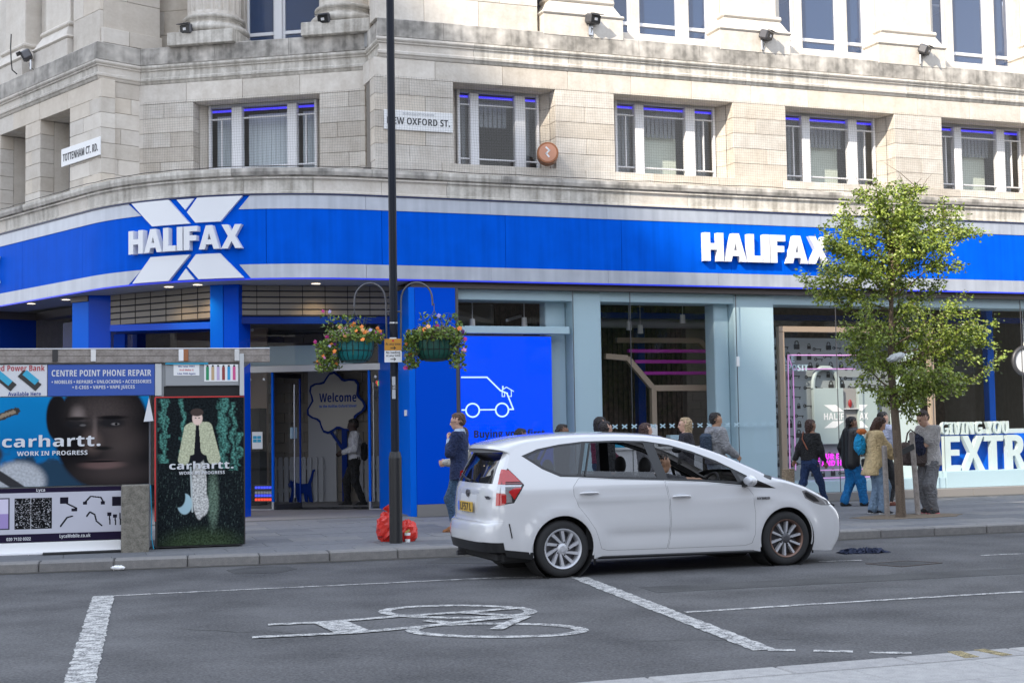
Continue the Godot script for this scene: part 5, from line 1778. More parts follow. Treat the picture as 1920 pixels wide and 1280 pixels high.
	rbox(bld, "hall_pier", FE, -2.95, -2.3, 0.13, 3.6, -3.2, -3.1, M.frame_grey, 0.005)
	rbox(bld, "hall_ceiling", FE, -6.0, 1.2, 3.95, 4.05, -3.6, -0.35, M.room_dark, 0)
	var wl := thing("welcome_sign", "grey star shaped Welcome sign with dark blue outline on a blue post", "sign")
	var star := PackedVector2Array()
	var starb := PackedVector2Array()
	for i in 40:
		var a := TAU * i / 40 + 0.2
		var rr := 0.58 + 0.075 * cos(a * 7.0 + 0.9)
		star.append(Vector2(-2.28 + cos(a) * rr * 1.0, 2.30 + sin(a) * rr))
		starb.append(Vector2(-2.28 + cos(a) * (rr + 0.055), 2.30 + sin(a) * (rr + 0.055)))
	flat_poly(wl, "outline", FE, starb, -3.06, -3.02, M.panel_navy)
	flat_poly(wl, "face", FE, star, -3.019, -3.0, mat("sign_grey", Color(0.55, 0.53, 0.49), 0.8))
	put_text(wl, "lettering", "Welcome", FE, -2.22, 2.43, -2.998, 0.19, M.panel_navy, {"center": true, "width": 0.86, "depth": 0.006})
	put_text(wl, "small_lettering", "to the Halifax Oxford Street", FE, -2.22, 2.24, -2.998, 0.06, M.panel_blue_light, {"center": true, "width": 0.86, "depth": 0.006})
	rbox(wl, "post", FE, -2.15, -2.03, 0.13, 1.72, -3.08, -3.03, M.panel_navy, 0.004)
	var dg := MB.new()
	dg.beam(Vector3(-2.1, 1.25, -3.05), Vector3(-2.45, 1.75, -3.05), 0.06, 0.05, Vector3(0, 0, 1))
	part(wl, "strut", dg.mesh(), M.panel_navy, FE)
	for q in [[-3.75, -2.55, "white picket fence behind the blue cat cutout"], [-1.75, -0.65, "white picket fence right of the Welcome sign post"]]:
		var pf := thing("picket_fence", q[2], "fence")
		var u: float = q[0]
		while u < q[1]:
			flat_poly(pf, "picket", FE, PackedVector2Array([Vector2(u, 0.13), Vector2(u + 0.1, 0.13), Vector2(u + 0.1, 1.08), Vector2(u + 0.08, 1.13), Vector2(u + 0.02, 1.13), Vector2(u, 1.08)]), -3.02, -2.99, M.frame_grey)
			u += 0.135
		rbox(pf, "rail", FE, q[0], q[1], 0.35, 0.43, -3.05, -3.022, M.frame_grey, 0)
		rbox(pf, "rail", FE, q[0], q[1], 0.85, 0.93, -3.05, -3.022, M.frame_grey, 0)
	var cat := PackedVector2Array()
	for p in [[0.02, 0.0], [0.09, 0.0], [0.13, 0.16], [0.18, 0.22], [0.22, 0.0], [0.29, 0.0], [0.30, 0.2], [0.36, 0.22], [0.39, 0.02], [0.46, 0.0], [0.45, 0.2], [0.50, 0.02], [0.57, 0.0], [0.55, 0.28], [0.53, 0.42], [0.57, 0.55], [0.60, 0.70], [0.63, 0.72], [0.62, 0.76], [0.57, 0.74], [0.52, 0.58], [0.46, 0.43], [0.30, 0.43], [0.16, 0.46], [0.13, 0.52], [0.11, 0.47], [0.05, 0.53], [0.04, 0.46], [0.0, 0.42], [0.02, 0.36], [0.08, 0.34], [0.07, 0.2]]:
		cat.append(Vector2(-3.35 + p[0], 0.135 + p[1] * 0.95))
	var cs := thing("cat_cutout", "dark blue cat silhouette cutout standing on the entrance mat", "cutout")
	flat_poly(cs, "silhouette", FE, cat, -2.90, -2.88, M.panel_navy)
	# notice and small LED sign on the left pane
	var nb := thing("window_notice", "white paper notice with blue squares taped to the entrance glass", "notice")
	rbox(nb, "paper", FE, -3.02, -2.80, 1.36, 1.70, -0.018, -0.012, M.white, 0)
	for q in [[-3.0, 1.49], [-2.91, 1.49], [-3.0, 1.56], [-2.91, 1.56]]:
		rbox(nb, "blue_square", FE, q[0], q[0] + 0.08, q[1], q[1] + 0.06, -0.011, -0.009, M.cyan, 0)
	var led := thing("led_sign", "small scrolling LED sign glowing blue and red low in the entrance glass", "sign")
	var lb := mat("led_b", Color(0.02, 0.02, 0.3), 0.5, 0.0, null, 1.0, {"emit": Color(0.05, 0.08, 1.0), "power": 0.7})
	var lr := mat("led_r", Color(0.3, 0.02, 0.02), 0.5, 0.0, null, 1.0, {"emit": Color(1.0, 0.07, 0.02), "power": 0.7})
	rbox(led, "casing", FE, -2.99, -2.62, 0.30, 0.64, -0.12, -0.05, M.black, 0.004)
	for q in [[0.56, lb], [0.46, M.frame_grey], [0.40, lb], [0.32, lr]]:
		for c in 6:
			rbox(led, "lit_segment", FE, -2.98 + c * 0.06, -2.93 + c * 0.06, q[0], q[0] + 0.05, -0.049, -0.046, q[1], 0)
	# reflection of the kiosk sign in the right pane, built as glowing mirrored letters
	var ns := thing("sign_reflection", "reflection of a two line kiosk sign built as small multicoloured glowing letters in the entrance pane", "sign")
	var lc := [Color(1, 0.3, 0.02), Color(0.1, 0.8, 0.1), Color(0.9, 0.05, 0.05), Color(0.2, 0.1, 0.9), Color(0.6, 0.05, 0.8)]
	for row in 2:
		rbox(ns, "board", FE, -0.46, 0.0, 2.53 - row * 0.21, 2.71 - row * 0.21, -0.10, -0.07, M.black, 0.004)
		var word: String = ["VAPESHOP", "REPAIRS"][row]
		for i in word.length():
			var key := "letter_glow_%d" % (i % 5)
			var gm: Material = M[key] if M.has(key) else mat(key, lc[i % 5] * 0.3, 0.5, 0.0, null, 1.0, {"emit": lc[i % 5], "power": 0.5})
			put_text(ns, "letter", word[i], FE * Transform3D(Basis(Vector3.UP, PI), Vector3(-0.05 - i * 0.052, 0, -0.068)), -0.02, 2.62 - row * 0.21, -0.004, 0.10, gm, {"depth": 0.004, "sx": 0.6})
	# counter and shelf silhouettes deep in the hall
	rbox(bld, "hall_cabinet", FE, -4.1, -3.45, 0.13, 2.2, -1.9, -1.5, M.black_matt, 0.01)
	rbox(bld, "hall_cabinet", FE, -0.5, 0.2, 0.13, 1.9, -2.4, -2.0, M.black_matt, 0.01)

# ---------------------------------------------------------------- kiosk with posters
func tex_mat(key: String, im: Image, rough := 0.6) -> StandardMaterial3D:
	var m := StandardMaterial3D.new()
	m.resource_name = key
	m.albedo_texture = ImageTexture.create_from_image(im)
	m.roughness = rough
	m.metallic_specular = 0.15
	M[key] = m
	return m

func sheet(parent: Node, called: String, F: Transform3D, u0: float, u1: float, v0: float, v1: float, w: float, m: Material, wave := 0.0) -> MeshInstance3D:
	var mb := MB.new()
	mb.use_uv = true
	var nu := 12
	var nv := 10
	var nz := noise(int(u0 * 100) + 5, 0.9, 2)
	var rows := []
	for j in nv + 1:
		var row := []
		for i in nu + 1:
			var u := lerpf(u0, u1, float(i) / nu)
			var v := lerpf(v1, v0, float(j) / nv)
			row.append(Vector3(u, v, w + nz.get_noise_2d(u * 2.0, v * 2.0) * wave))
		rows.append(row)
	mb.grid(rows, false, true)
	return part(parent, called, mb.mesh(), m, F)

func smooth(a: float, b: float, x: float) -> float:
	return smoothstep(a, b, x)

func ell(x: float, y: float, cx: float, cy: float, rx: float, ry: float, soft := 0.15) -> float:
	var d := sqrt(pow((x - cx) / rx, 2) + pow((y - cy) / ry, 2))
	return 1.0 - smoothstep(1.0 - soft, 1.0 + soft, d)

func seg_d(p: Vector2, a: Vector2, b: Vector2) -> float:
	return p.distance_to(Geometry2D.get_closest_point_to_segment(p, a, b))

func poster_face() -> Image:
	# printed photograph: large dark face against a blue sky, second face and a branch at the left
	var w := 440
	var h := 236
	var im := Image.create(w, h, false, Image.FORMAT_RGB8)
	var nz := noise(71, 0.02, 4)
	var nf := noise(72, 0.12, 3)
	for y in h:
		for x in w:
			var n := nz.get_noise_2d(x, y)
			var f := nf.get_noise_2d(x, y)
			var c := Color(0.005, 0.21, 0.50).lerp(Color(0.004, 0.12, 0.34), float(y) / h)
			var low := smooth(150, 175, y + n * 30.0)
			c = c.lerp(Color(0.02, 0.05, 0.09), low)
			# pale jacket
			c = c.lerp(Color(0.42, 0.44, 0.47) * (1.0 + f * 0.3), ell(x, y, 135, 222, 62, 52, 0.2))
			# large head
			var head: float = max(ell(x, y, 330, 95, 112, 150, 0.05), ell(x, y, 225, 55, 26, 62, 0.1))
			head = max(head, ell(x, y, 420, 180, 100, 120, 0.1))
			var skin := Color(0.010, 0.009, 0.010)
			skin += Color(0.055, 0.042, 0.038) * ell(x, y, 330, 40, 60, 45, 0.9) * (0.95 + f * 0.25)
			skin += Color(0.10, 0.07, 0.06) * ell(x, y, 305, 122, 20, 26, 0.8)
			skin += Color(0.05, 0.038, 0.034) * ell(x, y, 372, 125, 44, 40, 0.9)
			skin += Color(0.16, 0.13, 0.12) * ell(x, y, 272, 50, 14, 20, 0.9)
			skin += Color(0.04, 0.03, 0.028) * ell(x, y, 350, 205, 70, 30, 0.9)
			skin += Color(0.09, 0.05, 0.045) * ell(x, y, 330, 182, 46, 11, 0.5)
			skin = skin.lerp(Color(0.012, 0.012, 0.014), ell(x, y, 350, 70, 32, 14, 0.5) * 0.9)
			skin = skin.lerp(Color(0.012, 0.012, 0.014), ell(x, y, 268, 72, 24, 12, 0.5) * 0.9)
			skin = skin.lerp(Color(0.22, 0.2, 0.2), ell(x, y, 360, 74, 9, 3.5, 0.4) * 0.8)
			skin = skin.lerp(Color(0.004, 0.004, 0.005), ell(x, y, 362, 74, 3.5, 3.5, 0.3))
			skin = skin.lerp(Color(0.14, 0.13, 0.13), ell(x, y, 284, 76, 7, 3, 0.4) * 0.8)
			skin = skin.lerp(Color(0.003, 0.003, 0.004), max(ell(x, y, 352, 56, 34, 5, 0.5), ell(x, y, 270, 58, 24, 5, 0.5)) * 0.9)
			skin += Color(0.07, 0.055, 0.05) * ell(x, y, 312, 88, 5, 30, 0.9)
			skin = skin.lerp(Color(0.004, 0.004, 0.005), ell(x, y, 325, 173, 46, 2.5, 0.5))
			skin = skin.lerp(Color(0.012, 0.012, 0.012), ell(x, y, 330, 138, 20, 5, 0.6))
			c = c.lerp(skin, head)
			# second face at the lower left
			var f2 := ell(x, y, 8, 205, 62, 60, 0.06)
			var s2 := Color(0.52, 0.36, 0.33) * (0.75 + 0.5 * ell(x, y, 18, 205, 36, 46, 0.9))
			s2 = s2.lerp(Color(0.05, 0.05, 0.06), ell(x, y, 30, 182, 15, 7, 0.4) * 0.85)
			s2 = s2.lerp(Color(0.35, 0.55, 0.60), ell(x, y, 30, 182, 5, 4, 0.4))
			c = c.lerp(s2, f2)
			c = c.lerp(Color(0.03, 0.03, 0.035), ell(x, y, 40, 150, 60, 42, 0.12) * 0.95)
			# branch
			var p := Vector2(x, y)
			c = c.lerp(Color(0.05, 0.045, 0.04), 1.0 - smooth(8.0, 11.0, seg_d(p, Vector2(-5, 96), Vector2(130, 36)) + f * 3.0))
			c = c.lerp(Color(0.28, 0.22, 0.16), 1.0 - smooth(3.0, 6.0, seg_d(p, Vector2(20, 80), Vector2(125, 38)) + f * 3.0))
			c = c.lerp(Color(0.04, 0.04, 0.045), 1.0 - smooth(9.0, 13.0, seg_d(p, Vector2(-5, 130), Vector2(140, 240))))
			im.set_pixel(x, y, c.linear_to_srgb())
	return im

func poster_forest() -> Image:
	var w := 200
	var h := 340
	var im := Image.create(w, h, false, Image.FORMAT_RGB8)
	var nz := noise(81, 0.03, 4)
	var nf := noise(82, 0.16, 3)
	for y in h:
		for x in w:
			var n := nz.get_noise_2d(x, y)
			var f := nf.get_noise_2d(x, y)
			var c := Color(0.010, 0.014, 0.016) * (1.0 + f)
			for t in [[12, 8, 0, 150], [58, 7, 0, 140], [152, 12, 0, 165], [176, 8, 10, 170], [190, 6, 80, 160], [22, 4, 0, 120]]:
				if y > t[2] and y < t[3]:
					var d: float = absf(x - t[0] - n * 14.0)
					if d < t[1]:
						c = c.lerp(Color(0.10, 0.30, 0.25) * (0.75 + f), (1.0 - d / t[1]) * 0.9 + 0.1)
			# undergrowth twigs
			if y > 170 and nf.get_noise_2d(x * 1.2, y * 0.35 + x * 0.8) > 0.44:
				c = c.lerp(Color(0.10, 0.15, 0.13), 0.5)
			c = c.lerp(Color(0.05, 0.08, 0.035) * (1.0 + f), 0.6 * ell(x, y, 100, 345, 90, 40, 0.5))
			c = c.lerp(Color(0.20, 0.30, 0.22) * (1.0 + f), 0.5 * ell(x, y, 128, 235, 12, 60, 0.5))
			# figure: pale trousers, black top, light green jacket, head
			var leg: float = max(ell(x, y, 96, 205, 17, 75, 0.06), ell(x, y, 104, 245, 14, 28, 0.1))
			c = c.lerp(Color(0.62, 0.62, 0.60) * (0.8 + f * 0.7), leg)
			c = c.lerp(Color(0.012, 0.012, 0.016), ell(x, y, 92, 108, 24, 44, 0.06))
			var pj := Vector2(x, y)
			var jd: float = min(min(seg_d(pj, Vector2(74, 72), Vector2(60, 142)) - 13.0, seg_d(pj, Vector2(112, 70), Vector2(130, 140)) - 15.0), min(seg_d(pj, Vector2(80, 70), Vector2(76, 118)) - 14.0, seg_d(pj, Vector2(106, 70), Vector2(114, 118)) - 15.0))
			var jac := 1.0 - smooth(-1.0, 1.0, jd)
			if absf(x - 92) < 3.0 + (y - 60) * 0.07:
				jac = 0.0
			c = c.lerp(Color(0.56, 0.58, 0.40) * (0.85 + f * 0.4), jac)
			c = c.lerp(Color(0.74, 0.56, 0.48), ell(x, y, 92, 47, 12, 16, 0.1))
			c = c.lerp(Color(0.07, 0.05, 0.045), ell(x, y, 91, 33, 15, 9, 0.12))
			c = c.lerp(Color(0.05, 0.05, 0.05), ell(x, y, 88, 46, 2.0, 1.2, 0.4))
			c = c.lerp(Color(0.05, 0.05, 0.05), ell(x, y, 96, 46, 2.0, 1.2, 0.4))
			# axe
			var p := Vector2(x, y)
			c = c.lerp(Color(0.45, 0.5, 0.5), 1.0 - smooth(1.5, 2.8, seg_d(p, Vector2(76, 160), Vector2(80, 262))))
			c = c.lerp(Color(0.36, 0.52, 0.58), ell(x, y, 62, 244, 17, 24, 0.08) * (1.0 - ell(x, y, 48, 228, 16, 24, 0.1)))
			im.set_pixel(x, y, c.linear_to_srgb())
	return im

func poster_phones() -> Image:
	var w := 400
	var h := 150
	var im := Image.create(w, h, false, Image.FORMAT_RGB8)
	im.fill(Color(0.74, 0.74, 0.78))
	im.fill_rect(Rect2i(0, 0, w, 13), Color(0.14, 0.11, 0.2))
	im.fill_rect(Rect2i(0, 128, w, 22), Color(0.14, 0.11, 0.2))
	var r := RandomNumberGenerator.new()
	r.seed = 4
	im.fill_rect(Rect2i(0, 28, 12, 84), Color(0.1, 0.1, 0.12))
	im.fill_rect(Rect2i(26, 28, 46, 86), Color(0.66, 0.62, 0.72))
	for k in 3:
		im.fill_rect(Rect2i(30, 34 + k * 9, 7, 7), Color(0.08, 0.08, 0.1))
	im.fill_rect(Rect2i(76, 26, 48, 88), Color(0.2, 0.2, 0.24))
	im.fill_rect(Rect2i(79, 29, 42, 82), Color(0.80, 0.78, 0.86))
	im.fill_rect(Rect2i(79, 70, 42, 41), Color(0.62, 0.55, 0.75))
	im.fill_rect(Rect2i(136, 28, 90, 86), Color(0.08, 0.08, 0.09))
	for k in 520:
		im.fill_rect(Rect2i(137 + r.randi() % 86, 29 + r.randi() % 82, 1 + r.randi() % 3, 1 + r.randi() % 2), Color(0.7, 0.7, 0.72))
	im.fill_rect(Rect2i(174, 28, 2, 86), Color(0.7, 0.7, 0.72))
	# cables, earphones and adaptors
	for s in [[[250, 30], [262, 45], [285, 58], [276, 66]], [[305, 44], [320, 26], [345, 30], [352, 44]], [[246, 108], [262, 84], [276, 80]], [[310, 82], [318, 70], [330, 78], [334, 96], [348, 110]], [[366, 80], [368, 106]], [[380, 84], [382, 108]], [[392, 76], [394, 108]]]:
		for k in s.size() - 1:
			for t in 40:
				var p := Vector2(s[k][0], s[k][1]).lerp(Vector2(s[k + 1][0], s[k + 1][1]), t / 40.0)
				im.fill_rect(Rect2i(int(p.x), int(p.y), 3, 3), Color(0.1, 0.1, 0.12))
	for q in [[246, 28, 20, 18], [274, 60, 14, 8], [302, 42, 10, 8], [346, 42, 10, 9], [362, 74, 10, 10], [376, 80, 10, 9], [374, 30, 22, 26]]:
		im.fill_rect(Rect2i(q[0], q[1], q[2], q[3]), Color(0.12, 0.11, 0.16))
	return im

func build_kiosk() -> void:
	var K := frame_at(-4.94, -19.62, 14.0)
	var k := thing("street_kiosk", "shuttered street kiosk covered in phone repair signs under a weathered timber beam", "kiosk")
	var grey := mat("kiosk_grey", Color(0.30, 0.31, 0.32), 0.6)
	var pale := mat("kiosk_pale", Color(0.50, 0.51, 0.51), 0.6)
	rbox(k, "body", K, -5.0, -0.07, 0.14, 2.66, -1.9, -0.03, grey, 0.01)
	rbox(k, "side_cabinet", K, 0.0, 1.20, 0.14, 2.66, -0.5, -0.03, grey, 0.01)
	rbox(k, "roof", K, -5.0, 1.3, 2.665, 2.70, -2.0, -0.06, pale, 0.01)
	for q in [[2.775, 2.868, 0.0], [2.682, 2.772, 0.003]]:
		rbox(k, "timber_plank", K, -4.5, 1.57, q[0], q[1], -0.055, 0.02 + q[2], M.wood, 0.005)
	rbox(k, "beam_cap", K, -4.5, 1.57, 2.869, 2.882, -0.08, 0.03, M.frame_white, 0.003)
	for q in [[-1.35, M.black], [-0.85, M.steel], [0.38, M.drum], [0.32, M.white], [1.08, M.steel]]:
		rbox(k, "beam_clamp", K, q[0], q[0] + 0.07, 2.70, 2.862, 0.024, 0.04, q[1], 0.004)
	# fascia signs of the kiosk
	var pb := sub(k, "power_bank_sign")
	var sgw := mat("print_white", Color(0.62, 0.63, 0.66), 0.5)
	rbox(pb, "board", K, -3.0, -1.42, 2.235, 2.662, -0.028, -0.005, sgw, 0.003)
	put_text(pb, "lettering", "Charged Power Bank", K, -2.30, 2.605, -0.003, 0.075, mat("print_red", Color(0.40, 0.02, 0.03), 0.6), {"width": 0.85, "depth": 0.002})
	put_text(pb, "lettering", "Available Here", K, -1.92, 2.27, -0.003, 0.05, M.panel_navy, {"width": 0.42, "depth": 0.002})
	var ph := MB.new()
	for q in [[-1.95, 2.44, 0.0], [-1.63, 2.44, 0.0]]:
		ph.beam(Vector3(q[0] - 0.13, q[1] + 0.11, -0.002), Vector3(q[0] + 0.1, q[1] - 0.09, -0.002), 0.12, 0.004, Vector3(0, 0, 1))
	part(pb, "printed_phone", ph.mesh(), M.black, K)
	var ps := MB.new()
	for q in [[-1.95, 2.46], [-1.61, 2.47]]:
		ps.beam(Vector3(q[0] - 0.10, q[1] + 0.09, 0.001), Vector3(q[0] + 0.06, q[1] - 0.05, 0.001), 0.085, 0.003, Vector3(0, 0, 1))
	part(pb, "printed_screen", ps.mesh(), M.cyan, K)
	var bs := sub(k, "repair_sign")
	rbox(bs, "board", K, -1.412, -0.002, 2.232, 2.662, -0.028, 0.0, mat("kiosk_blue", Color(0.012, 0.07, 0.36), 0.4), 0.004)
	put_text(bs, "lettering", "CENTRE POINT PHONE REPAIR", K, -0.705, 2.545, 0.003, 0.085, sgw, {"center": true, "width": 1.31, "depth": 0.002})
	put_text(bs, "lettering", "• MOBILES • REPAIRS • UNLOCKING • ACCESSORIES", K, -0.705, 2.425, 0.003, 0.045, sgw, {"center": true, "width": 1.31, "depth": 0.002})
	put_text(bs, "lettering", "• E-CIGS • VAPES • VAPE JUICES", K, -0.68, 2.345, 0.003, 0.045, sgw, {"center": true, "width": 0.82, "depth": 0.002})
	rbox(k, "corner_post", K, 0.002, 0.09, 2.225, 2.665, -0.025, 0.012, pale, 0.004)
	rbox(k, "awning_panel", K, 0.14, 1.14, 2.36, 2.655, -0.02, 0.004, grey, 0.004)
	rbox(k, "recess", K, 0.12, 1.18, 2.215, 2.355, -0.029, -0.02, M.black_matt, 0)
	rbox(k, "awning_trim", K, 0.14, 0.72, 2.657, 2.675, -0.01, 0.03, M.cyan, 0.002)
	rbox(k, "awning_post", K, 1.15, 1.21, 2.215, 2.80, -0.02, 0.045, pale, 0.004)
	var tn := sub(k, "paper_note")
	rbox(tn, "paper", K, 0.25, 0.60, 2.50, 2.655, 0.006, 0.009, M.white, 0)
	for q in [["We Take THAT", 2.63, M.panel_navy], ["And Make it", 2.58, M.red], ["Like THIS Again", 2.525, M.panel_navy]]:
		put_text(tn, "lettering", q[0], K, 0.425, q[1], 0.010, 0.024, q[2], {"center": true, "depth": 0.001})
	var vp := sub(k, "vape_poster")
	rbox(vp, "paper", K, 0.665, 1.13, 2.415, 2.655, 0.006, 0.009, M.white, 0)
	var vc := [Color(0.01, 0.25, 0.1), Color(0.5, 0.35, 0.2), Color(0.5, 0.4, 0.6), Color(0.25, 0.03, 0.03), Color(0.02, 0.3, 0.6), Color(0.6, 0.08, 0.25)]
	for i in 6:
		rbox(vp, "printed_vape", K, 0.69 + i * 0.073, 0.73 + i * 0.073, 2.435, 2.62, 0.0095, 0.011, mat("vape%d" % i, vc[i], 0.5), 0)
		rbox(vp, "printed_tip", K, 0.697 + i * 0.073, 0.723 + i * 0.073, 2.621, 2.645, 0.0095, 0.011, M.black, 0)
	# large printed posters
	var p1 := sub(k, "portrait_poster")
	sheet(p1, "print", K, -2.55, -0.08, 1.02, 2.225, 0.006, tex_mat("face_print", poster_face(), 0.6), 0.02)
	put_text(p1, "lettering", "carhartt.", K, -1.99, 1.63, 0.03, 0.15, sgw, {"width": 1.27, "depth": 0.002})
	put_text(p1, "small_lettering", "WORK IN PROGRESS", K, -1.80, 1.465, 0.03, 0.058, sgw, {"width": 0.91, "depth": 0.002})
	var fold := MB.new()
	fold.tri(Vector3(-0.08, 2.2, 0.03), Vector3(-0.02, 1.88, 0.04), Vector3(-0.15, 1.87, 0.05), Vector3(0, 0, 1))
	part(p1, "peeled_corner", fold.mesh(), sgw, K)
	var p2 := sub(k, "phone_poster")
	sheet(p2, "print", K, -2.55, -0.43, 0.28, 1.0, 0.004, tex_mat("phone_print", poster_phones(), 0.45), 0.008)
	put_text(p2, "lettering", "020 7132 0322", K, -1.93, 0.325, 0.014, 0.04, sgw, {"width": 0.31, "depth": 0.002})
	put_text(p2, "lettering", "LycaMobile.co.uk", K, -1.25, 0.34, 0.014, 0.045, sgw, {"width": 0.40, "depth": 0.002})
	put_text(p2, "lettering", "Lyca", K, -1.55, 0.965, 0.014, 0.04, sgw, {"depth": 0.002})
	put_text(p2, "lettering", "S21+", K * Transform3D(Basis(Vector3.BACK, PI / 2), Vector3(-1.63, 0.62, 0.0)), 0.0, 0.0, 0.014, 0.06, M.black, {"depth": 0.002})
	rbox(k, "base_board", K, -5.0, -0.45, 0.13, 0.27, -0.03, 0.03, M.white, 0.004)
	var p3 := sub(k, "forest_poster")
	rbox(p3, "panel", K, 0.0, 1.22, 0.15, 2.21, -0.028, -0.002, M.black, 0.006)
	sheet(p3, "print", K, 0.03, 1.20, 0.16, 2.19, 0.008, tex_mat("forest_print", poster_forest(), 0.6), 0.012)
	put_text(p3, "lettering", "carhartt.", K, 0.19, 1.26, 0.028, 0.10, sgw, {"width": 0.87, "depth": 0.002})
	put_text(p3, "small_lettering", "WORK IN PROGRESS", K, 0.32, 1.155, 0.028, 0.042, sgw, {"width": 0.62, "depth": 0.002})
	rbox(p3, "red_edge", K, 0.0, 1.21, 2.195, 2.212, -0.002, 0.012, M.red, 0.002)
	rbox(p3, "red_edge", K, -0.008, 0.012, 0.5, 2.195, -0.002, 0.012, M.red, 0.002)
	# concrete post in front
	var cp := mat("concrete", Color(0.85, 0.84, 0.8), 0.95, 0.0, blend_tex(171, 256, 256, Color(0.12, 0.115, 0.10), Color(0.30, 0.28, 0.25), 0.03, 0.12, 0.5, 0.0, 1.5, 0.15), 1.2)
	rbox(self, "concrete_post", K, -0.44, -0.08, 0.1, 1.02, 0.10, 0.38, cp, 0.012)
	tag(get_child(get_child_count() - 1), "stained concrete post standing between the two kiosk posters", "post")
	var mt := MB.new()
	mt.box(Vector3(-0.95, 0.135, 0.22), Vector3(1.0, 0.018, 0.22), Basis(Vector3.UP, 0.05))
	solo("rubber_sheet", mt.mesh(), M.black_matt, "flat black rubber sheet lying at the foot of the kiosk", "mat", K)
	rbox(k, "step", K, -5.0, -0.45, 0.1, 0.14, 0.03, 0.12, M.frame_white, 0.004)
	var rp := MB.new()
	rp.tube(PackedVector3Array([Vector3(-0.06, 1.0, 0.02), Vector3(-0.045, 0.6, 0.03), Vector3(-0.05, 0.3, 0.02), Vector3(-0.02, 0.13, 0.03)]), PackedFloat32Array([0.008]), 5)
	part(k, "blue_rope", rp.mesh(), M.cyan, K)

# ---------------------------------------------------------------- street pole with flower baskets
func build_pole() -> void:
	var P := Vector3(-1.67, 0.12, -20.05)
	var pole := thing("street_pole", "tall black street lighting pole with thicker base sleeve", "pole", Transform3D(Basis.IDENTITY, P))
	var mb := MB.new()
	mb.lathe([Vector2(0, 0), Vector2(0.092, 0), Vector2(0.092, 1.19), Vector2(0.074, 1.27), Vector2(0.06, 1.28)], 20)
	part(pole, "base_sleeve", mb.mesh(), M.black)
	var sh := MB.new()
	sh.lathe([Vector2(0.058, 1.0), Vector2(0.056, 8.9), Vector2(0.0, 8.92)], 20)
	part(pole, "shaft", sh.mesh(), mat("pole_paint", Color(0.010, 0.013, 0.022), 0.42, 0.0, null, 1.0, {"spec": 0.3}))
	var cl := MB.new()
	cl.lathe([Vector2(0.063, 0), Vector2(0.063, 0.02)], 20, Transform3D(Basis.IDENTITY, Vector3(0, 3.08, 0)))
	cl.lathe([Vector2(0.063, 0), Vector2(0.063, 0.02)], 20, Transform3D(Basis.IDENTITY, Vector3(0, 2.62, 0)))
	part(pole, "band", cl.mesh(), M.steel)
	rbox(pole, "sticker", Transform3D.IDENTITY, -0.028, 0.02, 2.02, 2.33, 0.056, 0.060, M.frame_grey, 0)
	for q in [["23", 2.18]]:
		put_text(pole, "sticker_lettering", q[0], Transform3D.IDENTITY, -0.004, q[1], 0.062, 0.06, M.black, {"center": true, "depth": 0.001})
	for s in [-1.0, 1.0]:
		var hp := MB.new()
		var pts := PackedVector3Array([Vector3(0.10 * s, 2.75, 0), Vector3(0.105 * s, 3.40, 0)])
		for i in 13:
			var a := PI * i / 12
			pts.append(Vector3((0.33 - cos(a) * 0.22) * s, 3.42 + sin(a) * 0.24, 0))
		pts.append(Vector3(0.555 * s, 3.33, 0))
		hp.tube(pts, PackedFloat32Array([0.013]), 8)
		part(pole, "hoop_bracket", hp.mesh(), M.steel_dark)
		var st := MB.new()
		st.bar(Vector3(0.04 * s, 2.8, 0), Vector3(0.11 * s, 2.8, 0), 0.012)
		st.bar(Vector3(0.04 * s, 3.25, 0), Vector3(0.11 * s, 3.25, 0), 0.012)
		part(pole, "bracket_arm", st.mesh(), M.steel_dark)
		basket(P + Vector3(0.555 * s + (0.02 if s > 0 else 0.0), 2.52, 0.0), s < 0)
	# parking plate
	var S := Transform3D(Basis(Vector3.UP, 0.1), P + Vector3(-0.005, 0, 0.075))
	var sg := thing("parking_plate", "small yellow and white no loading plate strapped to the black pole", "sign", S)
	part(sg, "yellow_plate", cb(Vector3(0.245, 0.165, 0.006), 0.002), mat("sign_yellow", Color(0.55, 0.25, 0.015), 0.5), Transform3D(Basis.IDENTITY, Vector3(0, 2.78, 0)))
	part(sg, "white_plate", cb(Vector3(0.245, 0.165, 0.006), 0.002), M.white, Transform3D(Basis.IDENTITY, Vector3(0, 2.613, 0)))
	put_text(sg, "lettering", "At any time", Transform3D.IDENTITY, 0, 2.785, 0.004, 0.032, M.black, {"center": true, "width": 0.21, "depth": 0.001})
	put_text(sg, "lettering", "No loading", Transform3D.IDENTITY, 0, 2.665, 0.004, 0.032, M.black, {"center": true, "width": 0.20, "depth": 0.001})
	put_text(sg, "lettering", "at any time", Transform3D.IDENTITY, 0, 2.622, 0.004, 0.032, M.black, {"center": true, "width": 0.20, "depth": 0.001})
	for v in [2.733, 2.575]:
		var ar := MB.new()
		stroke(ar, [[-0.035, v], [0.03, v]], 0.010, 0.005)
		stroke(ar, [[0.012, v + 0.018], [0.034, v], [0.012, v - 0.018]], 0.009, 0.005)
		part(sg, "arrow", ar.mesh(), M.black)
	var rd := MB.new()
	rd.lathe([Vector2(0, 0.002), Vector2(0.016, 0.002), Vector2(0.016, 0)], 12, Transform3D(Basis(Vector3.RIGHT, PI / 2), Vector3(0, 2.835, 0.004)))
	part(sg, "red_roundel", rd.mesh(), M.red)
	part(sg, "back_strap", cb(Vector3(0.10, 0.02, 0.03), 0.003), M.steel, Transform3D(Basis.IDENTITY, Vector3(0, 2.87, -0.012)))

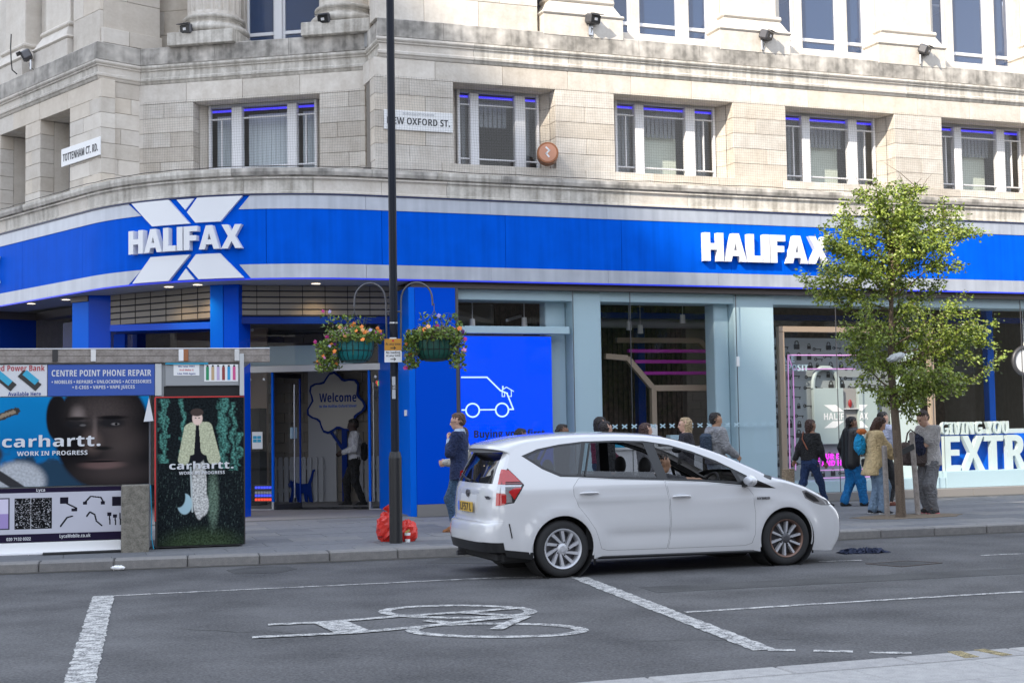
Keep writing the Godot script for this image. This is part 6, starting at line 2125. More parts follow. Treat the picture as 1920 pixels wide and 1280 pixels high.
func basket(at: Vector3, teal: bool) -> void:
	# origin: centre of the rim plane; hung from the hook 0.8 m above
	var r := RandomNumberGenerator.new()
	r.seed = 5 if teal else 8
	var b := thing("flower_basket", "teal lined wire hanging basket spilling orange and purple flowers" if teal else "dark green wire hanging basket with pink flowers before the blue pier", "flower basket", Transform3D(Basis.IDENTITY, at))
	var mb := MB.new()
	mb.lathe([Vector2(0.27, 0.32), Vector2(0.265, 0.22), Vector2(0.245, 0.12), Vector2(0.20, 0.05), Vector2(0.13, 0.02), Vector2(0.0, 0.01)], 28, Transform3D.IDENTITY, true)
	part(b, "liner", mb.mesh(), mat("liner_a" if teal else "liner_b", Color(0.005, 0.16, 0.17) if teal else Color(0.006, 0.075, 0.055), 0.45))
	var wr := MB.new()
	for v in [[0.275, 0.32], [0.262, 0.18], [0.20, 0.04]]:
		var pts := PackedVector3Array()
		for i in 29:
			var a := TAU * i / 28
			pts.append(Vector3(cos(a) * v[0], v[1], sin(a) * v[0]))
		wr.tube(pts, PackedFloat32Array([0.005]), 4, false)
	for i in 20:
		var a := TAU * i / 20
		var d := Vector3(cos(a), 0, sin(a))
		wr.tube(PackedVector3Array([d * 0.277 + Vector3(0, 0.32, 0), d * 0.268 + Vector3(0, 0.2, 0), d * 0.24 + Vector3(0, 0.1, 0), d * 0.18 + Vector3(0, 0.03, 0)]), PackedFloat32Array([0.004]), 4, false)
	part(b, "wire_frame", wr.mesh(), M.black)
	var ch := MB.new()
	for i in 3:
		var a := TAU * i / 3 + 0.4
		ch.bar(Vector3(0, 0.74, 0), Vector3(cos(a) * 0.27, 0.32, sin(a) * 0.27), 0.004, 4)
	ch.bar(Vector3(0, 0.74, 0), Vector3(0, 0.84, 0), 0.006, 5)
	part(b, "chain", ch.mesh(), M.steel_dark)
	# foliage, trailing mostly to the left on the teal basket
	var gm: Material = M.basket_leaf if M.has("basket_leaf") else mat("basket_leaf", Color(1, 1, 1), 0.6, 0.0, null, 1.0, {"vc": true, "back": Color(0.25, 0.3, 0.08)})
	var lf := MB.new()
	lf.use_col = true
	var spots := []
	for i in 2100:
		var a := r.randf() * TAU
		var rr := sqrt(r.randf()) * 0.42
		var p := Vector3(cos(a) * rr, 0.36 + r.randf() * 0.16 - rr * 0.20, sin(a) * rr)
		if r.randf() < 0.40:
			var side := -1.0 if teal else (1.0 if r.randf() < 0.4 else -1.0)
			p = Vector3(side * r.randf_range(0.22, 0.52 if teal else 0.42), r.randf_range(0.0, 0.42), r.randf_range(-0.25, 0.25))
			p.y -= absf(p.x) * 0.25
		elif r.randf() < 0.10:
			p = Vector3(r.randf_range(-0.45, 0.1) if teal else r.randf_range(-0.2, 0.4), r.randf_range(0.45, 0.68), r.randf_range(-0.2, 0.2))
		spots.append(p)
		var g := r.randf()
		lf.col = Color(0.06, 0.12, 0.02).lerp(Color(0.20, 0.27, 0.03), g) if r.randf() < 0.85 else Color(0.10, 0.075, 0.05)
		leaf(lf, p, Vector3(r.randf_range(-1, 1), r.randf_range(-0.3, 1), r.randf_range(-1, 1)), r.randf_range(0.026, 0.052), r)
	part(b, "foliage", lf.mesh(), gm).set_meta("kind", "stuff")
	var stm := MB.new()
	for i in 26:
		var a := r.randf() * TAU
		var e := Vector3(cos(a) * 0.35, r.randf_range(0.1, 0.7), sin(a) * 0.35)
		stm.tube(PackedVector3Array([Vector3(cos(a) * 0.1, 0.3, sin(a) * 0.1), (e + Vector3(0, 0.25, 0)) * 0.6 + Vector3(0, 0.12, 0), e]), PackedFloat32Array([0.003]), 4, false)
	part(b, "stems", stm.mesh(), mat("stem_green", Color(0.07, 0.10, 0.03), 0.7))
	var cols := [[Color(0.80, 0.22, 0.03), 16], [Color(0.80, 0.38, 0.14), 9], [Color(0.40, 0.015, 0.17), 8], [Color(0.18, 0.02, 0.30), 8], [Color(0.62, 0.2, 0.4), 5], [Color(0.36, 0.3, 0.55), 4]]
	for cc in cols:
		for i in cc[1]:
			if not teal and r.randf() < 0.45:
				continue
			var p: Vector3 = spots[r.randi() % spots.size()] * 1.06 + Vector3(0, 0.02, 0.04)
			p.z = absf(p.z) * (1.0 if r.randf() < 0.75 else -1.0)
			var fm := "flower_%.2f_%.2f" % [cc[0].r, cc[0].b]
			part(b, "flower", bloom(r.randf_range(0.026, 0.042), r), M[fm] if M.has(fm) else mat(fm, cc[0], 0.6), Transform3D(Basis.looking_at(Vector3(r.randf_range(-0.6, 0.6), r.randf_range(-0.2, 0.8), 1.0), Vector3.UP), p))
	# tuft of tiny white flowers
	var wt := MB.new()
	for i in 260:
		var p := Vector3(-0.12 if teal else 0.12, 0.40, 0.22) + Vector3(r.randfn(0, 0.075), r.randfn(0, 0.05), r.randfn(0, 0.04))
		leaf(wt, p, Vector3(r.randf_range(-1, 1), 1, r.randf_range(-1, 1)), 0.012, r)
	part(b, "white_flower_tuft", wt.mesh(), mat("tuft_a" if teal else "tuft_b", Color(0.55, 0.53, 0.5) if teal else Color(0.34, 0.25, 0.19), 0.8)).set_meta("kind", "stuff")

func bloom(s: float, r: RandomNumberGenerator) -> ArrayMesh:
	var mb := MB.new()
	for i in 5:
		var a := TAU * i / 5 + r.randf() * 0.3
		var d := Vector3(cos(a), sin(a), 0)
		var e := Vector3(-d.y, d.x, 0)
		mb.quad(Vector3(0, 0, 0), d * s * 0.6 + e * s * 0.42 + Vector3(0, 0, s * 0.25), d * s + Vector3(0, 0, s * 0.15), d * s * 0.6 - e * s * 0.42 + Vector3(0, 0, s * 0.25), Vector3(0, 0, 1))
	return mb.mesh()

func leaf(mb: MB, p: Vector3, d: Vector3, s: float, r: RandomNumberGenerator) -> void:
	# a folded leaf of two triangles each side of its rib
	var f := d.normalized()
	var o := f.cross(Vector3(r.randf_range(-1, 1), r.randf_range(-1, 1), r.randf_range(-1, 1))).normalized()
	var u := o.cross(f)
	var tip := p + f * s * 1.5 - u * s * 0.12
	var mid := p + f * s * 0.65
	var nn := (u + Vector3(0, 0.25, 0)).normalized()
	var k := mb.vert(p, nn)
	mb.vert(mid + o * s * 0.45 + u * s * 0.16, (nn - o * 0.3).normalized())
	mb.vert(tip, nn)
	mb.vert(mid - o * s * 0.45 + u * s * 0.16, (nn + o * 0.3).normalized())
	mb.face(k, k + 1, k + 2, nn)
	mb.face(k, k + 2, k + 3, nn)

# ---------------------------------------------------------------- street tree
const CROWN := [[1.55, 0.10, 1.1], [1.98, -0.45, 1.45], [2.5, -0.9, 1.7], [2.96, -1.3, 1.9], [3.4, -1.68, 1.65], [3.76, -1.45, 1.4], [4.46, -1.25, 1.35], [5.0, -1.05, 1.2], [5.35, -0.75, 0.85], [5.70, -0.3, 0.45]]

func crown_span(y: float) -> Vector2:
	for i in CROWN.size() - 1:
		if y >= CROWN[i][0] and y <= CROWN[i + 1][0]:
			var f: float = (y - CROWN[i][0]) / (CROWN[i + 1][0] - CROWN[i][0])
			return Vector2(lerpf(CROWN[i][1], CROWN[i + 1][1], f), lerpf(CROWN[i][2], CROWN[i + 1][2], f))
	return Vector2.ZERO

func build_tree() -> void:
	var r := RandomNumberGenerator.new()
	r.seed = 21
	var bark := mat("bark", Color(0.85, 0.85, 0.85), 0.95, 0.0, blend_tex(181, 256, 256, Color(0.07, 0.05, 0.035), Color(0.22, 0.165, 0.12), 0.06, 0.2, 0.5, 0.3, 1.6, 0.2), 2.2, {"bump": gray_tex(9, 0.12, 3, 256), "bump_scale": 0.8})
	var base := Vector3(6.39, 0.12, -23.65)
	var t := thing("street_tree", "young leafy street tree with slim trunk between two timber stakes", "tree", Transform3D(Basis.IDENTITY, base))
	var tk := MB.new()
	tk.tube(PackedVector3Array([Vector3(0, -0.03, 0), Vector3(0.0, 0.12, 0), Vector3(-0.01, 0.7, 0), Vector3(-0.03, 1.4, 0), Vector3(-0.07, 2.0, 0.02), Vector3(-0.09, 2.6, 0.0), Vector3(-0.05, 3.4, -0.03), Vector3(0.0, 4.3, 0.0), Vector3(0.02, 5.2, 0.02)]), PackedFloat32Array([0.098, 0.082, 0.076, 0.072, 0.066, 0.055, 0.04, 0.025, 0.01]), 12)
	part(t, "trunk", tk.mesh(), bark)
	var lm := MB.new()
	var twigs := []
	for i in 64:
		var y0 := r.randf_range(1.75, 4.9)
		var side := r.randf() * TAU
		var y1 := clampf(y0 + r.randf_range(-0.25, 1.1), 1.6, 5.65)
		var sp := crown_span(y1)
		var cx := (sp.x + sp.y) / 2
		var hw := (sp.y - sp.x) / 2
		var reach := r.randf_range(0.7, 1.0)
		var e := Vector3(cx + cos(side) * hw * reach, y1, sin(side) * hw * 0.85 * reach)
		var st := Vector3(-0.05, y0, 0)
		var mid := st.lerp(e, 0.5) + Vector3(r.randf_range(-0.1, 0.1), r.randf_range(0.0, 0.22), r.randf_range(-0.1, 0.1))
		lm.tube(PackedVector3Array([st, st.lerp(mid, 0.5) + Vector3(0, -0.03, 0), mid, e]), PackedFloat32Array([0.02, 0.015, 0.01, 0.004]), 5, false)
		twigs.append([st, mid, e])
		for k in 4:
			var f := r.randf_range(0.35, 0.95)
			var p: Vector3 = mid.lerp(e, (f - 0.5) * 2.0) if f > 0.5 else st.lerp(mid, f * 2.0)
			var q: Vector3 = p + Vector3(r.randf_range(-0.45, 0.45), r.randf_range(-0.15, 0.45), r.randf_range(-0.45, 0.45))
			lm.tube(PackedVector3Array([p, p.lerp(q, 0.5) + Vector3(0, 0.03, 0), q]), PackedFloat32Array([0.007, 0.005, 0.002]), 4, false)
			twigs.append([p, p.lerp(q, 0.5), q])
	part(t, "limbs", lm.mesh(), bark)
	var lf := MB.new()
	lf.use_col = true
	var n := 0
	for tw in twigs:
		var ln: float = (tw[2] - tw[0]).length()
		var m := int(ln * 185.0)
		for k in m:
			var f := pow(r.randf(), 0.75)
			var p: Vector3 = tw[0].lerp(tw[1], f * 2.0) if f < 0.5 else tw[1].lerp(tw[2], (f - 0.5) * 2.0)
			p += Vector3(r.randfn(0, 0.055), r.randfn(0, 0.05), r.randfn(0, 0.055))
			if p.y < 1.45 or p.y > 5.5:
				continue
			var out := Vector3(p.x, (p.y - 3.4) * 0.3, p.z).normalized()
			var d := (out * 0.6 + Vector3(r.randf_range(-1, 1), r.randf_range(-1.0, 0.4), r.randf_range(-1, 1))).normalized()
			lf.col = Color(0.075, 0.12, 0.018).lerp(Color(0.33, 0.40, 0.07), r.randf())
			if r.randf() < 0.06:
				lf.col = Color(0.20, 0.21, 0.06)
			leaf(lf, p, d, r.randf_range(0.028, 0.052), r)
			n += 1
	var lmat := mat("leaf", Color(1, 1, 1), 0.36, 0.0, null, 1.0, {"vc": true, "back": Color(0.42, 0.5, 0.12)})
	part(t, "crown", lf.mesh(), lmat)
	# stakes, strap, bare soil
	for q in [[Vector3(6.25, 0.1, -23.98), 1.20, -0.035, "shorter round timber tree stake left of the trunk"], [Vector3(6.83, 0.1, -24.2), 1.42, -0.12, "taller timber tree stake carrying the rubber strap right of the trunk"]]:
		var s := thing("tree_stake", q[3], "stake", Transform3D(Basis(Vector3.BACK, q[2] * -0.4), q[0]))
		var mb := MB.new()
		mb.lathe([Vector2(0.046, -0.1), Vector2(0.045, q[1] - 0.02), Vector2(0.036, q[1]), Vector2(0, q[1] + 0.01)], 14)
		part(s, "post", mb.mesh(), M.wood)
		if q[1] > 1.3:
			var sb := MB.new()
			sb.beam(Vector3(-0.45, 1.05, 0.47), Vector3(0.0, 1.18, 0.05), 0.03, 0.09)
			part(s, "strap", sb.mesh(), M.black_matt)
	var soil := PackedVector2Array()
	for i in 26:
		var a := TAU * i / 26
		var rr := 1.0 + r.randf_range(-0.12, 0.12)
		soil.append(Vector2(6.55 + cos(a) * 0.95 * rr, -23.85 + sin(a) * 0.5 * rr - cos(a) * 0.3))
	structure("tree_pit", flat(soil, 0.10, 0.128), M.earth, "bare brown soil pit around the street tree", "soil")
	# plastic bag caught in the branches
	var pb := MB.new()
	crumple(pb, Vector3.ZERO, Vector3(0.15, 0.06, 0.08), 4)
	solo("caught_bag", pb.mesh(), mat("bag_grey", Color(0.45, 0.47, 0.47), 0.5), "grey plastic bag caught among the leaves of the street tree", "plastic bag", Transform3D(Basis(Vector3.BACK, 0.3), base + Vector3(-0.2, 2.62, 0.75)))
	# the same kind of tree on the far kerb behind the viewer, mirrored by the shop glass
	for q in [[Vector3(15.5, 0.12, -13.6), 1.9, 1.45, "taller street tree on the opposite kerb"], [Vector3(19.5, 0.12, -15.0), 0.6, 1.35, "bushy street tree further along the opposite kerb"]]:
		var c: Node3D = t.duplicate()
		c.name = numbered(self, "street_tree")
		add_child(c)
		c.transform = Transform3D(Basis(Vector3.UP, q[1]).scaled(Vector3.ONE * q[2]), q[0])
		tag(c, q[3], "tree")

func crumple(mb: MB, ce: Vector3, s: Vector3, seed_: int) -> void:
	var nz := noise(seed_, 1.6, 3)
	var rows := []
	for i in 15:
		var th := PI * i / 14
		var row := []
		for j in 22:
			var a := TAU * j / 22
			var d := Vector3(sin(th) * cos(a), cos(th), sin(th) * sin(a))
			var k := 1.0 + nz.get_noise_3d(d.x * 1.3, d.y * 1.3, d.z * 1.3) * 0.26 + 0.13 * nz.get_noise_3d(d.x * 3.2, d.y * 1.4, d.z * 3.2)
			row.append(ce + d * s * k)
		rows.append(row)
	# flat shaded so that the creases catch light
	for i in 14:
		for j in 22:
			var a: Vector3 = rows[i][j]
			var b: Vector3 = rows[i][(j + 1) % 22]
			var c: Vector3 = rows[i + 1][(j + 1) % 22]
			var d: Vector3 = rows[i + 1][j]
			mb.tri(a, b, c, (a + c) * 0.5 - ce)
			mb.tri(a, c, d, (a + c) * 0.5 - ce)

func build_small_things() -> void:
	# red refuse sack against the pole
	var sk := thing("refuse_sack", "shiny red plastic refuse sack slumped behind the black pole", "refuse sack", Transform3D(Basis.IDENTITY, Vector3(-1.70, 0.12, -20.42)))
	var mb := MB.new()
	crumple(mb, Vector3(-0.08, 0.19, 0), Vector3(0.20, 0.23, 0.18), 17)
	part(sk, "sack", mb.mesh(), mat("sack_red", Color(0.62, 0.03, 0.02), 0.28, 0.0, null, 1.0, {"back": Color(0.3, 0.03, 0.02)}))
	var nk := MB.new()
	crumple(nk, Vector3(0.17, 0.13, 0.05), Vector3(0.14, 0.17, 0.14), 12)
	var tk := MB.new()
	tk.tube(PackedVector3Array([Vector3(-0.09, 0.36, 0), Vector3(-0.10, 0.43, 0.01), Vector3(-0.14, 0.49, 0.02)]), PackedFloat32Array([0.05, 0.022, 0.06]), 9)
	part(sk, "tied_neck", tk.mesh(), M.sack_red)
	part(sk, "loose_fold", nk.mesh(), M.sack_red)
	var cup := thing("paper_cup", "paper drinks cup with red band standing beside the pole foot", "cup", Transform3D(Basis.IDENTITY, Vector3(-1.52, 0.12, -20.2)))
	var c1 := MB.new()
	c1.lathe([Vector2(0, 0), Vector2(0.034, 0), Vector2(0.044, 0.13), Vector2(0.041, 0.13), Vector2(0.033, 0.02)], 18)
	part(cup, "body", c1.mesh(), M.white)
	var c2 := MB.new()
	c2.lathe([Vector2(0.0385, 0.045), Vector2(0.0425, 0.095)], 18)
	part(cup, "red_band", c2.mesh(), M.red)
	var c3 := MB.new()
	c3.box(Vector3(0.0, 0.15, 0), Vector3(0.07, 0.03, 0.02), Basis(Vector3.BACK, 0.6))
	part(cup, "wrapper", c3.mesh(), mat("wrapper", Color(0.45, 0.32, 0.08), 0.6))
	# dark cloth dropped on the road
	var cl := MB.new()
	var nz := noise(55, 2.2, 3)
	var rows := []
	for i in 16:
		var row := []
		for j in 26:
			var u := (j / 25.0 - 0.5)
			var v := (i / 15.0 - 0.5)
			var edge: float = 1.0 - max(absf(u), absf(v)) * 2.0
			row.append(Vector3(u * 0.62 + nz.get_noise_2d(v * 3, 9) * 0.1, 0.004 + max(0.0, nz.get_noise_2d(u * 4.0, v * 4.0) + 0.35) * 0.075 * min(1.0, edge * 3.0 + 0.1), v * 0.26 + nz.get_noise_2d(u * 3, 3) * 0.12))
		rows.append(row)
	cl.grid(rows, false, true)
	solo("dropped_cloth", cl.mesh(), mat("cloth_navy", Color(0.012, 0.018, 0.045), 0.9), "crumpled dark navy cloth lying in the road before the car", "cloth", Transform3D(Basis(Vector3.UP, 0.25), Vector3(4.55, 0.0, -18.75)))
	var pp := MB.new()
	crumple(pp, Vector3(0, 0.03, 0), Vector3(0.085, 0.03, 0.05), 33)
	solo("paper_litter", pp.mesh(), M.white, "crumpled white paper litter lying in the gutter below the kiosk", "litter", Transform3D(Basis.IDENTITY, Vector3(-5.0, 0.002, -18.0)))

# ---------------------------------------------------------------- white hybrid estate car
# local axes: x forwards from the rear axle, y up, z to the car's right
const ST := [
	# centre x, centre y, edge x, edge y, roundness
	[3.72, 0.15, 3.50, 0.15, 3.0], [3.80, 0.30, 3.60, 0.30, 3.2], [3.81, 0.46, 3.63, 0.48, 3.2], [3.78, 0.60, 3.59, 0.62, 3.0], [3.70, 0.71, 3.50, 0.71, 2.6],
	[3.58, 0.80, 3.40, 0.795, 2.6], [3.35, 0.925, 3.16, 0.905, 2.6], [3.05, 1.03, 2.92, 0.985, 2.6], [2.78, 1.105, 2.70, 1.035, 2.6],
	[2.55, 1.215, 2.47, 1.15, 2.4], [2.15, 1.385, 2.10, 1.318, 2.4], [1.75, 1.520, 1.72, 1.448, 2.4], [1.42, 1.600, 1.40, 1.530, 2.4],
	[1.05, 1.635, 1.05, 1.565, 2.4], [0.60, 1.648, 0.60, 1.578, 2.4], [0.15, 1.640, 0.15, 1.570, 2.4], [-0.25, 1.612, -0.20, 1.545, 2.4], [-0.48, 1.575, -0.38, 1.512, 2.4],
	[-0.70, 1.515, -0.50, 1.46, 2.6], [-0.73, 1.47, -0.53, 1.43, 2.6], [-0.60, 1.43, -0.55, 1.40, 2.6],
	[-0.70, 1.26, -0.61, 1.25, 2.6], [-0.79, 1.07, -0.655, 1.07, 2.6], [-0.83, 0.98, -0.665, 0.97, 2.6], [-0.85, 0.80, -0.675, 0.83, 2.6], [-0.85, 0.66, -0.68, 0.68, 2.6],
	[-0.91, 0.61, -0.70, 0.60, 2.8], [-0.925, 0.45, -0.70, 0.45, 2.8], [-0.89, 0.30, -0.675, 0.31, 2.8],
]

func car_w(x: float, y: float) -> float:
	# half width of the body side at x, y
	var w := 0.895
	if x > 2.5:
		w -= 0.115 * pow((x - 2.5) / 1.15, 2.2)
	if x < 0.2:
		w -= 0.095 * pow((0.2 - x) / 0.95, 2.2)
	if y < 0.55:
		w -= 0.20 * pow(0.55 - y, 2.0)
	if y > 0.72:
		w -= 0.10 * pow(y - 0.72, 1.4)
	if y > 1.0:
		w -= 0.34 * pow(y - 1.0, 1.12)
	# crease along the doors and arch lips
	w += 0.010 * exp(-pow((y - 0.86 - x * -0.012) / 0.035, 2.0)) * clampf((x + 0.3) * 2.0, 0.0, 1.0) * clampf((3.0 - x) * 2.0, 0.0, 1.0)
	w -= 0.016 * exp(-pow((y - 0.44) / 0.07, 2.0)) * clampf((x - 0.45) * 4.0, 0.0, 1.0) * clampf((2.45 - x) * 4.0, 0.0, 1.0)
	for ax: float in [0.0, 2.90]:
		var d := sqrt(pow(x - ax, 2.0) + pow(y - 0.33, 2.0))
		w += 0.022 * exp(-pow((d - 0.40) / 0.085, 2.0))
	return w

func st_at(s: float) -> Array:
	# s runs over station numbers; Catmull-Rom between them
	var i := int(clampf(floor(s), 0, ST.size() - 2))
	var f := s - i
	var o := []
	for k in 5:
		var p0: float = ST[max(i - 1, 0)][k]
		var p1: float = ST[i][k]
		var p2: float = ST[i + 1][k]
		var p3: float = ST[min(i + 2, ST.size() - 1)][k]
		if i in [18, 19, 20]:
			o.append(lerpf(p1, p2, f))
		else:
			o.append(0.5 * ((2.0 * p1) + (p2 - p0) * f + (2.0 * p0 - 5.0 * p1 + 4.0 * p2 - p3) * f * f + (3.0 * p1 - p0 - 3.0 * p2 + p3) * f * f * f))
	return o

func shell(s: float, q: float, off := 0.0) -> Vector3:
	# point on the band that runs over the car: s station, q -1..1 across
	var a := st_at(s)
	var ze := car_w(a[2], a[3])
	var t := absf(q)
	var g := 1.0 - pow(maxf(0.0, 1.0 - pow(t, a[4])), 1.0 / a[4])
	return Vector3(lerpf(a[0], a[2], g), lerpf(a[1], a[3], g), (ze + off) * q) + Vector3(0, off * (1.0 - g), 0)

func band(parent: Node, called: String, s0: float, s1: float, q0: float, q1: float, m: Material, off := 0.0, nq := 22) -> MeshInstance3D:
	var mb := MB.new()
	var ns: int = max(2, int(ceil((s1 - s0) * 5.0)))
	var rows := []
	for i in ns + 1:
		var row := []
		for j in nq + 1:
			# more columns near the edges
			var f := float(j) / nq
			var q := lerpf(q0, q1, f)
			if q0 < -0.5 and q1 > 0.5:
				q = sin((f - 0.5) * PI) * (q1 - q0) * 0.5 + (q0 + q1) * 0.5
			row.append(shell(lerpf(s0, s1, float(i) / ns), q, off))
		rows.append(row)
	mb.grid(rows, false, true)
	return part(parent, called, mb.mesh(), m)

# side panel: outline and holes in side view, lifted on to the body width
func side(parent: Node, called: String, outline: PackedVector2Array, holes: Array, m: Material, off := 0.0, zs := 1.0, cell := 0.075) -> MeshInstance3D:
	var mb := MB.new()
	var lo := Vector2(1e9, 1e9)
	var hi := Vector2(-1e9, -1e9)
	for p in outline:
		lo = lo.min(p)
		hi = hi.max(p)
	var nx: int = max(1, int(ceil((hi.x - lo.x) / cell)))
	var ny: int = max(1, int(ceil((hi.y - lo.y) / cell)))
	for i in nx:
		for j in ny:
			var a := Vector2(lerpf(lo.x, hi.x, float(i) / nx), lerpf(lo.y, hi.y, float(j) / ny))
			var b := Vector2(lerpf(lo.x, hi.x, float(i + 1) / nx), lerpf(lo.y, hi.y, float(j + 1) / ny))
			var todo: Array = Geometry2D.intersect_polygons(PackedVector2Array([a, Vector2(b.x, a.y), b, Vector2(a.x, b.y)]), outline)
			for h in holes:
				var nxt := []
				for pc in todo:
					for c in Geometry2D.clip_polygons(pc, h):
						if not Geometry2D.is_polygon_clockwise(c) or c.size() < 3:
							nxt.append(c)
				todo = nxt
			for pc in todo:
				var ti := Geometry2D.triangulate_polygon(pc)
				if ti.is_empty():
					continue
				var k := mb.v.size()
				for p in pc:
					var e := 0.004
					var wx := (car_w(p.x + e, p.y) - car_w(p.x - e, p.y)) / (2.0 * e)
					var wy := (car_w(p.x, p.y + e) - car_w(p.x, p.y - e)) / (2.0 * e)
					mb.vert(Vector3(p.x, p.y, (car_w(p.x, p.y) + off) * zs), Vector3(-wx, -wy, zs).normalized())
				for t in range(0, ti.size(), 3):
					mb.face(k + ti[t], k + ti[t + 1], k + ti[t + 2], Vector3(0, 0, zs))
	return part(parent, called, mb.mesh(), m)

func inset(pg: PackedVector2Array, d: float) -> PackedVector2Array:
	var r := Geometry2D.offset_polygon(pg, -d)
	return r[0] if r.size() > 0 else pg

func on_side(x: float, y: float, out: float, zs := 1.0) -> Vector3:
	return Vector3(x, y, (car_w(x, y) + out) * zs)

func circle2(c: Vector2, r: float, n := 40) -> PackedVector2Array:
	var o := PackedVector2Array()
	for i in n:
		o.append(c + Vector2(cos(TAU * i / n), sin(TAU * i / n)) * r)
	return o

func car_wheel(car: Node, at: Vector3, zs: float, bronze: bool, seen: bool) -> void:
	var w := sub(car, "wheel", Transform3D(Basis(Vector3(1, 0, 0), Vector3(0, 0, 1) * zs, Vector3(0, -1, 0) * zs) if false else Basis.IDENTITY, at))
	var X := Transform3D(Basis(Vector3.RIGHT, PI / 2.0 * zs), Vector3.ZERO)   # lathe axis y -> z
	var ty := MB.new()
	ty.lathe([Vector2(0.222, -0.10), Vector2(0.27, -0.105), Vector2(0.302, -0.098), Vector2(0.318, -0.08), Vector2(0.325, -0.05), Vector2(0.326, 0.05), Vector2(0.319, 0.08), Vector2(0.304, 0.098), Vector2(0.275, 0.106), Vector2(0.24, 0.102), Vector2(0.222, 0.092), Vector2(0.215, 0.06)], 56, X, true)
	part(w, "tyre", ty.mesh(), M.tyre)
	var gr := MB.new()
	for v in [-0.04, 0.0, 0.04]:
		gr.lathe([Vector2(0.3275, v - 0.004), Vector2(0.3275, v + 0.004)], 48, X)
	part(w, "tread_groove", gr.mesh(), M.black_matt)
	var rimm: Material = M.rim_bronze if bronze else M.rim_silver
	var rm := MB.new()
	rm.lathe([Vector2(0.205, 0.0), Vector2(0.214, 0.06), Vector2(0.224, 0.092), Vector2(0.230, 0.098), Vector2(0.226, 0.103), Vector2(0.206, 0.092), Vector2(0.198, 0.05), Vector2(0.196, -0.06)], 48, X, true)
	part(w, "rim", rm.mesh(), rimm)
	var dk := MB.new()
	dk.lathe([Vector2(0.0, 0.01), Vector2(0.15, 0.01), Vector2(0.205, -0.01)], 32, X)
	part(w, "brake_disc", dk.mesh(), M.steel_dark)
	if not seen:
		return
	var sp := MB.new()
	for i in 10:
		var a := TAU * i / 10 + 0.1
		var d := Vector3(cos(a), sin(a), 0)
		var t := Vector3(-sin(a), cos(a), 0)
		var sk := 0.10 if not bronze else 0.05
		var inn := d * 0.045 - t * (0.02 if not bronze else 0.0)
		var out := d * 0.207 + t * sk * 0.5
		var h0 := 0.075
		var h1 := 0.088
		var wi := 0.013 if not bronze else 0.010
		var wo := 0.021 if not bronze else 0.014
		var pts := [inn - t * wi, out - t * wo, out + t * wo, inn + t * wi]
		var z0 := Vector3(0, 0, h0 * zs)
		var z1 := Vector3(0, 0, h1 * zs)
		var bk := Vector3(0, 0, 0.03 * zs)
		sp.quad(pts[0] + z0, pts[1] + z1, pts[2] + z1, pts[3] + z0, Vector3(0, 0, zs))
		sp.quad(pts[0] + z0, pts[1] + z1, pts[1] + bk, pts[0] + bk, -t)
		sp.quad(pts[3] + z0, pts[2] + z1, pts[2] + bk, pts[3] + bk, t)
	part(w, "spokes", sp.mesh(), M.rim_silver)
	var hb := MB.new()
	hb.lathe([Vector2(0.062, 0.04), Vector2(0.060, 0.078), Vector2(0.036, 0.088), Vector2(0.034, 0.092), Vector2(0.0, 0.094)], 24, X)
	part(w, "hub_cap", hb.mesh(), M.rim_silver if not bronze else M.steel_dark)
	var nt := MB.new()
	for i in 5:
		var a := TAU * i / 5
		nt.ball(Vector3(cos(a) * 0.075, sin(a) * 0.075, 0.072 * zs), Vector3(0.012, 0.012, 0.012), 8, 5)
	part(w, "wheel_nut", nt.mesh(), M.black)

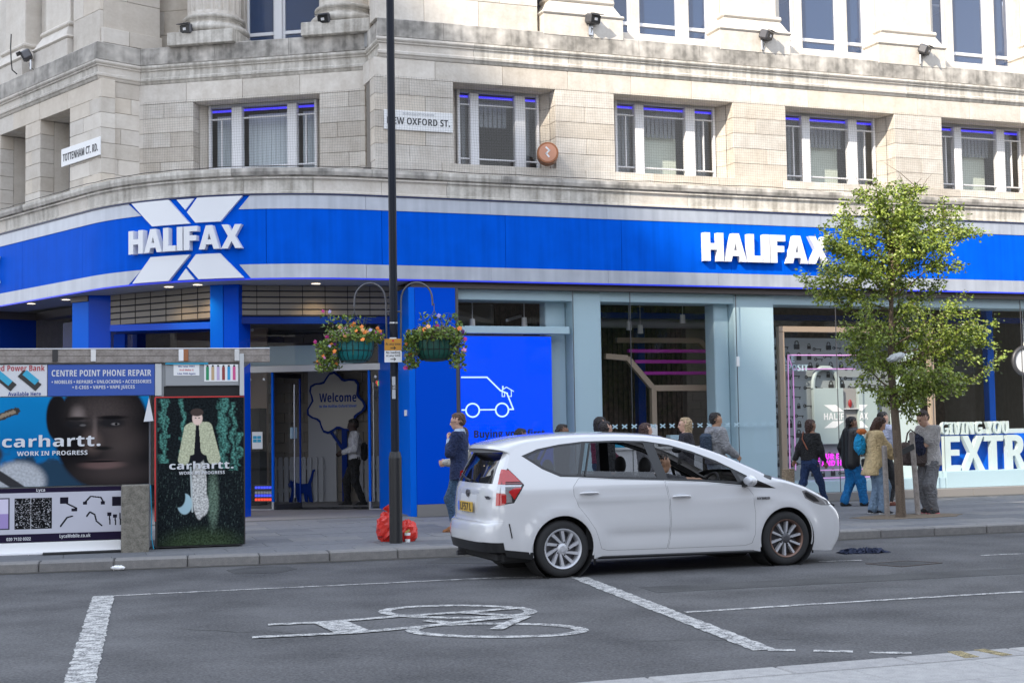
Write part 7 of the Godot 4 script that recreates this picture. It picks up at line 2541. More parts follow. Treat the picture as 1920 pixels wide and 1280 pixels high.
func build_car() -> void:
	var paint := mat("car_white", Color(0.60, 0.60, 0.61), 0.2, 0.0, null, 1.0, {"coat": 1.0, "coat_rough": 0.03})
	mat("car_glass", Color(0.02, 0.022, 0.024), 0.02, 0.0, null, 1.0, {"alpha": 0.38, "spec": 0.6})
	mat("car_glass_dark", Color(0.008, 0.008, 0.009), 0.02, 0.0, null, 1.0, {"alpha": 0.84, "spec": 0.6})
	mat("car_trim", Color(0.012, 0.012, 0.013), 0.35)
	mat("tyre", Color(0.022, 0.022, 0.023), 0.8, 0.0, null, 1.0, {"bump": gray_tex(12, 0.2, 2, 128), "bump_scale": 0.1, "local": true})
	mat("rim_silver", Color(0.56, 0.57, 0.60), 0.36, 0.35)
	mat("rim_bronze", Color(0.19, 0.12, 0.095), 0.4, 0.7)
	mat("lamp_red", Color(0.42, 0.012, 0.014), 0.1, 0.0, null, 1.0, {"coat": 1.0, "coat_rough": 0.02})
	mat("lamp_dark_red", Color(0.13, 0.008, 0.012), 0.1, 0.0, null, 1.0, {"coat": 1.0, "coat_rough": 0.02})
	mat("lamp_clear", Color(0.40, 0.41, 0.43), 0.12, 0.6, null, 1.0, {"coat": 1.0, "coat_rough": 0.02})
	mat("seat_black", Color(0.012, 0.012, 0.013), 0.9)
	mat("cabin_grey", Color(0.09, 0.09, 0.093), 0.8)
	var T := frame_at(0.54, -16.28, 19.8)
	var car := thing("estate_car", "white hybrid estate car with one silver and one bronze wheel", "car", T * Transform3D(Basis.IDENTITY, Vector3(0, 0, -0.86)))
	# outline of the side, following the band's edge
	var out := PackedVector2Array()
	var s := 0.0
	while s <= ST.size() - 1 + 0.001:
		var a := st_at(s)
		out.append(Vector2(a[2], a[3]))
		s += 0.25
	out.append_array(PackedVector2Array([Vector2(-0.62, 0.285), Vector2(-0.34, 0.24), Vector2(0.37, 0.20), Vector2(2.53, 0.19), Vector2(3.26, 0.17)]))
	var arch_r := circle2(Vector2(0.0, 0.335), 0.372)
	var arch_f := circle2(Vector2(2.90, 0.335), 0.372)
	for pr in [arch_r, arch_f]:
		pass
	var cut_r := PackedVector2Array([Vector2(-0.372, 0.335), Vector2(-0.372, -0.1), Vector2(0.372, -0.1), Vector2(0.372, 0.335)])
	var cut_f := PackedVector2Array([Vector2(2.528, 0.335), Vector2(2.528, -0.1), Vector2(3.272, -0.1), Vector2(3.272, 0.335)])
	# windows and doors in side view
	var quarter := v2s([[-0.36, 1.375], [-0.20, 1.44], [0.05, 1.487], [0.335, 1.513], [0.215, 1.155], [0.03, 1.165], [-0.17, 1.25]])
	var win_r := v2s([[0.385, 1.515], [0.75, 1.520], [1.12, 1.508], [1.215, 1.095], [0.70, 1.12], [0.255, 1.15]])
	var win_f := v2s([[1.245, 1.497], [1.45, 1.457], [1.72, 1.376], [2.0, 1.265], [2.19, 1.175], [2.265, 1.02], [1.80, 1.06], [1.345, 1.09]])
	var win_q := v2s([[2.26, 1.13], [2.42, 1.05], [2.68, 0.945], [2.50, 0.968], [2.32, 1.0]])
	var day := v2s([[-0.42, 1.385], [-0.22, 1.46], [0.05, 1.507], [0.35, 1.535], [0.75, 1.540], [1.13, 1.528], [1.45, 1.477], [1.73, 1.394], [2.02, 1.28], [2.25, 1.165], [2.44, 1.07], [2.77, 0.93], [2.50, 0.948], [2.28, 0.985], [1.80, 1.035], [1.23, 1.07], [0.70, 1.095], [0.22, 1.13], [0.0, 1.14], [-0.2, 1.23]])
	var door_r := v2s([[0.22, 1.12], [0.135, 1.02], [0.14, 0.93], [0.19, 0.80], [0.30, 0.66], [0.39, 0.53], [0.43, 0.42], [0.465, 0.31], [0.55, 0.285], [1.30, 0.275], [1.335, 0.40], [1.345, 0.60], [1.335, 0.85], [1.30, 1.04], [1.29, 1.066], [0.70, 1.09]])
	var door_f := v2s([[1.306, 1.06], [1.312, 1.04], [1.348, 0.85], [1.358, 0.60], [1.347, 0.40], [1.313, 0.275], [2.33, 0.265], [2.42, 0.29], [2.46, 0.40], [2.475, 0.65], [2.45, 0.87], [2.39, 0.945], [2.28, 0.975], [1.80, 1.025]])
	var lamp := v2s([[-0.60, 1.25], [-0.46, 1.09], [-0.44, 1.06], [-0.57, 0.86], [-0.70, 0.845], [-0.655, 1.20]])
	var head := v2s([[3.14, 0.885], [3.18, 0.80], [3.30, 0.74], [3.42, 0.705], [3.55, 0.70], [3.52, 0.76], [3.42, 0.795], [3.20, 0.895]])
	for zs: float in [1.0, -1.0]:
		side(car, "body_side", out, [cut_r, cut_f, arch_r, arch_f, day, door_r, door_f, lamp, head], paint, 0.0, zs)
		side(car, "panel_gap", inset(out, 0.02), [cut_r, cut_f, arch_r, arch_f, day], M.black_matt, -0.022, zs, 0.15)
		var dr := side(car, "door", inset(door_r, 0.003), [], paint, 0.0, zs)
		var df := side(car, "door", inset(door_f, 0.003), [], paint, 0.0, zs)
		side(car, "window_surround", day, [quarter, win_r, win_f, win_q], M.car_trim, -0.006, zs, 0.1)
		side(car, "quarter_glass", quarter, [], M.car_glass_dark, -0.010, zs, 0.12)
		side(car, "front_quarter_glass", win_q, [], M.car_glass_dark, -0.010, zs, 0.12)
		# both near windows are wound down: rear half way, front fully
		if zs > 0.0:
			side(car, "rear_door_glass", v2s([[0.258, 1.148], [0.285, 1.20], [1.185, 1.165], [1.212, 1.097], [0.70, 1.122]]), [], M.car_glass_dark, -0.014, zs, 0.15)
		else:
			side(car, "rear_door_glass", win_r, [], M.car_glass, -0.012, zs, 0.15)
			side(car, "front_door_glass", win_f, [], M.car_glass, -0.012, zs, 0.15)
		# small fixed light behind the rear door window
		var db := MB.new()
		db.beam(on_side(0.305, 1.14, -0.004, zs), on_side(0.44, 1.51, -0.004, zs), 0.018, 0.02, Vector3(0, 0, 1))
		part(car, "window_bar", db.mesh(), M.car_trim)
		# handles
		for q in [[0.33, 0.945, dr], [1.495, 0.872, df]]:
			var hn := MB.new()
			var c := on_side(q[0], q[1], 0.0, zs)
			hn.ball(c + Vector3(0, 0, -0.006 * zs), Vector3(0.10, 0.036, 0.012), 18, 8)
			part(q[2], "handle_recess", hn.mesh(), mat("recess_grey", Color(0.42, 0.43, 0.45), 0.4))
			var hb := MB.new()
			hb.tube(PackedVector3Array([c + Vector3(-0.115, 0.0, 0.006 * zs), c + Vector3(-0.08, 0.006, 0.030 * zs), c + Vector3(0.0, 0.008, 0.036 * zs), c + Vector3(0.08, 0.006, 0.030 * zs), c + Vector3(0.115, 0.0, 0.006 * zs)]), PackedFloat32Array([0.012, 0.015, 0.016, 0.015, 0.012]), 10, true, 0.8)
			part(q[2], "handle", hb.mesh(), paint)
		# lamps
		var tl := sub(car, "tail_lamp")
		side(tl, "housing", lamp, [], M.car_trim, -0.012, zs, 0.1)
		side(tl, "red_lens", v2s([[-0.595, 1.235], [-0.475, 1.10], [-0.70, 1.10], [-0.705, 1.185]]), [], M.lamp_red, 0.004, zs, 0.1)
		side(tl, "dark_lens", v2s([[-0.47, 1.092], [-0.455, 1.07], [-0.70, 1.075], [-0.70, 1.092]]), [], M.lamp_dark_red, 0.004, zs, 0.1)
		side(tl, "clear_lens", v2s([[-0.465, 1.062], [-0.50, 1.02], [-0.60, 0.945], [-0.59, 0.87], [-0.70, 0.86], [-0.70, 1.065]]), [], M.lamp_clear, 0.003, zs, 0.1)
		side(tl, "red_lens", v2s([[-0.475, 1.035], [-0.565, 0.90], [-0.63, 0.99], [-0.56, 1.03]]), [], M.lamp_red, 0.009, zs, 0.1)
		side(tl, "red_lens", v2s([[-0.655, 0.955], [-0.66, 0.862], [-0.71, 0.858], [-0.71, 0.955]]), [], M.lamp_red, 0.009, zs, 0.1)
		var q0: float = 0.925 * zs
		var q1: float = 1.0 * zs
		band(tl, "red_lens", 21.1, 22.0, min(q0, q1), max(q0, q1), M.lamp_red, 0.006, 6)
		band(tl, "clear_lens", 22.02, 23.0, min(q0, q1), max(q0, q1), M.lamp_clear, 0.006, 6)
		band(tl, "red_lens", 23.02, 23.9, min(q0, q1), max(q0, q1), M.lamp_red, 0.006, 6)
		var hl := sub(car, "headlamp")
		side(hl, "lens", head, [], M.lamp_clear, 0.002, zs, 0.08)
		side(hl, "dark_bezel", v2s([[3.17, 0.865], [3.20, 0.81], [3.31, 0.755], [3.40, 0.745], [3.33, 0.81], [3.20, 0.875]]), [], M.black, 0.006, zs, 0.08)
		band(hl, "lens", 4.02, 5.0, min(0.62 * zs, 1.0 * zs), max(0.62 * zs, 1.0 * zs), M.lamp_clear, 0.004, 8)
		# mirrors
		var mr := sub(car, "door_mirror")
		var ms := MB.new()
		ms.ball(Vector3(2.36, 1.035, (car_w(2.3, 1.0) + 0.12) * zs), Vector3(0.062, 0.066, 0.115), 14, 10)
		part(mr, "shell", ms.mesh(), paint)
		var mg := MB.new()
		mg.ball(Vector3(2.325, 1.035, (car_w(2.3, 1.0) + 0.125) * zs), Vector3(0.036, 0.052, 0.098), 14, 8)
		part(mr, "glass", mg.mesh(), M.rim_silver)
		var mf := MB.new()
		mf.beam(on_side(2.33, 0.975, -0.03, zs), Vector3(2.35, 1.0, (car_w(2.3, 1.0) + 0.07) * zs), 0.06, 0.05)
		part(mr, "foot", mf.mesh(), M.car_trim)
		# lower bumper slit and sill line
		var sl := MB.new()
		sl.beam(on_side(-0.63, 0.63, 0.002, zs), on_side(-0.60, 0.47, 0.002, zs), 0.012, 0.012, Vector3(0, 0, 1))
		part(car, "bumper_slit", sl.mesh(), M.car_trim)
		# arch liners and wheels
		for ax: float in [0.0, 2.90]:
			var al := MB.new()
			al.lathe([Vector2(0.378, -0.02), Vector2(0.385, 0.34), Vector2(0.0, 0.35)], 40, Transform3D(Basis(Vector3.RIGHT, -PI / 2 * zs), Vector3(ax, 0.335, 0.86 * zs)))
			part(car, "wheel_well", al.mesh(), M.black_matt)
			var lip := MB.new()
			var lp := PackedVector3Array()
			for i in 29:
				var an := -0.25 + (PI + 0.5) * i / 28
				var px: float = ax + cos(an) * 0.374
				var py := 0.335 + sin(an) * 0.374
				lp.append(Vector3(px, py, (car_w(px, py) - 0.008) * zs))
			lip.tube(lp, PackedFloat32Array([0.010]), 6, false)
			part(car, "arch_lip", lip.mesh(), paint)
			car_wheel(car, Vector3(ax, 0.327, 0.775 * zs), zs, ax > 1.0, zs > 0.0)
		for q in [[0.375, 0.50], [3.28, 3.36]]:
			side(car, "mud_flap", v2s([[q[0], 0.33], [q[0] + 0.03, 0.33], [q[0] + 0.03, 0.13], [q[0], 0.13]]), [], M.car_trim, -0.02, zs, 0.3)
		side(car, "rear_diffuser", v2s([[-0.69, 0.34], [-0.36, 0.30], [-0.37, 0.22], [-0.66, 0.26]]), [], M.car_trim, 0.006, zs, 0.15)
	# band over the car
	var bp := sub(car, "bumper")
	band(bp, "front_shell", 0.0, 3.96, -1, 1, paint)
	band(bp, "grille", 0.3, 1.9, -0.62, 0.62, M.car_trim, 0.004)
	var fl := MB.new()
	for zs: float in [1.0, -1.0]:
		band(bp, "fog_surround", 1.0, 2.6, 0.80 if zs > 0 else -0.95, 0.95 if zs > 0 else -0.80, M.lamp_clear, 0.005, 6)
	band(car, "bonnet", 4.02, 7.97, -1, 1, paint)
	band(car, "scuttle", 7.98, 8.4, -1, 1, M.car_trim, -0.004)
	band(car, "windscreen", 8.4, 12.0, -0.93, 0.93, M.car_glass, -0.002)
	for zs: float in [1.0, -1.0]:
		band(car, "screen_pillar", 8.4, 12.0, 0.93 if zs > 0 else -1.0, 1.0 if zs > 0 else -0.93, paint, 0.0, 6)
	band(car, "roof", 12.0, 17.0, -1, 1, paint)
	band(car, "headliner", 12.0, 19.0, -0.97, 0.97, M.cabin_grey, -0.045)
	band(car, "spoiler", 17.0, 20.0, -1, 1, paint)
	band(car, "rear_screen", 20.05, 21.95, -0.80, 0.80, M.car_glass_dark, -0.004)
	for zs: float in [1.0, -1.0]:
		band(car, "tailgate_frame", 20.0, 22.0, 0.80 if zs > 0 else -1.0, 1.0 if zs > 0 else -0.80, paint, 0.0, 8)
	var tg := sub(car, "tailgate")
	band(tg, "panel", 21.97, 25.3, -1, 1, paint)
	band(tg, "plate_recess", 23.25, 24.5, -0.36, 0.36, mat("recess_white", Color(0.55, 0.56, 0.58), 0.4), 0.004)
	band(tg, "garnish", 23.05, 23.25, -0.42, 0.42, M.rim_silver, 0.012)
	var np := sub(car, "number_plate", Transform3D(Basis(Vector3.UP, -PI / 2), Vector3(-0.878, 0.80, 0.0)))
	part(np, "plate", cb(Vector3(0.52, 0.115, 0.008), 0.002), mat("plate_yellow", Color(0.52, 0.33, 0.05), 0.5))
	put_text(np, "lettering", "LF57 L", Transform3D.IDENTITY, 0.02, 0.0, 0.005, 0.085, M.black, {"center": true, "width": 0.40, "depth": 0.002})
	part(np, "blue_band", cb(Vector3(0.04, 0.112, 0.002), 0), M.panel_blue_light, Transform3D(Basis.IDENTITY, Vector3(-0.238, 0, 0.005)))
	var bg := sub(car, "rear_badge", Transform3D(Basis(Vector3.UP, -PI / 2), Vector3(-0.85, 0.955, 0.0)))
	for e in [[0.055, 0.038], [0.02, 0.036], [0.05, 0.014]]:
		var em := MB.new()
		var ep := PackedVector3Array()
		for i in 21:
			ep.append(Vector3(cos(TAU * i / 20) * e[0], sin(TAU * i / 20) * e[1] + (0.012 if e[1] < 0.02 else 0.0), 0))
		em.tube(ep, PackedFloat32Array([0.007]), 6, false)
		part(bg, "ring", em.mesh(), M.steel_dark)
	put_text(car, "badge_lettering", "PRIUS+", Transform3D(Basis(Vector3.UP, -PI / 2), Vector3(-0.80, 0.0, 0.62)), -0.1, 0.92, 0.012, 0.035, M.steel_dark, {"width": 0.2, "depth": 0.006})
	put_text(car, "badge_lettering", "HYBRID", Transform3D(Basis.IDENTITY, Vector3(0, 0, car_w(2.58, 0.82))), 2.50, 0.82, 0.003, 0.028, M.steel_dark, {"width": 0.17, "depth": 0.006})
	var rb := sub(car, "bumper")
	band(rb, "rear_shell", 25.32, 27.2, -1, 1, paint)
	band(rb, "rear_valance", 27.2, 28.0, -1, 1, M.car_trim, 0.006)
	var wp := MB.new()
	wp.tube(PackedVector3Array([Vector3(-0.82, 1.10, 0.05), Vector3(-0.82, 1.12, -0.15), Vector3(-0.79, 1.17, -0.40)]), PackedFloat32Array([0.014, 0.012, 0.008]), 6)
	part(car, "rear_wiper", wp.mesh(), M.car_trim)
	# cabin
	var cb_ := sub(car, "cabin")
	part(cb_, "floor", cb(Vector3(4.3, 0.08, 1.45), 0.01), M.black_matt, Transform3D(Basis.IDENTITY, Vector3(1.4, 0.25, 0)))
	part(cb_, "boot_floor", cb(Vector3(0.9, 0.5, 1.2), 0.02), M.black_matt, Transform3D(Basis.IDENTITY, Vector3(-0.3, 0.55, 0)))
	part(cb_, "dashboard", cb(Vector3(0.62, 0.42, 1.40), 0.10), M.seat_black, Transform3D(Basis(Vector3.BACK, -0.12), Vector3(2.42, 0.80, 0)))
	part(cb_, "engine_bulkhead", cb(Vector3(0.9, 0.55, 1.3), 0.05), M.black_matt, Transform3D(Basis.IDENTITY, Vector3(3.05, 0.55, 0)))
	for zs: float in [1.0, -1.0]:
		side(cb_, "door_card", v2s([[0.3, 0.3], [2.3, 0.3], [2.3, 0.98], [1.3, 1.06], [0.3, 1.10]]), [], M.seat_black, -0.07, zs, 0.4)
	for q in [[1.55, 0.36], [1.55, -0.36], [0.28, 0.40], [0.28, -0.40], [0.28, 0.0]]:
		var st := sub(car, "seat", Transform3D(Basis.IDENTITY, Vector3(q[0], 0, q[1])))
		var wd := 0.48 if q[0] > 1.0 else 0.38
		part(st, "cushion", cb(Vector3(0.52, 0.16, wd), 0.06), M.seat_black, Transform3D(Basis(Vector3.BACK, 0.1), Vector3(0.14, 0.50, 0)))
		part(st, "backrest", cb(Vector3(0.16, 0.62, wd), 0.06), M.seat_black, Transform3D(Basis(Vector3.BACK, 0.22), Vector3(-0.16, 0.82, 0)))
		var hr := MB.new()
		hr.ball(Vector3(-0.27, 1.22, 0), Vector3(0.06, 0.115, 0.125), 12, 8)
		part(st, "headrest", hr.mesh(), M.seat_black)
		var ps := MB.new()
		ps.bar(Vector3(-0.24, 1.05, 0.05), Vector3(-0.27, 1.18, 0.05), 0.008)
		ps.bar(Vector3(-0.24, 1.05, -0.05), Vector3(-0.27, 1.18, -0.05), 0.008)
		part(st, "headrest_stalk", ps.mesh(), M.rim_silver)
	var sw := MB.new()
	var wc := Vector3(2.14, 0.95, 0.36)
	var wb := Basis(Vector3.BACK, -0.45)
	var wpts := PackedVector3Array()
	for i in 29:
		wpts.append(wc + wb * Vector3(0, cos(TAU * i / 28) * 0.185, sin(TAU * i / 28) * 0.185))
	sw.tube(wpts, PackedFloat32Array([0.016]), 8, false)
	sw.box(wc, Vector3(0.03, 0.06, 0.34), wb)
	sw.bar(wc, wc + Vector3(0.3, -0.12, 0), 0.03)
	part(car, "steering_wheel", sw.mesh(), M.seat_black)
	var im := MB.new()
	im.ball(Vector3(1.88, 1.40, 0.02), Vector3(0.03, 0.04, 0.13), 12, 8)
	part(car, "interior_mirror", im.mesh(), M.seat_black)
	var af := MB.new()
	af.prism(v2s([[0, 0.05], [0.03, 0.0], [0.02, 0.0], [0.045, -0.045], [-0.045, -0.045], [-0.02, 0.0], [-0.03, 0.0]]), -0.003, 0.003, Transform3D(Basis(Vector3.UP, 0.3), Vector3(1.9, 1.27, 0.05)))
	af.bar(Vector3(1.9, 1.31, 0.05), Vector3(1.89, 1.38, 0.03), 0.002, 4)
	part(car, "air_freshener", af.mesh(), M.black)
	# underbody
	part(car, "underbody", cb(Vector3(4.2, 0.12, 1.5), 0.03), M.black_matt, Transform3D(Basis.IDENTITY, Vector3(1.4, 0.24, 0)))
	var ex := MB.new()
	ex.bar(Vector3(-0.85, 0.22, -0.45), Vector3(-0.5, 0.22, -0.45), 0.03, 10)
	part(car, "exhaust_pipe", ex.mesh(), M.steel_dark)
	var sm := MB.new()
	for zs: float in [1.0, -1.0]:
		sm.tube(PackedVector3Array([on_side(0.36, 0.21, -0.02, zs), on_side(2.54, 0.19, -0.02, zs)]), PackedFloat32Array([0.02]), 6)
	part(car, "sill_edge", sm.mesh(), M.car_trim)

# ---------------------------------------------------------------- people: blended tapered capsules meshed as surface nets
# bone: [a, b, ra, rb]; result is added to mb
func nets(mb: MB, bones: Array, cell: float, k: float, face_paint := false, clip := {}, fold := 0.0, freq := 9.0) -> void:
	var lo := Vector3(1e9, 1e9, 1e9)
	var hi := -lo
	for b in bones:
		var r: float = max(b[2], b[3]) + cell * 3.0
		lo = lo.min(b[0] - Vector3.ONE * r).min(b[1] - Vector3.ONE * r)
		hi = hi.max(b[0] + Vector3.ONE * r).max(b[1] + Vector3.ONE * r)
	var nx := int((hi.x - lo.x) / cell) + 2
	var ny := int((hi.y - lo.y) / cell) + 2
	var nz := int((hi.z - lo.z) / cell) + 2
	var F := PackedFloat32Array()
	F.resize(nx * ny * nz)
	for b in bones:
		var A: Vector3 = b[0]
		var B: Vector3 = b[1]
		var ra: float = b[2]
		var rb: float = b[3]
		var m: float = max(ra, rb) + 3.2 / k
		var l0 := ((A.min(B) - Vector3.ONE * m - lo) / cell).floor()
		var l1 := ((A.max(B) + Vector3.ONE * m - lo) / cell).ceil()
		var d := B - A
		var dd := maxf(d.length_squared(), 1e-9)
		for z in range(maxi(0, int(l0.z)), mini(nz, int(l1.z) + 1)):
			for y in range(maxi(0, int(l0.y)), mini(ny, int(l1.y) + 1)):
				var base := (z * ny + y) * nx
				for x in range(maxi(0, int(l0.x)), mini(nx, int(l1.x) + 1)):
					var p := lo + Vector3(x, y, z) * cell - A
					var t := clampf(p.dot(d) / dd, 0.0, 1.0)
					var e := (p - d * t).length() - lerpf(ra, rb, t)
					if e < 3.2 / k:
						F[base + x] += exp(-k * e)
	if not clip.is_empty():
		for z in nz:
			for y in ny:
				for x in nx:
					var i := (z * ny + y) * nx + x
					if F[i] > 0.5 and not keeps(clip, lo + Vector3(x, y, z) * cell):
						F[i] = 0.2
	var fnz := noise(int(bones.size()) + 3, 1.0, 2)
	var ids := PackedInt32Array()
	ids.resize(nx * ny * nz)
	ids.fill(-1)
	var v0 := mb.v.size()
	var off := [0, 1, nx, nx + 1, nx * ny, nx * ny + 1, nx * ny + nx, nx * ny + nx + 1]
	var corner := [Vector3(0, 0, 0), Vector3(1, 0, 0), Vector3(0, 1, 0), Vector3(1, 1, 0), Vector3(0, 0, 1), Vector3(1, 0, 1), Vector3(0, 1, 1), Vector3(1, 1, 1)]
	var edges := [[0, 1], [2, 3], [4, 5], [6, 7], [0, 2], [1, 3], [4, 6], [5, 7], [0, 4], [1, 5], [2, 6], [3, 7]]
	for z in nz - 1:
		for y in ny - 1:
			var row := (z * ny + y) * nx
			for x in nx - 1:
				var i := row + x
				var n := 0
				for c in 8:
					if F[i + off[c]] > 1.0:
						n += 1
				if n == 0 or n == 8:
					continue
				var s := Vector3.ZERO
				var m := 0
				for e in edges:
					var fa := F[i + off[e[0]]]
					var fb := F[i + off[e[1]]]
					if (fa > 1.0) != (fb > 1.0):
						var la := log(maxf(fa, 0.04))
						var lb := log(maxf(fb, 0.04))
						s += corner[e[0]].lerp(corner[e[1]], la / (la - lb))
						m += 1
				var p := lo + (Vector3(x, y, z) + s / m) * cell
				if face_paint:
					mb.col = face_color(p)
				if fold > 0.0:
					p += Vector3(fnz.get_noise_3d(p.x * freq, p.y * freq * 0.55, p.z * freq), 0.0, fnz.get_noise_3d(p.z * freq + 31.0, p.y * freq * 0.55, p.x * freq)) * fold
				ids[i] = mb.vert(p, Vector3.ZERO)
	var t0 := mb.ix.size()
	var st := [1, nx, nx * ny]
	for z in range(1, nz - 1):
		for y in range(1, ny - 1):
			for x in range(1, nx - 1):
				var i := (z * ny + y) * nx + x
				var ins := F[i] > 1.0
				for ax in 3:
					if ins == (F[i + st[ax]] > 1.0):
						continue
					var u: int = st[(ax + 1) % 3]
					var w: int = st[(ax + 2) % 3]
					var a := ids[i]
					var b := ids[i - u]
					var c := ids[i - u - w]
					var d := ids[i - w]
					if a < 0 or b < 0 or c < 0 or d < 0:
						continue
					if ins:
						mb.ix.append_array(PackedInt32Array([a, c, b, a, d, c]))
					else:
						mb.ix.append_array(PackedInt32Array([a, b, c, a, c, d]))
	for q in range(t0, mb.ix.size(), 3):
		var a := mb.ix[q]
		var b := mb.ix[q + 1]
		var c := mb.ix[q + 2]
		var cr := (mb.v[c] - mb.v[a]).cross(mb.v[b] - mb.v[a])
		mb.n[a] += cr
		mb.n[b] += cr
		mb.n[c] += cr
	for q in range(v0, mb.v.size()):
		mb.n[q] = mb.n[q].normalized()
	mb.col = Color(1, 1, 1)

func add_mesh(mb: MB, src: MB, xf: Transform3D) -> void:
	var k := mb.v.size()
	for i in src.v.size():
		mb.v.append(xf * src.v[i])
		mb.n.append((xf.basis * src.n[i]).normalized())
		mb.t.append(Vector2.ZERO)
		mb.c.append(src.c[i])
	var flip := xf.basis.determinant() < 0.0
	for q in range(0, src.ix.size(), 3):
		mb.ix.append(k + src.ix[q])
		mb.ix.append(k + src.ix[q + (2 if flip else 1)])
		mb.ix.append(k + src.ix[q + (1 if flip else 2)])

var head_mesh: MB
var hand_mesh := {}

# head: origin at the base of the skull, facing +x, 0.24 m tall
func make_head() -> void:
	head_mesh = MB.new()
	var b := [
		[Vector3(-0.012, 0.135, 0), Vector3(0.006, 0.135, 0), 0.088, 0.086], [Vector3(-0.03, 0.11, 0), Vector3(-0.03, 0.15, 0), 0.080, 0.082],
		[Vector3(0.035, 0.06, 0.0), Vector3(0.045, 0.10, 0.0), 0.056, 0.062], [Vector3(0.058, 0.015, 0), Vector3(0.03, 0.04, 0), 0.028, 0.05],
		[Vector3(0.0, 0.03, 0.035), Vector3(0.055, 0.012, 0.012), 0.028, 0.02], [Vector3(0.0, 0.03, -0.035), Vector3(0.055, 0.012, -0.012), 0.028, 0.02],
		[Vector3(0.088, 0.105, 0), Vector3(0.110, 0.070, 0), 0.009, 0.014], [Vector3(0.098, 0.067, 0.010), Vector3(0.098, 0.067, -0.010), 0.011, 0.011],
		[Vector3(0.080, 0.128, 0.036), Vector3(0.084, 0.128, 0.012), 0.012, 0.010], [Vector3(0.080, 0.128, -0.036), Vector3(0.084, 0.128, -0.012), 0.012, 0.010],
		[Vector3(0.084, 0.043, 0.014), Vector3(0.084, 0.043, -0.014), 0.0095, 0.0095], [Vector3(0.082, 0.033, 0.010), Vector3(0.082, 0.033, -0.010), 0.010, 0.010],
		[Vector3(-0.005, 0.118, 0.084), Vector3(0.0, 0.078, 0.080), 0.013, 0.009], [Vector3(-0.005, 0.118, -0.084), Vector3(0.0, 0.078, -0.080), 0.013, 0.009],
		[Vector3(-0.02, -0.06, 0), Vector3(-0.012, 0.06, 0), 0.054, 0.056],
	]
	nets(head_mesh, b, 0.0085, 150.0, true)

func face_color(p: Vector3) -> Color:
	if p.x > 0.06:
		for s in [-1.0, 1.0]:
			var e := Vector2(p.z - 0.031 * s, (p.y - 0.106))
			if absf(e.x) < 0.014 and absf(e.y) < 0.006:
				return Color(0.10, 0.07, 0.06)
			if absf(e.x) < 0.022 and absf(e.y - 0.021) < 0.006:
				return Color(0.22, 0.16, 0.12)
		if absf(p.z) < 0.024 and absf(p.y - 0.038) < 0.009 and p.x > 0.075:
			return Color(0.72, 0.40, 0.38)
	return Color(1, 1, 1)

# where a garment, a shoe or hair may be
func keeps(c: Dictionary, p: Vector3) -> bool:
	if c.kind == "shoe":
		return p.y > c.low
	if c.kind == "hair":
		var f: FastNoiseLite = c.noise
		return p.x < 0.052 + maxf(0.0, p.y - 0.165) * 1.2 - (0.035 if p.y < 0.13 else 0.0) + f.get_noise_3d(p.x, p.y, p.z) * 0.012 or absf(p.z) > 0.078 and p.x < 0.05
	if p.y < c.low and absf(p.z) < 0.26:
		return false
	if c.open > 0.0 and p.x > 0.02 and p.y < c.neck - 0.02 and absf(p.z) < c.open * (0.6 + (c.neck - p.y) * 0.6):
		return false
	return p.y < c.neck + c.rise or absf(p.z) > 0.3

func torso_bones(c: Dictionary, g: float) -> Array:
	var s: float = c.s
	var fat: float = c.fat
	var b := []
	for zs: float in [-1.0, 1.0]:
		var sv: Vector3 = c.side * zs
		b.append([c.hip + Vector3(0, -0.02, 0.06 * zs * s), c.waist + sv * 0.055 * s, (0.105 * fat + g) * s, (0.092 * fat + g) * s])
		b.append([c.waist + sv * 0.055 * s, c.chest + sv * 0.075 * s, (0.092 * fat + g) * s, (0.105 * fat + g) * s])
		b.append([c.chest + sv * 0.075 * s, c.neck + sv * 0.09 * s - c.up * 0.06 * s, (0.105 * fat + g) * s, (0.07 + g) * s])
		b.append([c.neck - c.up * 0.05 * s, c.neck + sv * c.shw * 0.95 - c.up * 0.065 * s, (0.055 + g) * s, (0.056 + g) * s])
	return b

func arm_bones(j: Dictionary, s: float, g: float, upto: float) -> Array:
	if upto <= 1.0:
		return [[j.sh, j.sh.lerp(j.el, upto), (0.052 + g) * s, (0.048 + g * 1.2) * s]]
	return [[j.sh, j.el, (0.052 + g) * s, (0.042 + g) * s], [j.el, j.el.lerp(j.ha, minf(upto - 1.0, 1.0)), (0.041 + g) * s, (0.030 + g * 0.9) * s]]

func leg_bones(j: Dictionary, s: float, fat: float, g0: float, g1: float, upto: float) -> Array:
	return [[j.hj, j.kn, (0.085 * fat + g0) * s, (0.056 * fat + g1) * s], [j.kn, j.kn.lerp(j.an, upto), (0.054 * fat + g1) * s, (0.037 + g1 * 1.15) * s]]

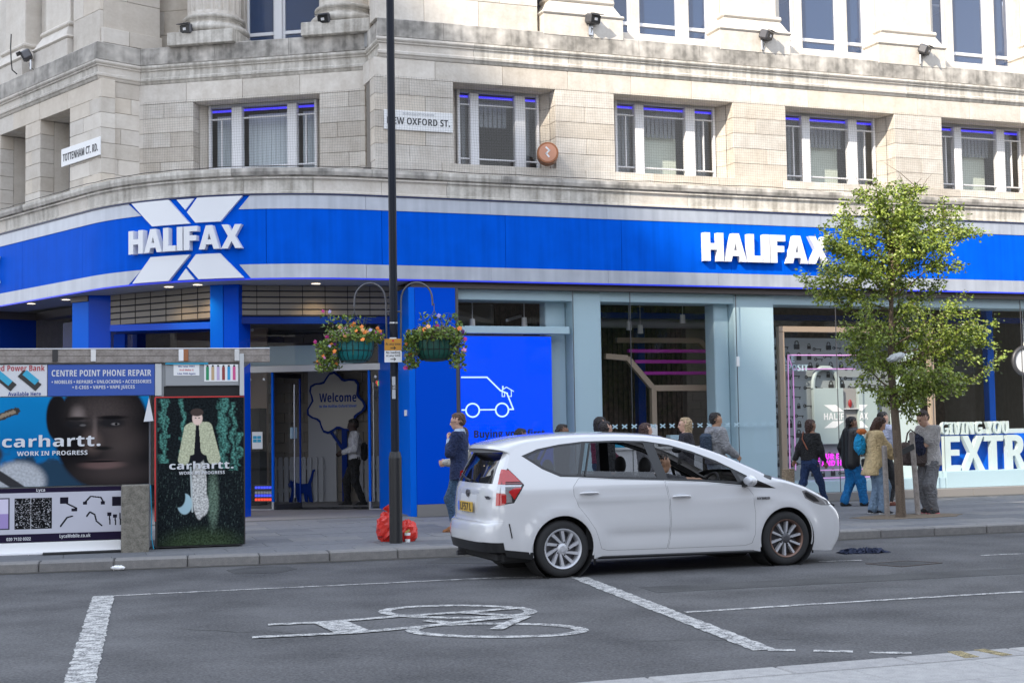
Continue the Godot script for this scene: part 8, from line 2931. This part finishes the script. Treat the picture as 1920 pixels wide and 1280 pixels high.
# right hand: wrist at origin, fingers along +x, palm down (-y), thumb towards -z
func make_hand(curl: float) -> MB:
	if hand_mesh.has(curl):
		return hand_mesh[curl]
	var h := MB.new()
	var b := [[Vector3(-0.03, 0, 0), Vector3(0.01, 0, 0), 0.026, 0.026], [Vector3(0.02, 0, 0.018), Vector3(0.085, 0, 0.028), 0.016, 0.015], [Vector3(0.02, 0, -0.015), Vector3(0.088, 0, -0.026), 0.016, 0.015], [Vector3(0.02, 0, 0.0), Vector3(0.09, 0.002, 0.0), 0.016, 0.015]]
	var fl := [[-0.029, 0.070], [-0.010, 0.078], [0.010, 0.073], [0.029, 0.058]]
	for f in fl:
		var p := Vector3(0.088, 0.002, f[0])
		var a := -curl * 0.5
		for j in 3:
			var ln: float = f[1] * [0.45, 0.32, 0.23][j]
			var q := p + Vector3(cos(a), sin(a), 0) * ln
			b.append([p, q, 0.0088 - j * 0.0006, 0.0082 - j * 0.0006])
			p = q
			a -= curl
	b.append([Vector3(0.025, -0.006, -0.024), Vector3(0.058, -0.014 - curl * 0.012, -0.052), 0.013, 0.011])
	b.append([Vector3(0.058, -0.014 - curl * 0.012, -0.052), Vector3(0.088, -0.022 - curl * 0.02, -0.056 + curl * 0.012), 0.010, 0.008])
	nets(h, b, 0.0068, 330.0)
	hand_mesh[curl] = h
	return h

func ik(a: Vector3, b: Vector3, l1: float, l2: float, pole: Vector3) -> Vector3:
	var d := b - a
	var ln := clampf(d.length(), 0.05, (l1 + l2) * 0.999)
	var x := (l1 * l1 - l2 * l2 + ln * ln) / (2.0 * ln)
	var h := sqrt(maxf(0.0, l1 * l1 - x * x))
	var dir := d.normalized()
	var up := (pole - dir * pole.dot(dir)).normalized()
	return a + dir * x + up * h

# o: position, yaw (0 faces +x), height and pose; returns the person node
func person(o: Dictionary) -> Node3D:
	var t := thing("person", o.label, "person", Transform3D(Basis(Vector3.UP, deg_to_rad(o.yaw)), o.at), o.get("group", ""))
	var s: float = o.get("h", 1.72) / 1.75
	var fat: float = o.get("fat", 1.0)
	var lean: float = o.get("lean", 0.0)
	var hipy: float = o.get("hip", 0.92) * s
	var hip := Vector3(0, hipy, 0)
	var up := Vector3(sin(lean), cos(lean), 0)
	var waist := hip + up * 0.16 * s
	var chest := hip + up * 0.38 * s
	var neck := hip + up * 0.565 * s
	var shw: float = o.get("shoulder", 0.185) * s
	var twist: float = o.get("twist", 0.0)
	var side_v := Vector3(sin(twist), 0, cos(twist))
	var headb: Vector3 = neck + up * 0.04 * s + Vector3(o.get("head_fwd", 0.02), 0.0, 0)
	var hx := Transform3D(Basis(Vector3.UP, o.get("head_yaw", 0.0)) * Basis(Vector3.BACK, o.get("head_tilt", 0.0)) * Basis.IDENTITY.scaled(Vector3.ONE * s * 1.0), headb)
	# limbs: index 0 left (-z), 1 right (+z)
	var J := []
	for i in 2:
		var zs := -1.0 if i == 0 else 1.0
		var sh := neck + side_v * shw * zs - up * 0.055 * s
		var hand: Vector3 = o.hands[i] * s
		var el := ik(sh, hand, 0.285 * s, 0.265 * s, o.get("elbow", [Vector3(-0.6, -0.6, zs * 0.5), Vector3(-0.6, -0.6, zs * 0.5)])[i])
		hand = el + (hand - el).normalized() * 0.255 * s
		var hj := hip + Vector3(0, -0.02, 0.085 * s * zs * minf(fat, 1.15))
		var an: Vector3 = o.feet[i] * Vector3(1, 1, 1) + Vector3(0, 0.085 * s, 0)
		var kn := ik(hj, an, 0.43 * s, 0.415 * s, Vector3(1, 0, zs * 0.08))
		var toe := an + Vector3(0.15, -0.05 - (0.03 if o.feet[i].y < 0.02 else 0.06), zs * 0.03) * s
		J.append({"sh": sh, "el": el, "ha": hand, "hj": hj, "kn": kn, "an": an, "toe": toe, "heel": an + Vector3(-0.05, -0.055, 0) * s})
	var ctx := {"s": s, "fat": fat, "hip": hip, "waist": waist, "chest": chest, "neck": neck, "up": up, "side": side_v, "shw": shw}
	# body
	var skin: Color = o.get("skin", Color(0.50, 0.30, 0.21))
	var body := MB.new()
	body.use_col = true
	var bb: Array = torso_bones(ctx, 0.0)
	for i in 2:
		bb += arm_bones(J[i], s, 0.0, 2.0)
		bb += leg_bones(J[i], s, fat, 0.0, 0.0, 1.0)
		bb.append([J[i].an, J[i].toe, 0.036 * s, 0.028 * s])
		bb.append([J[i].an, J[i].heel, 0.036 * s, 0.03 * s])
	bb.append([neck - up * 0.06 * s, headb + up * 0.03 * s, 0.056 * s, 0.052 * s])
	nets(body, bb, 0.024, 55.0)
	if head_mesh == null:
		make_head()
	add_mesh(body, head_mesh, hx)
	for i in 2:
		var j: Dictionary = J[i]
		var f: Vector3 = (j.ha - j.el).normalized()
		var palm: Vector3 = o.get("palms", [Vector3(0, 0, 1), Vector3(0, 0, -1)])[i]   # where the palm looks
		var y: Vector3 = -(palm - f * palm.dot(f)).normalized()
		var z := f.cross(y)
		var hm: MB = make_hand(o.get("curl", [0.35, 0.35])[i])
		add_mesh(body, hm, Transform3D(Basis(f, y, z if i == 1 else -z).scaled_local(Vector3.ONE * s), j.ha))
	var sk := "skin_%.2f" % skin.r
	var bm := part(t, "body", body.mesh(), M[sk] if M.has(sk) else mat(sk, skin, 0.55, 0.0, null, 1.0, {"vc": true}))
	# trousers
	if o.has("legs"):
		var lg: Dictionary = o.legs
		var m := MB.new()
		var b := []
		for i in 2:
			b += leg_bones(J[i], s, fat, lg.get("top", 0.014), lg.get("low", 0.022), 0.97)
		for zs in [-1.0, 1.0]:
			b.append([hip + Vector3(0, -0.04, 0.06 * zs * s), hip + up * 0.10 * s + Vector3(0, 0, 0.055 * zs * s), (0.108 * fat + 0.012) * s, (0.098 * fat + 0.012) * s])
		nets(m, b, 0.021, 70.0, false, {}, 0.018, 8.0)
		part(t, "trousers", m.mesh(), cloth_mat(lg.c, lg.get("denim", false)))
		if lg.has("cuff"):
			var cf := MB.new()
			var cbn := []
			for i in 2:
				cbn.append([(J[i].kn as Vector3).lerp(J[i].an, 0.84), (J[i].kn as Vector3).lerp(J[i].an, 0.97), 0.072 * s, 0.074 * s])
			nets(cf, cbn, 0.02, 90.0)
			part(t, "turn_up", cf.mesh(), cloth_mat(lg.cuff))
	# shoes
	var sm := MB.new()
	for i in 2:
		var j: Dictionary = J[i]
		nets(sm, [[j.heel + Vector3(0, 0.01, 0), j.toe, 0.044 * s, 0.036 * s], [j.an + Vector3(0, -0.015, 0), j.toe.lerp(j.an, 0.5) + Vector3(0, -0.005, 0), 0.046 * s, 0.042 * s]], 0.016, 90.0, false, {"kind": "shoe", "low": minf(j.heel.y, j.toe.y) - 0.034 * s})
	part(t, "shoes", sm.mesh(), cloth_mat(o.get("shoes", Color(0.015, 0.015, 0.016))))
	if o.has("sole"):
		var so := MB.new()
		for i in 2:
			var j: Dictionary = J[i]
			so.tube(PackedVector3Array([j.heel + Vector3(-0.03, -0.022, 0), j.toe + Vector3(0.03, 0.0, 0)]), PackedFloat32Array([0.044 * s, 0.040 * s]), 10, true, 0.42)
		part(t, "shoe_soles", so.mesh(), cloth_mat(o.sole))
	# upper clothes, from the skin outwards
	for tp in o.get("tops", []):
		var m := MB.new()
		var g: float = tp.get("g", 0.016)
		var b: Array = torso_bones(ctx, g)
		var sl: float = tp.get("sleeve", 1.95)
		if sl > 0.0:
			for i in 2:
				b += arm_bones(J[i], s, g + tp.get("sg", 0.004), sl)
		var hem: float = tp.get("hem", 0.0)
		if hem > 0.0:
			for zs in [-1.0, 1.0]:
				b.append([hip + Vector3(0.0, 0.0, 0.055 * zs * s), hip + Vector3(tp.get("swing", 0.0), -hem, 0.06 * zs * s), (0.112 * fat + g) * s, (0.118 * fat + g) * s])
		var low: float = hipy - hem * 1.0 + tp.get("lift", 0.0)
		var open: float = tp.get("open", 0.0)
		if tp.has("collar"):
			b.append([neck - up * 0.02 * s + Vector3(-0.01, 0, 0), neck + up * 0.035 * s + Vector3(0.0, 0, 0), 0.07 * s, 0.066 * s])
		nets(m, b, 0.021, 62.0, false, {"kind": "top", "low": low, "open": open, "neck": neck.y, "rise": (0.04 if tp.has("collar") else 0.012) * s}, 0.014, 8.0)
		part(t, tp.get("name", "top"), m.mesh(), cloth_mat(tp.c, false, tp.get("rough", 0.9)))
	# hair: [a, b, ra, rb] bones in head space
	var hc: Color = o.get("hair", Color(0.02, 0.015, 0.012))
	var hb: Array = o.get("hair_bones", [])
	var base := [[Vector3(-0.022, 0.150, 0), Vector3(0.012, 0.158, 0), 0.090, 0.080], [Vector3(-0.045, 0.10, 0), Vector3(-0.04, 0.15, 0), 0.075, 0.080]]
	if o.get("bald", false):
		base = []
	if base.size() + hb.size() > 0:
		var hm := MB.new()
		var nzh := noise(int(o.at.x * 100.0) + 3, 14.0, 2)
		nets(hm, base + hb, 0.011, 110.0, false, {"kind": "hair", "noise": nzh}, 0.016, 40.0)
		var rs := MB.new()
		add_mesh(rs, hm, hx)
		part(t, "hair", rs.mesh(), cloth_mat(hc, false, 0.55))
	return t

func cloth_mat(c: Color, denim := false, rough := 0.9) -> Material:
	var key := "cloth_%.3f_%.3f_%.3f" % [c.r, c.g, c.b]
	if not M.has(key):
		if not M.has("cloth_tex"):
			M["cloth_tex"] = blend_tex(211, 256, 256, Color(0.72, 0.72, 0.72), Color(1.12, 1.12, 1.12), 0.03, 0.2, 0.4, 0.2, 1.5, 0.12)
			M["cloth_bump"] = gray_tex(19, 0.035, 3, 256)
		mat(key, c, rough, 0.0, M.cloth_tex, 2.2, {"local": true, "bump": M.cloth_bump, "bump_scale": 2.2, "rim": 0.2})
	return M[key]

func long_hair(l: float, w := 0.07, back := -0.06) -> Array:
	return [[Vector3(-0.05, 0.12, 0.03), Vector3(back, 0.12 - l, 0.025), 0.075, w * 0.75], [Vector3(-0.05, 0.12, -0.03), Vector3(back, 0.12 - l, -0.025), 0.075, w * 0.75], [Vector3(-0.01, 0.10, 0.072), Vector3(-0.02, 0.06 - l * 0.4, 0.07), 0.03, 0.025], [Vector3(-0.01, 0.10, -0.072), Vector3(-0.02, 0.06 - l * 0.4, -0.07), 0.03, 0.025]]

const STAND := [Vector3(0.0, 0, -0.11), Vector3(0.02, 0, 0.11)]
const DOWN := [Vector3(0.03, 0.80, -0.27), Vector3(0.03, 0.80, 0.27)]
func at3(x: float, z: float) -> Vector3:
	return Vector3(x, 0.12, z)

func build_people() -> void:
	var pale := Color(0.56, 0.34, 0.25)
	var tan_ := Color(0.42, 0.24, 0.15)
	var brown := Color(0.22, 0.11, 0.065)
	var dark := Color(0.045, 0.026, 0.02)
	# man in the navy blazer, hand at his chin, looking along the street
	var a := person({"label": "man in navy blazer and blue jeans holding his chin by the blue pier", "at": at3(-0.85, -22.1), "yaw": 172.0, "h": 1.82, "fat": 0.93, "skin": pale, "hair": Color(0.10, 0.05, 0.03), "lean": -0.02, "head_tilt": -0.05,
		"feet": [Vector3(0.06, 0, -0.10), Vector3(-0.06, 0, 0.12)], "hands": [Vector3(0.155, 1.36, -0.02), Vector3(0.06, 0.84, 0.24)], "curl": [0.9, 0.4], "palms": [Vector3(-1, 0.3, 0.4), Vector3(0, 0, -1)],
		"elbow": [Vector3(0.3, -1, -0.2), Vector3(-0.3, -1, 0.4)], "legs": {"c": Color(0.045, 0.09, 0.16), "denim": true}, "shoes": Color(0.30, 0.12, 0.045),
		"tops": [{"name": "shirt", "c": Color(0.42, 0.50, 0.62), "g": 0.010, "sleeve": 1.95, "collar": true}, {"name": "blazer", "c": Color(0.016, 0.028, 0.085), "g": 0.026, "sg": 0.004, "hem": 0.16, "sleeve": 1.55, "open": 0.05}]})
	var gl := MB.new()
	gl.box(Vector3(0.115, 1.685, 0.0), Vector3(0.006, 0.004, 0.13))
	gl.box(Vector3(0.055, 1.685, -0.085), Vector3(0.13, 0.004, 0.003))
	gl.box(Vector3(0.055, 1.685, 0.085), Vector3(0.13, 0.004, 0.003))
	part(a, "glasses", gl.mesh(), M.black)
	# woman in a cream sleeve mostly hidden behind him
	var wd := person({"label": "person in cream cardigan mostly hidden behind the man in navy blazer", "at": at3(-0.82, -22.75), "yaw": 172.0, "h": 1.60, "skin": pale, "hair": Color(0.05, 0.03, 0.02), "feet": STAND, "hands": [Vector3(0.30, 1.15, -0.1), Vector3(0.30, 1.12, 0.12)], "hair_bones": long_hair(0.2), "legs": {"c": Color(0.02, 0.02, 0.025)}, "tops": [{"name": "cardigan", "c": Color(0.50, 0.47, 0.42), "g": 0.03, "hem": 0.1}]})
	var hg := MB.new()
	hg.cbox(Vector3(-0.25, 1.05, 0.0), Vector3(0.12, 0.34, 0.25), 0.03)
	part(wd, "tan_rucksack", hg.mesh(), cloth_mat(Color(0.32, 0.20, 0.09)))
	# passers-by behind the car
	person({"label": "black haired pedestrian with lowered head beside the blue screen", "at": at3(0.10, -23.9), "yaw": 8.0, "h": 1.56, "skin": brown, "feet": STAND, "hands": DOWN, "hair_bones": long_hair(0.18), "head_tilt": -0.12, "legs": {"c": Color(0.02, 0.02, 0.03)}, "tops": [{"c": Color(0.10, 0.02, 0.05)}]})
	var wo := person({"label": "woman with sunglasses pushed up on tied black hair by the blue screen", "at": at3(0.80, -23.6), "yaw": 10.0, "h": 1.62, "skin": brown, "feet": STAND, "hands": DOWN, "hair_bones": [[Vector3(-0.10, 0.10, 0), Vector3(-0.12, 0.05, 0), 0.05, 0.04]], "legs": {"c": Color(0.02, 0.02, 0.03)}, "tops": [{"c": Color(0.03, 0.03, 0.035)}]})
	var sg := MB.new()
	sg.ball(Vector3(0.075, 1.60, 0.03), Vector3(0.02, 0.02, 0.032), 10, 6)
	sg.ball(Vector3(0.075, 1.60, -0.03), Vector3(0.02, 0.02, 0.032), 10, 6)
	part(wo, "sunglasses", sg.mesh(), M.black)
	var wr := person({"label": "tall woman with long dark hair passing the pale column", "at": at3(1.52, -25.0), "yaw": 25.0, "h": 1.74, "skin": pale, "hair": Color(0.018, 0.013, 0.012), "feet": [Vector3(-0.15, 0.0, -0.08), Vector3(0.2, 0, 0.08)], "hands": [Vector3(0.22, 0.98, -0.2), Vector3(0.25, 1.0, 0.2)], "hair_bones": long_hair(0.30), "legs": {"c": Color(0.03, 0.05, 0.1)}, "tops": [{"name": "jumper", "c": Color(0.14, 0.02, 0.05), "g": 0.024}]})
	person({"label": "dark haired woman in black jacket walking beside the tall woman", "at": at3(1.55, -24.1), "yaw": 20.0, "h": 1.66, "skin": pale, "hair": Color(0.02, 0.014, 0.012), "feet": [Vector3(0.18, 0.0, -0.08), Vector3(-0.15, 0, 0.08)], "hands": DOWN, "hair_bones": long_hair(0.28), "legs": {"c": Color(0.05, 0.08, 0.14)}, "tops": [{"name": "jacket", "c": Color(0.025, 0.026, 0.028), "g": 0.03, "hem": 0.05}]})
	person({"label": "woman with reddish brown hair behind the car roof", "at": at3(2.18, -23.6), "yaw": 15.0, "h": 1.62, "skin": pale, "hair": Color(0.06, 0.028, 0.022), "feet": STAND, "hands": DOWN, "hair_bones": long_hair(0.24), "legs": {"c": Color(0.03, 0.03, 0.035)}, "tops": [{"c": Color(0.12, 0.12, 0.13), "g": 0.025}]})
	person({"label": "blonde woman with long hair facing the other walkers", "at": at3(2.93, -24.2), "yaw": 185.0, "h": 1.70, "skin": pale, "hair": Color(0.42, 0.30, 0.17), "feet": STAND, "hands": DOWN, "head_tilt": 0.02, "hair_bones": long_hair(0.30), "legs": {"c": Color(0.03, 0.03, 0.035)}, "tops": [{"name": "top", "c": Color(0.025, 0.022, 0.028), "g": 0.02}]})
	var ho := person({"label": "bearded man in grey hoodie and pale jeans carrying a blue backpack", "at": at3(3.50, -24.7), "yaw": 22.0, "h": 1.78, "skin": tan_, "hair": Color(0.018, 0.014, 0.012), "feet": [Vector3(-0.2, 0, -0.08), Vector3(0.22, 0, 0.08)], "hands": [Vector3(0.24, 1.0, -0.22), Vector3(0.28, 1.02, 0.2)],
		"hair_bones": [[Vector3(0.055, 0.015, 0.02), Vector3(0.06, 0.012, -0.02), 0.036, 0.036]], "legs": {"c": Color(0.36, 0.42, 0.48)}, "tops": [{"name": "hoodie", "c": Color(0.26, 0.26, 0.27), "g": 0.034, "hem": 0.04, "collar": true}]})
	var bp := MB.new()
	bp.cbox(Vector3(-0.20, 1.22, 0.02), Vector3(0.14, 0.42, 0.28), 0.05)
	part(ho, "backpack", bp.mesh(), cloth_mat(Color(0.035, 0.055, 0.085)))
	var hd := MB.new()
	nets(hd, [[Vector3(-0.10, 1.46, 0.09), Vector3(-0.13, 1.42, 0.0), 0.05, 0.06], [Vector3(-0.10, 1.46, -0.09), Vector3(-0.13, 1.42, 0.0), 0.05, 0.06]], 0.016, 90.0)
	part(ho, "hood", hd.mesh(), cloth_mat(Color(0.26, 0.26, 0.27)))
	# walkers before the padlock window
	var wb := person({"label": "woman in black jumper and dark blue jeans walking with a paper bag", "at": at3(5.62, -27.1), "yaw": 28.0, "h": 1.64, "fat": 1.12, "skin": brown, "hair": Color(0.05, 0.02, 0.014), "lean": 0.06, "feet": [Vector3(-0.30, 0.04, -0.08), Vector3(0.30, 0, 0.08)], "hands": [Vector3(-0.28, 0.80, -0.20), Vector3(0.22, 0.78, 0.26)],
		"hair_bones": [[Vector3(-0.05, 0.08, 0), Vector3(-0.06, 0.02, 0), 0.085, 0.07], [Vector3(-0.07, 0.02, 0), Vector3(-0.10, -0.14, 0.0), 0.04, 0.03]], "legs": {"c": Color(0.012, 0.032, 0.10), "low": 0.014}, "tops": [{"name": "jumper", "c": Color(0.012, 0.012, 0.013), "g": 0.024}]})
	var st := MB.new()
	st.tube(PackedVector3Array([Vector3(-0.02, 1.42, -0.14), Vector3(-0.15, 1.28, -0.02), Vector3(-0.16, 1.08, 0.14)]), PackedFloat32Array([0.012]), 6)
	part(wb, "bag_strap", st.mesh(), cloth_mat(Color(0.25, 0.08, 0.04)))
	var pbg := MB.new()
	pbg.cbox(Vector3(-0.33, 0.58, -0.24), Vector3(0.24, 0.28, 0.10), 0.01)
	part(wb, "paper_bag", pbg.mesh(), cloth_mat(Color(0.36, 0.27, 0.18)))
	var wp := person({"label": "woman with braided hair in black puffer jacket and bright blue trousers", "at": at3(6.38, -27.0), "yaw": 20.0, "h": 1.68, "skin": brown, "hair": Color(0.010, 0.008, 0.008), "lean": 0.05, "feet": [Vector3(-0.12, 0, -0.08), Vector3(0.20, 0, 0.09)], "hands": [Vector3(0.05, 0.82, -0.26), Vector3(0.38, 0.90, 0.22)],
		"hair_bones": [[Vector3(-0.10, 0.10, 0.0), Vector3(-0.13, -0.05, 0.02), 0.028, 0.024], [Vector3(-0.13, -0.05, 0.02), Vector3(-0.12, -0.30, 0.05), 0.024, 0.018]], "legs": {"c": Color(0.005, 0.15, 0.40), "low": 0.04, "top": 0.02}, "tops": [{"name": "lining", "c": Color(0.012, 0.012, 0.014), "g": 0.016}]})
	# quilted jacket built as stacked rolls
	var qj := MB.new()
	var bones := []
	for i in 9:
		var y := 0.80 + i * 0.072
		var x := sin(0.05) * (y - 0.88)
		for z in [-0.07, 0.07]:
			bones.append([Vector3(x + 0.02, y, z), Vector3(x - 0.02, y, z), 0.118, 0.118])
	for sd in [[-1.0, Vector3(0.02, 1.36, -0.18), Vector3(-0.06, 1.10, -0.25), Vector3(0.05, 0.86, -0.26)], [1.0, Vector3(0.02, 1.36, 0.18), Vector3(0.05, 1.10, 0.26), Vector3(0.34, 0.93, 0.22)]]:
		for i in 9:
			var f := i / 8.0
			var p: Vector3 = sd[1].lerp(sd[2], f * 2.0) if f < 0.5 else sd[2].lerp(sd[3], f * 2.0 - 1.0)
			bones.append([p, p + Vector3(0.005, 0, 0), 0.076 - f * 0.015, 0.076 - f * 0.015])
	nets(qj, bones, 0.019, 130.0)
	part(wp, "puffer_jacket", qj.mesh(), mat("puffer", Color(0.012, 0.012, 0.014), 0.42))
	var hb := MB.new()
	hb.cbox(Vector3(0.14, 0.82, 0.30), Vector3(0.22, 0.16, 0.07), 0.03)
	part(wp, "waist_bag", hb.mesh(), cloth_mat(Color(0.014, 0.014, 0.016)))
	# group at the tree
	var wy := person({"label": "curly haired woman in sand coloured jacket looking at her phone by the tree", "at": at3(6.24, -24.7), "yaw": 5.0, "h": 1.66, "skin": pale, "hair": Color(0.07, 0.03, 0.018), "head_tilt": -0.42, "head_fwd": 0.05, "lean": 0.05, "feet": [Vector3(-0.02, 0, -0.10), Vector3(0.10, 0, 0.10)], "hands": [Vector3(0.36, 1.02, -0.06), Vector3(0.38, 1.0, 0.08)], "curl": [0.8, 0.8], "palms": [Vector3(0, 1, 0.3), Vector3(0, 1, -0.3)],
		"hair_bones": long_hair(0.14, 0.09, -0.07) + [[Vector3(0.02, 0.17, 0.03), Vector3(0.06, 0.15, 0.02), 0.06, 0.045], [Vector3(-0.08, 0.1, 0.05), Vector3(-0.09, 0.02, 0.04), 0.06, 0.05]], "legs": {"c": Color(0.20, 0.29, 0.40), "low": 0.045, "top": 0.03, "cuff": Color(0.38, 0.46, 0.56)}, "shoes": Color(0.015, 0.017, 0.025), "sole": Color(0.68, 0.68, 0.66),
		"tops": [{"name": "jacket", "c": Color(0.66, 0.50, 0.27), "g": 0.036, "hem": 0.20, "swing": -0.07, "collar": true, "open": 0.03}]})
	var tb := MB.new()
	crumple(tb, Vector3(-0.22, 1.20, -0.08), Vector3(0.10, 0.18, 0.12), 6)
	part(wy, "blue_backpack", tb.mesh(), cloth_mat(Color(0.008, 0.30, 0.58)))
	var ot := MB.new()
	ot.cbox(Vector3(-0.20, 1.42, -0.03), Vector3(0.16, 0.10, 0.16), 0.04)
	part(wy, "orange_flap", ot.mesh(), cloth_mat(Color(0.62, 0.17, 0.04)))
	var ph := MB.new()
	ph.cbox(Vector3(0.46, 1.04, 0.01), Vector3(0.14, 0.012, 0.07), 0.004)
	part(wy, "phone", ph.mesh(), M.black)
	person({"label": "man in pale blue shirt and black trousers standing behind the tree trunk", "at": at3(7.0, -27.0), "yaw": 30.0, "h": 1.76, "skin": pale, "hair": Color(0.014, 0.012, 0.012), "feet": STAND, "hands": [Vector3(0.24, 1.0, -0.2), Vector3(0.26, 1.0, 0.16)], "legs": {"c": Color(0.014, 0.014, 0.016), "low": 0.026}, "shoes": Color(0.16, 0.05, 0.03), "tops": [{"name": "shirt", "c": Color(0.46, 0.50, 0.66), "g": 0.026, "collar": true}]})
	var mg := person({"label": "stocky man in grey T-shirt and grey trousers looking down at a navy bundle", "at": at3(7.16, -24.55), "yaw": 205.0, "h": 1.76, "fat": 1.16, "skin": pale, "hair": Color(0.05, 0.03, 0.02), "head_tilt": -0.42, "head_fwd": 0.06, "lean": 0.04, "feet": [Vector3(0.05, 0, -0.13), Vector3(-0.02, 0, 0.13)], "hands": [Vector3(0.36, 1.05, -0.02), Vector3(0.34, 1.0, 0.06)], "curl": [0.7, 0.7], "palms": [Vector3(-1, 0.5, 0), Vector3(-1, 0.3, 0)],
		"legs": {"c": Color(0.17, 0.17, 0.18), "low": 0.036, "top": 0.022}, "shoes": Color(0.02, 0.02, 0.022), "sole": Color(0.55, 0.10, 0.12), "tops": [{"name": "t_shirt", "c": Color(0.42, 0.40, 0.39), "g": 0.024, "sleeve": 0.8, "sg": 0.014, "hem": 0.10}]})
	var bn := MB.new()
	crumple(bn, Vector3(0.25, 1.14, 0.02), Vector3(0.13, 0.21, 0.17), 9)
	part(mg, "navy_bundle", bn.mesh(), cloth_mat(Color(0.010, 0.014, 0.04)))
	var wt := MB.new()
	wt.lathe([Vector2(0.036, -0.012), Vector2(0.036, 0.012)], 14, Transform3D(Basis(Vector3.BACK, 1.2), Vector3(0.27, 1.01, 0.12)))
	part(mg, "wrist_watch", wt.mesh(), M.black)
	# big grey-brown shoulder bag on its own between tree and man
	var bag := thing("shoulder_bag", "large taupe shoulder bag hanging beside the taller tree stake", "bag", Transform3D(Basis(Vector3.UP, 0.15), at3(6.83, -24.5)))
	var bgm := MB.new()
	bgm.cbox(Vector3(0.02, 1.02, 0.05), Vector3(0.52, 0.40, 0.20), 0.07, Basis(Vector3.BACK, -0.06))
	part(bag, "body", bgm.mesh(), cloth_mat(Color(0.095, 0.07, 0.062)))
	var hn := MB.new()
	hn.tube(PackedVector3Array([Vector3(-0.12, 1.2, 0.05), Vector3(-0.07, 1.38, 0.03), Vector3(0.0, 1.44, 0.0), Vector3(0.07, 1.38, 0.03), Vector3(0.12, 1.2, 0.05)]), PackedFloat32Array([0.014]), 8)
	part(bag, "handle", hn.mesh(), cloth_mat(Color(0.095, 0.07, 0.062)))
	rbox(bag, "pocket", Transform3D.IDENTITY, -0.18, 0.2, 0.86, 1.06, 0.14, 0.165, cloth_mat(Color(0.075, 0.055, 0.05)), 0.01)
	# man inside the entrance
	var pm := FE * Vector3(-1.42, 0.0, -1.7)
	var dm := person({"label": "man in white shirt and black trousers with shoulder strap inside the entrance", "at": Vector3(pm.x, 0.13, pm.z), "yaw": 190.0, "h": 1.80, "skin": dark, "hair": Color(0.012, 0.010, 0.010), "feet": [Vector3(-0.16, 0, -0.09), Vector3(0.16, 0, 0.09)], "hands": [Vector3(0.24, 1.08, -0.12), Vector3(0.26, 1.06, 0.10)], "head_tilt": -0.1, "legs": {"c": Color(0.010, 0.010, 0.011), "low": 0.026}, "tops": [{"name": "shirt", "c": Color(0.52, 0.52, 0.55), "g": 0.024, "collar": true}]})
	var sp := MB.new()
	sp.tube(PackedVector3Array([Vector3(-0.06, 1.50, 0.12), Vector3(0.10, 1.36, 0.13), Vector3(0.02, 1.12, 0.17), Vector3(-0.14, 1.05, 0.10)]), PackedFloat32Array([0.018]), 6)
	part(dm, "shoulder_strap", sp.mesh(), M.black_matt)
	var sb := MB.new()
	sb.cbox(Vector3(-0.20, 1.12, 0.02), Vector3(0.14, 0.38, 0.28), 0.05)
	part(dm, "rucksack", sb.mesh(), cloth_mat(Color(0.012, 0.012, 0.013)))
	# driver, hands on the wheel
	var cx := frame_at(0.54, -16.28, 19.8) * Vector3(1.53, 0.0, -0.86 + 0.36)
	person({"label": "driver in dark top holding the steering wheel inside the white car", "at": Vector3(cx.x, -0.34, cx.z), "yaw": 19.8, "h": 1.70, "skin": tan_, "hair": Color(0.03, 0.02, 0.014), "lean": -0.12, "hip": 0.93, "head_fwd": 0.05, "feet": [Vector3(0.80, 0.66, -0.10), Vector3(0.80, 0.66, 0.12)], "hands": [Vector3(0.62, 1.42, -0.12), Vector3(0.64, 1.36, 0.14)], "curl": [1.0, 1.0], "palms": [Vector3(0, -1, 0), Vector3(0, -1, 0)],
		"legs": {"c": Color(0.02, 0.02, 0.025)}, "tops": [{"c": Color(0.03, 0.03, 0.035), "g": 0.02, "sleeve": 0.8}]})
